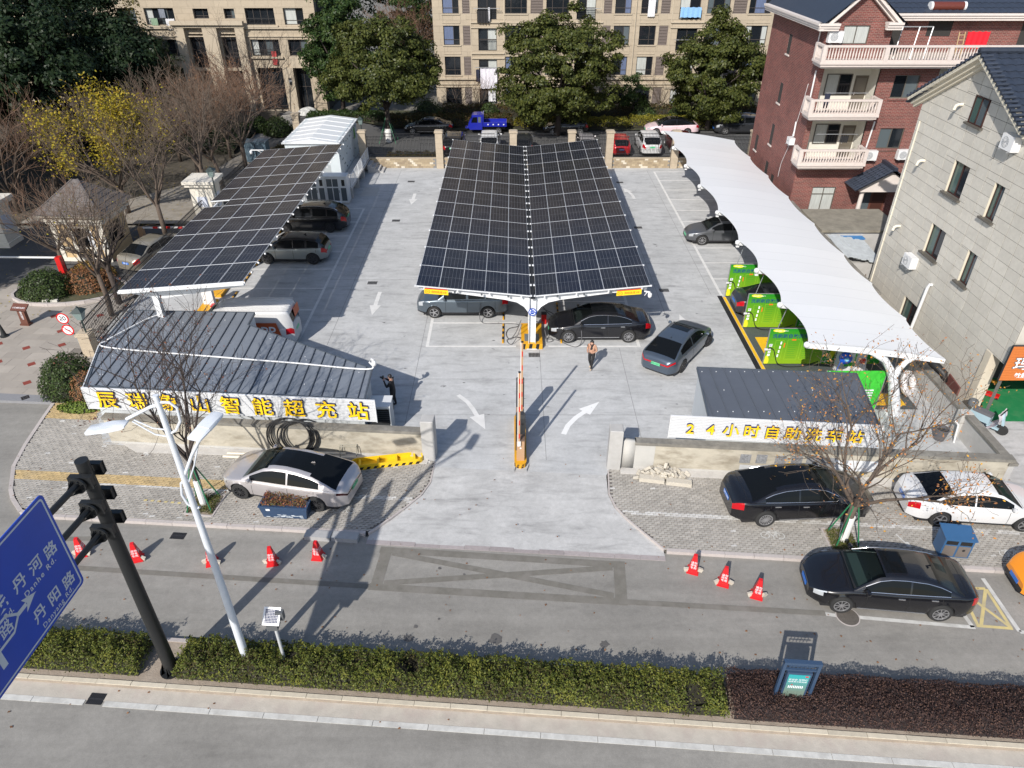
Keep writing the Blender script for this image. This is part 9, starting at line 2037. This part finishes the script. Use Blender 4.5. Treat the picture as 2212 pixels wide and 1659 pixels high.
bush('potted leafy plant left of the brick porch',(21.6,43.9,0.9),50,(0.65,0.6,0.9),lf_bush,600,0.14,'potted_plant','yard plants',cat='plant');bush('potted leafy plant before the brick porch column',(23.0,43.9,0.8),51,(0.5,0.5,0.8),lf_bush,500,0.14,'potted_plant','yard plants',cat='plant');bush('small reddish potted plant right of the porch column',(24.2,43.7,0.6),52,(0.45,0.4,0.6),lf_mix,400,0.13,'potted_plant','yard plants',cat='plant')
for i,x in enumerate((21.6,23.0,24.2)):o=MB().lathe([(0.25,0),(0.34,0.75-0.1*i)],n=12).build('plant_pot',M('terracotta',(0.3,0.12,0.07),0.8),None,loc=(x,43.9 if i<2 else 43.7,0));tag(o,'%s clay pot by the brick house porch'%('left','middle','right')[i],'pot','clay pots')
# ------------------------------------------------------------------ people
def person(label,loc,heading,joints,radii,edges,mats,assign,hair=None,head=None):
 t=thing('person',label,'person',(*loc,0),heading);me=bpy.data.meshes.new('body');names=list(joints);idx={n:i for i,n in enumerate(names)};me.from_pydata([joints[n]for n in names],[(idx[a],idx[b])for a,b in edges],[])
 o=bpy.data.objects.new('body',me);COL.objects.link(o);sk=o.modifiers.new('skin','SKIN');ss=o.modifiers.new('sub','SUBSURF');ss.levels=2;ss.render_levels=2
 for i,n in enumerate(names):me.skin_vertices[0].data[i].radius=radii[n]if isinstance(radii[n],tuple)else(radii[n],radii[n])
 me.skin_vertices[0].data[idx['pelvis']].use_root=True
 dg=bpy.context.evaluated_depsgraph_get();m2=bpy.data.meshes.new_from_object(o.evaluated_get(dg));bpy.data.objects.remove(o);m2.materials.clear()
 for m in mats:m2.materials.append(m)
 J=np.array([joints[n]for n in names])
 for p in m2.polygons:
  c=np.array(p.center);k=int(np.argmin(((J-c)**2).sum(1)));p.material_index=assign(names[k],c);p.use_smooth=True
 link('body',m2,t);return t
m_skin=M('skin',(0.48,0.27,0.19),0.5);m_hair=M('hair_black',(0.012,0.010,0.010),0.5);m_kn=M('black_knit',(0.012,0.012,0.014),0.85);m_tr=M('black_trousers',(0.015,0.015,0.017),0.85);m_shoe=M('beige_shoes',(0.45,0.35,0.26),0.7);m_shoeb=M('black_shoes',(0.02,0.02,0.02),0.5);m_jack=M('patterned_jacket',(0.42,0.24,0.16),0.85,var=0.4,scale=22)
ED=[('pelvis','waist'),('waist','chest'),('chest','neck'),('neck','head0'),('head0','head1'),('chest','shL'),('shL','elL'),('elL','wrL'),('wrL','haL'),('chest','shR'),('shR','elR'),('elR','wrR'),('wrR','haR'),('pelvis','hipL'),('hipL','knL'),('knL','anL'),('anL','toL'),('pelvis','hipR'),('hipR','knR'),('knR','anR'),('anR','toR')]
def fingers(t,base,d,mat):
 base=Vector(base);d=Vector(d).normalized();s=d.cross(Vector((0,0,1))).normalized()
 for i,(o_,L)in enumerate(((-0.028,0.06),(-0.01,0.072),(0.01,0.068),(0.028,0.055))):p=base+s*o_;q=p+d*L*0.55;r=q+(d*0.5+Vector((0,0,0.45))).normalized()*L*0.5;MB().tube([p,q,r],[0.009,0.0085,0.007],5).build('finger',mat,t)
 p=base-d*0.03+s*0.035;MB().tube([p,p+s*0.02+d*0.03,p+s*0.012+d*0.055],[0.01,0.009,0.008],5).build('thumb',mat,t)
def face_hair(t,hc,fwd,long=False,hairmat=m_hair):
 hc=Vector(hc);f=Vector(fwd).normalized();s=f.cross(Vector((0,0,1))).normalized();k=MB();P=[]
 for i in range(7):
  a=PI*0.62*i/6;row=[]
  for j in range(15):
   b=2*PI*j/14;d=f*math.cos(b)+s*math.sin(b);lim=a if d.dot(f)<0.45 else min(a,PI*0.30);row.append(tuple(hc+Vector((0,0,0.118*math.cos(lim)))+d*(0.098*math.sin(lim))))
  P.append(row)
 k.grid(P);k.build('hair',hairmat,t,smooth=True)
 for sg in(-1,1):MB().lathe([(0.001,-0.006),(0.012,0),(0.001,0.006)],tuple(hc+f*0.083+s*0.032*sg),8,'y').build('eye',m_black,t);MB().cbox(tuple(hc+s*0.085*sg+Vector((0,0,-0.01))),(0.02,0.02,0.05)).build('ear',m_skin,t)
 MB().tube([tuple(hc+f*0.085+Vector((0,0,0.01))),tuple(hc+f*0.112+Vector((0,0,-0.025))),tuple(hc+f*0.09+Vector((0,0,-0.03)))],[0.008,0.013,0.008],5).build('nose',m_skin,t);MB().cbox(tuple(hc+f*0.088+Vector((0,0,-0.06))),(0.012,0.04,0.012),math.atan2(f.y,f.x)).build('mouth',M('lips',(0.35,0.12,0.10),0.5),t)
# man photographing by the left shed, back turned
J=dict(pelvis=(0,0,0.92),waist=(0.01,0,1.08),chest=(0.03,0,1.32),neck=(0.04,0,1.47),head0=(0.06,0,1.54),head1=(0.07,0,1.62),shL=(0.02,0.19,1.39),elL=(0.16,0.27,1.20),wrL=(0.30,0.12,1.40),haL=(0.34,0.07,1.45),shR=(0.02,-0.19,1.39),elR=(0.16,-0.27,1.18),wrR=(0.30,-0.12,1.40),haR=(0.34,-0.07,1.45),hipL=(0,0.11,0.88),knL=(0.03,0.20,0.48),anL=(-0.02,0.27,0.08),toL=(0.14,0.29,0.04),hipR=(0,-0.11,0.88),knR=(0.03,-0.15,0.48),anR=(-0.02,-0.17,0.08),toR=(0.14,-0.18,0.04))
Rr_=dict(pelvis=(0.15,0.12),waist=(0.145,0.11),chest=(0.17,0.125),neck=0.06,head0=0.085,head1=0.092,shL=0.075,elL=0.055,wrL=0.036,haL=0.034,shR=0.075,elR=0.055,wrR=0.036,haR=0.034,hipL=0.105,knL=0.07,anL=0.048,toL=0.042,hipR=0.105,knR=0.07,anR=0.048,toR=0.042)
def asg(n,c):return{'neck':0,'head0':0,'head1':0,'haL':0,'haR':0,'wrL':1,'wrR':1,'toL':3,'toR':3,'anL':3 if c[2]<0.09 else 2,'anR':3 if c[2]<0.09 else 2}.get(n,2 if n[:2]in('hi','kn','pe')else 1)
pm_=person('man in black holding a camera up beside the left shed',(-5.1,25.15),R_(172),J,Rr_,ED,[m_skin,m_kn,m_tr,m_shoeb],asg);face_hair(pm_,(0.07,0,1.60),(1,0,-0.1));fingers(pm_,J['haL'],(0.3,-0.5,0.5),m_skin);fingers(pm_,J['haR'],(0.3,0.5,0.5),m_skin)
o=thing('handheld_camera','black camera held by the man in black','camera',(*(Matrix.Rotation(R_(172),3,'Z')@Vector((0.38,0,0))+Vector((-5.1,25.15,0))).xy,1.53),R_(172));MB().box(-0.035,0.035,-0.07,0.07,-0.05,0.05).build('body',m_black,o);MB().lathe([(0.035,0.03),(0.035,0.12)],n=12,axis='x').build('lens',m_black,o)
# woman walking, looking at a phone
J2=dict(pelvis=(0,0,0.86),waist=(0.0,0,1.0),chest=(0.02,0,1.20),neck=(0.03,0,1.35),head0=(0.06,0,1.41),head1=(0.08,0,1.48),shL=(0.01,0.16,1.27),elL=(0.0,0.23,1.03),wrL=(0.2,0.12,1.0),haL=(0.26,0.07,1.02),shR=(0.01,-0.16,1.27),elR=(-0.02,-0.23,1.03),wrR=(0.18,-0.15,0.98),haR=(0.25,-0.09,1.01),hipL=(0.0,0.1,0.82),knL=(0.12,0.08,0.46),anL=(0.10,0.06,0.08),toL=(0.25,0.06,0.04),hipR=(0.0,-0.1,0.82),knR=(0.02,-0.09,0.46),anR=(-0.14,-0.07,0.09),toR=(-0.01,-0.08,0.04))
R2_={k_:((v[0]*0.95,v[1]*0.98)if isinstance(v,tuple)else v*0.95)for k_,v in Rr_.items()};R2_['waist']=(0.165,0.13);R2_['chest']=(0.165,0.125)
def asg2(n,c):return{'neck':4,'head0':0,'head1':0,'haL':0,'haR':0,'toL':3,'toR':3,'anL':3 if c[2]<0.09 else 2,'anR':3 if c[2]<0.09 else 2,'pelvis':2}.get(n,2 if n[:2]in('hi','kn')else(4 if n=='chest' and abs(c[1])<0.05 and c[0]>0.1 else 1))
pw=person('woman in a pink brown jacket and black trousers looking at her phone',(3.72,28.3),R_(-118),J2,R2_,ED,[m_skin,m_jack,m_tr,m_shoe,m_kn],asg2);face_hair(pw,(0.08,0,1.46),(1,0,-0.35));fingers(pw,J2['haL'],(0.6,-0.4,0.2),m_skin);fingers(pw,J2['haR'],(0.6,0.4,0.2),m_skin)
o=thing('mobile_phone','dark phone in the hands of the woman in the jacket','phone',(*(Matrix.Rotation(R_(-118),3,'Z')@Vector((0.32,0,0))+Vector((3.72,28.3,0))).xy,1.06),R_(-118));x_=MB().cbox((0,0,0),(0.15,0.075,0.01),ry=-0.6).build('case',m_black,o);MB().cbox((-0.004,0,0.0065),(0.13,0.066,0.002),ry=-0.6).build('screen',m_wglass2,o)
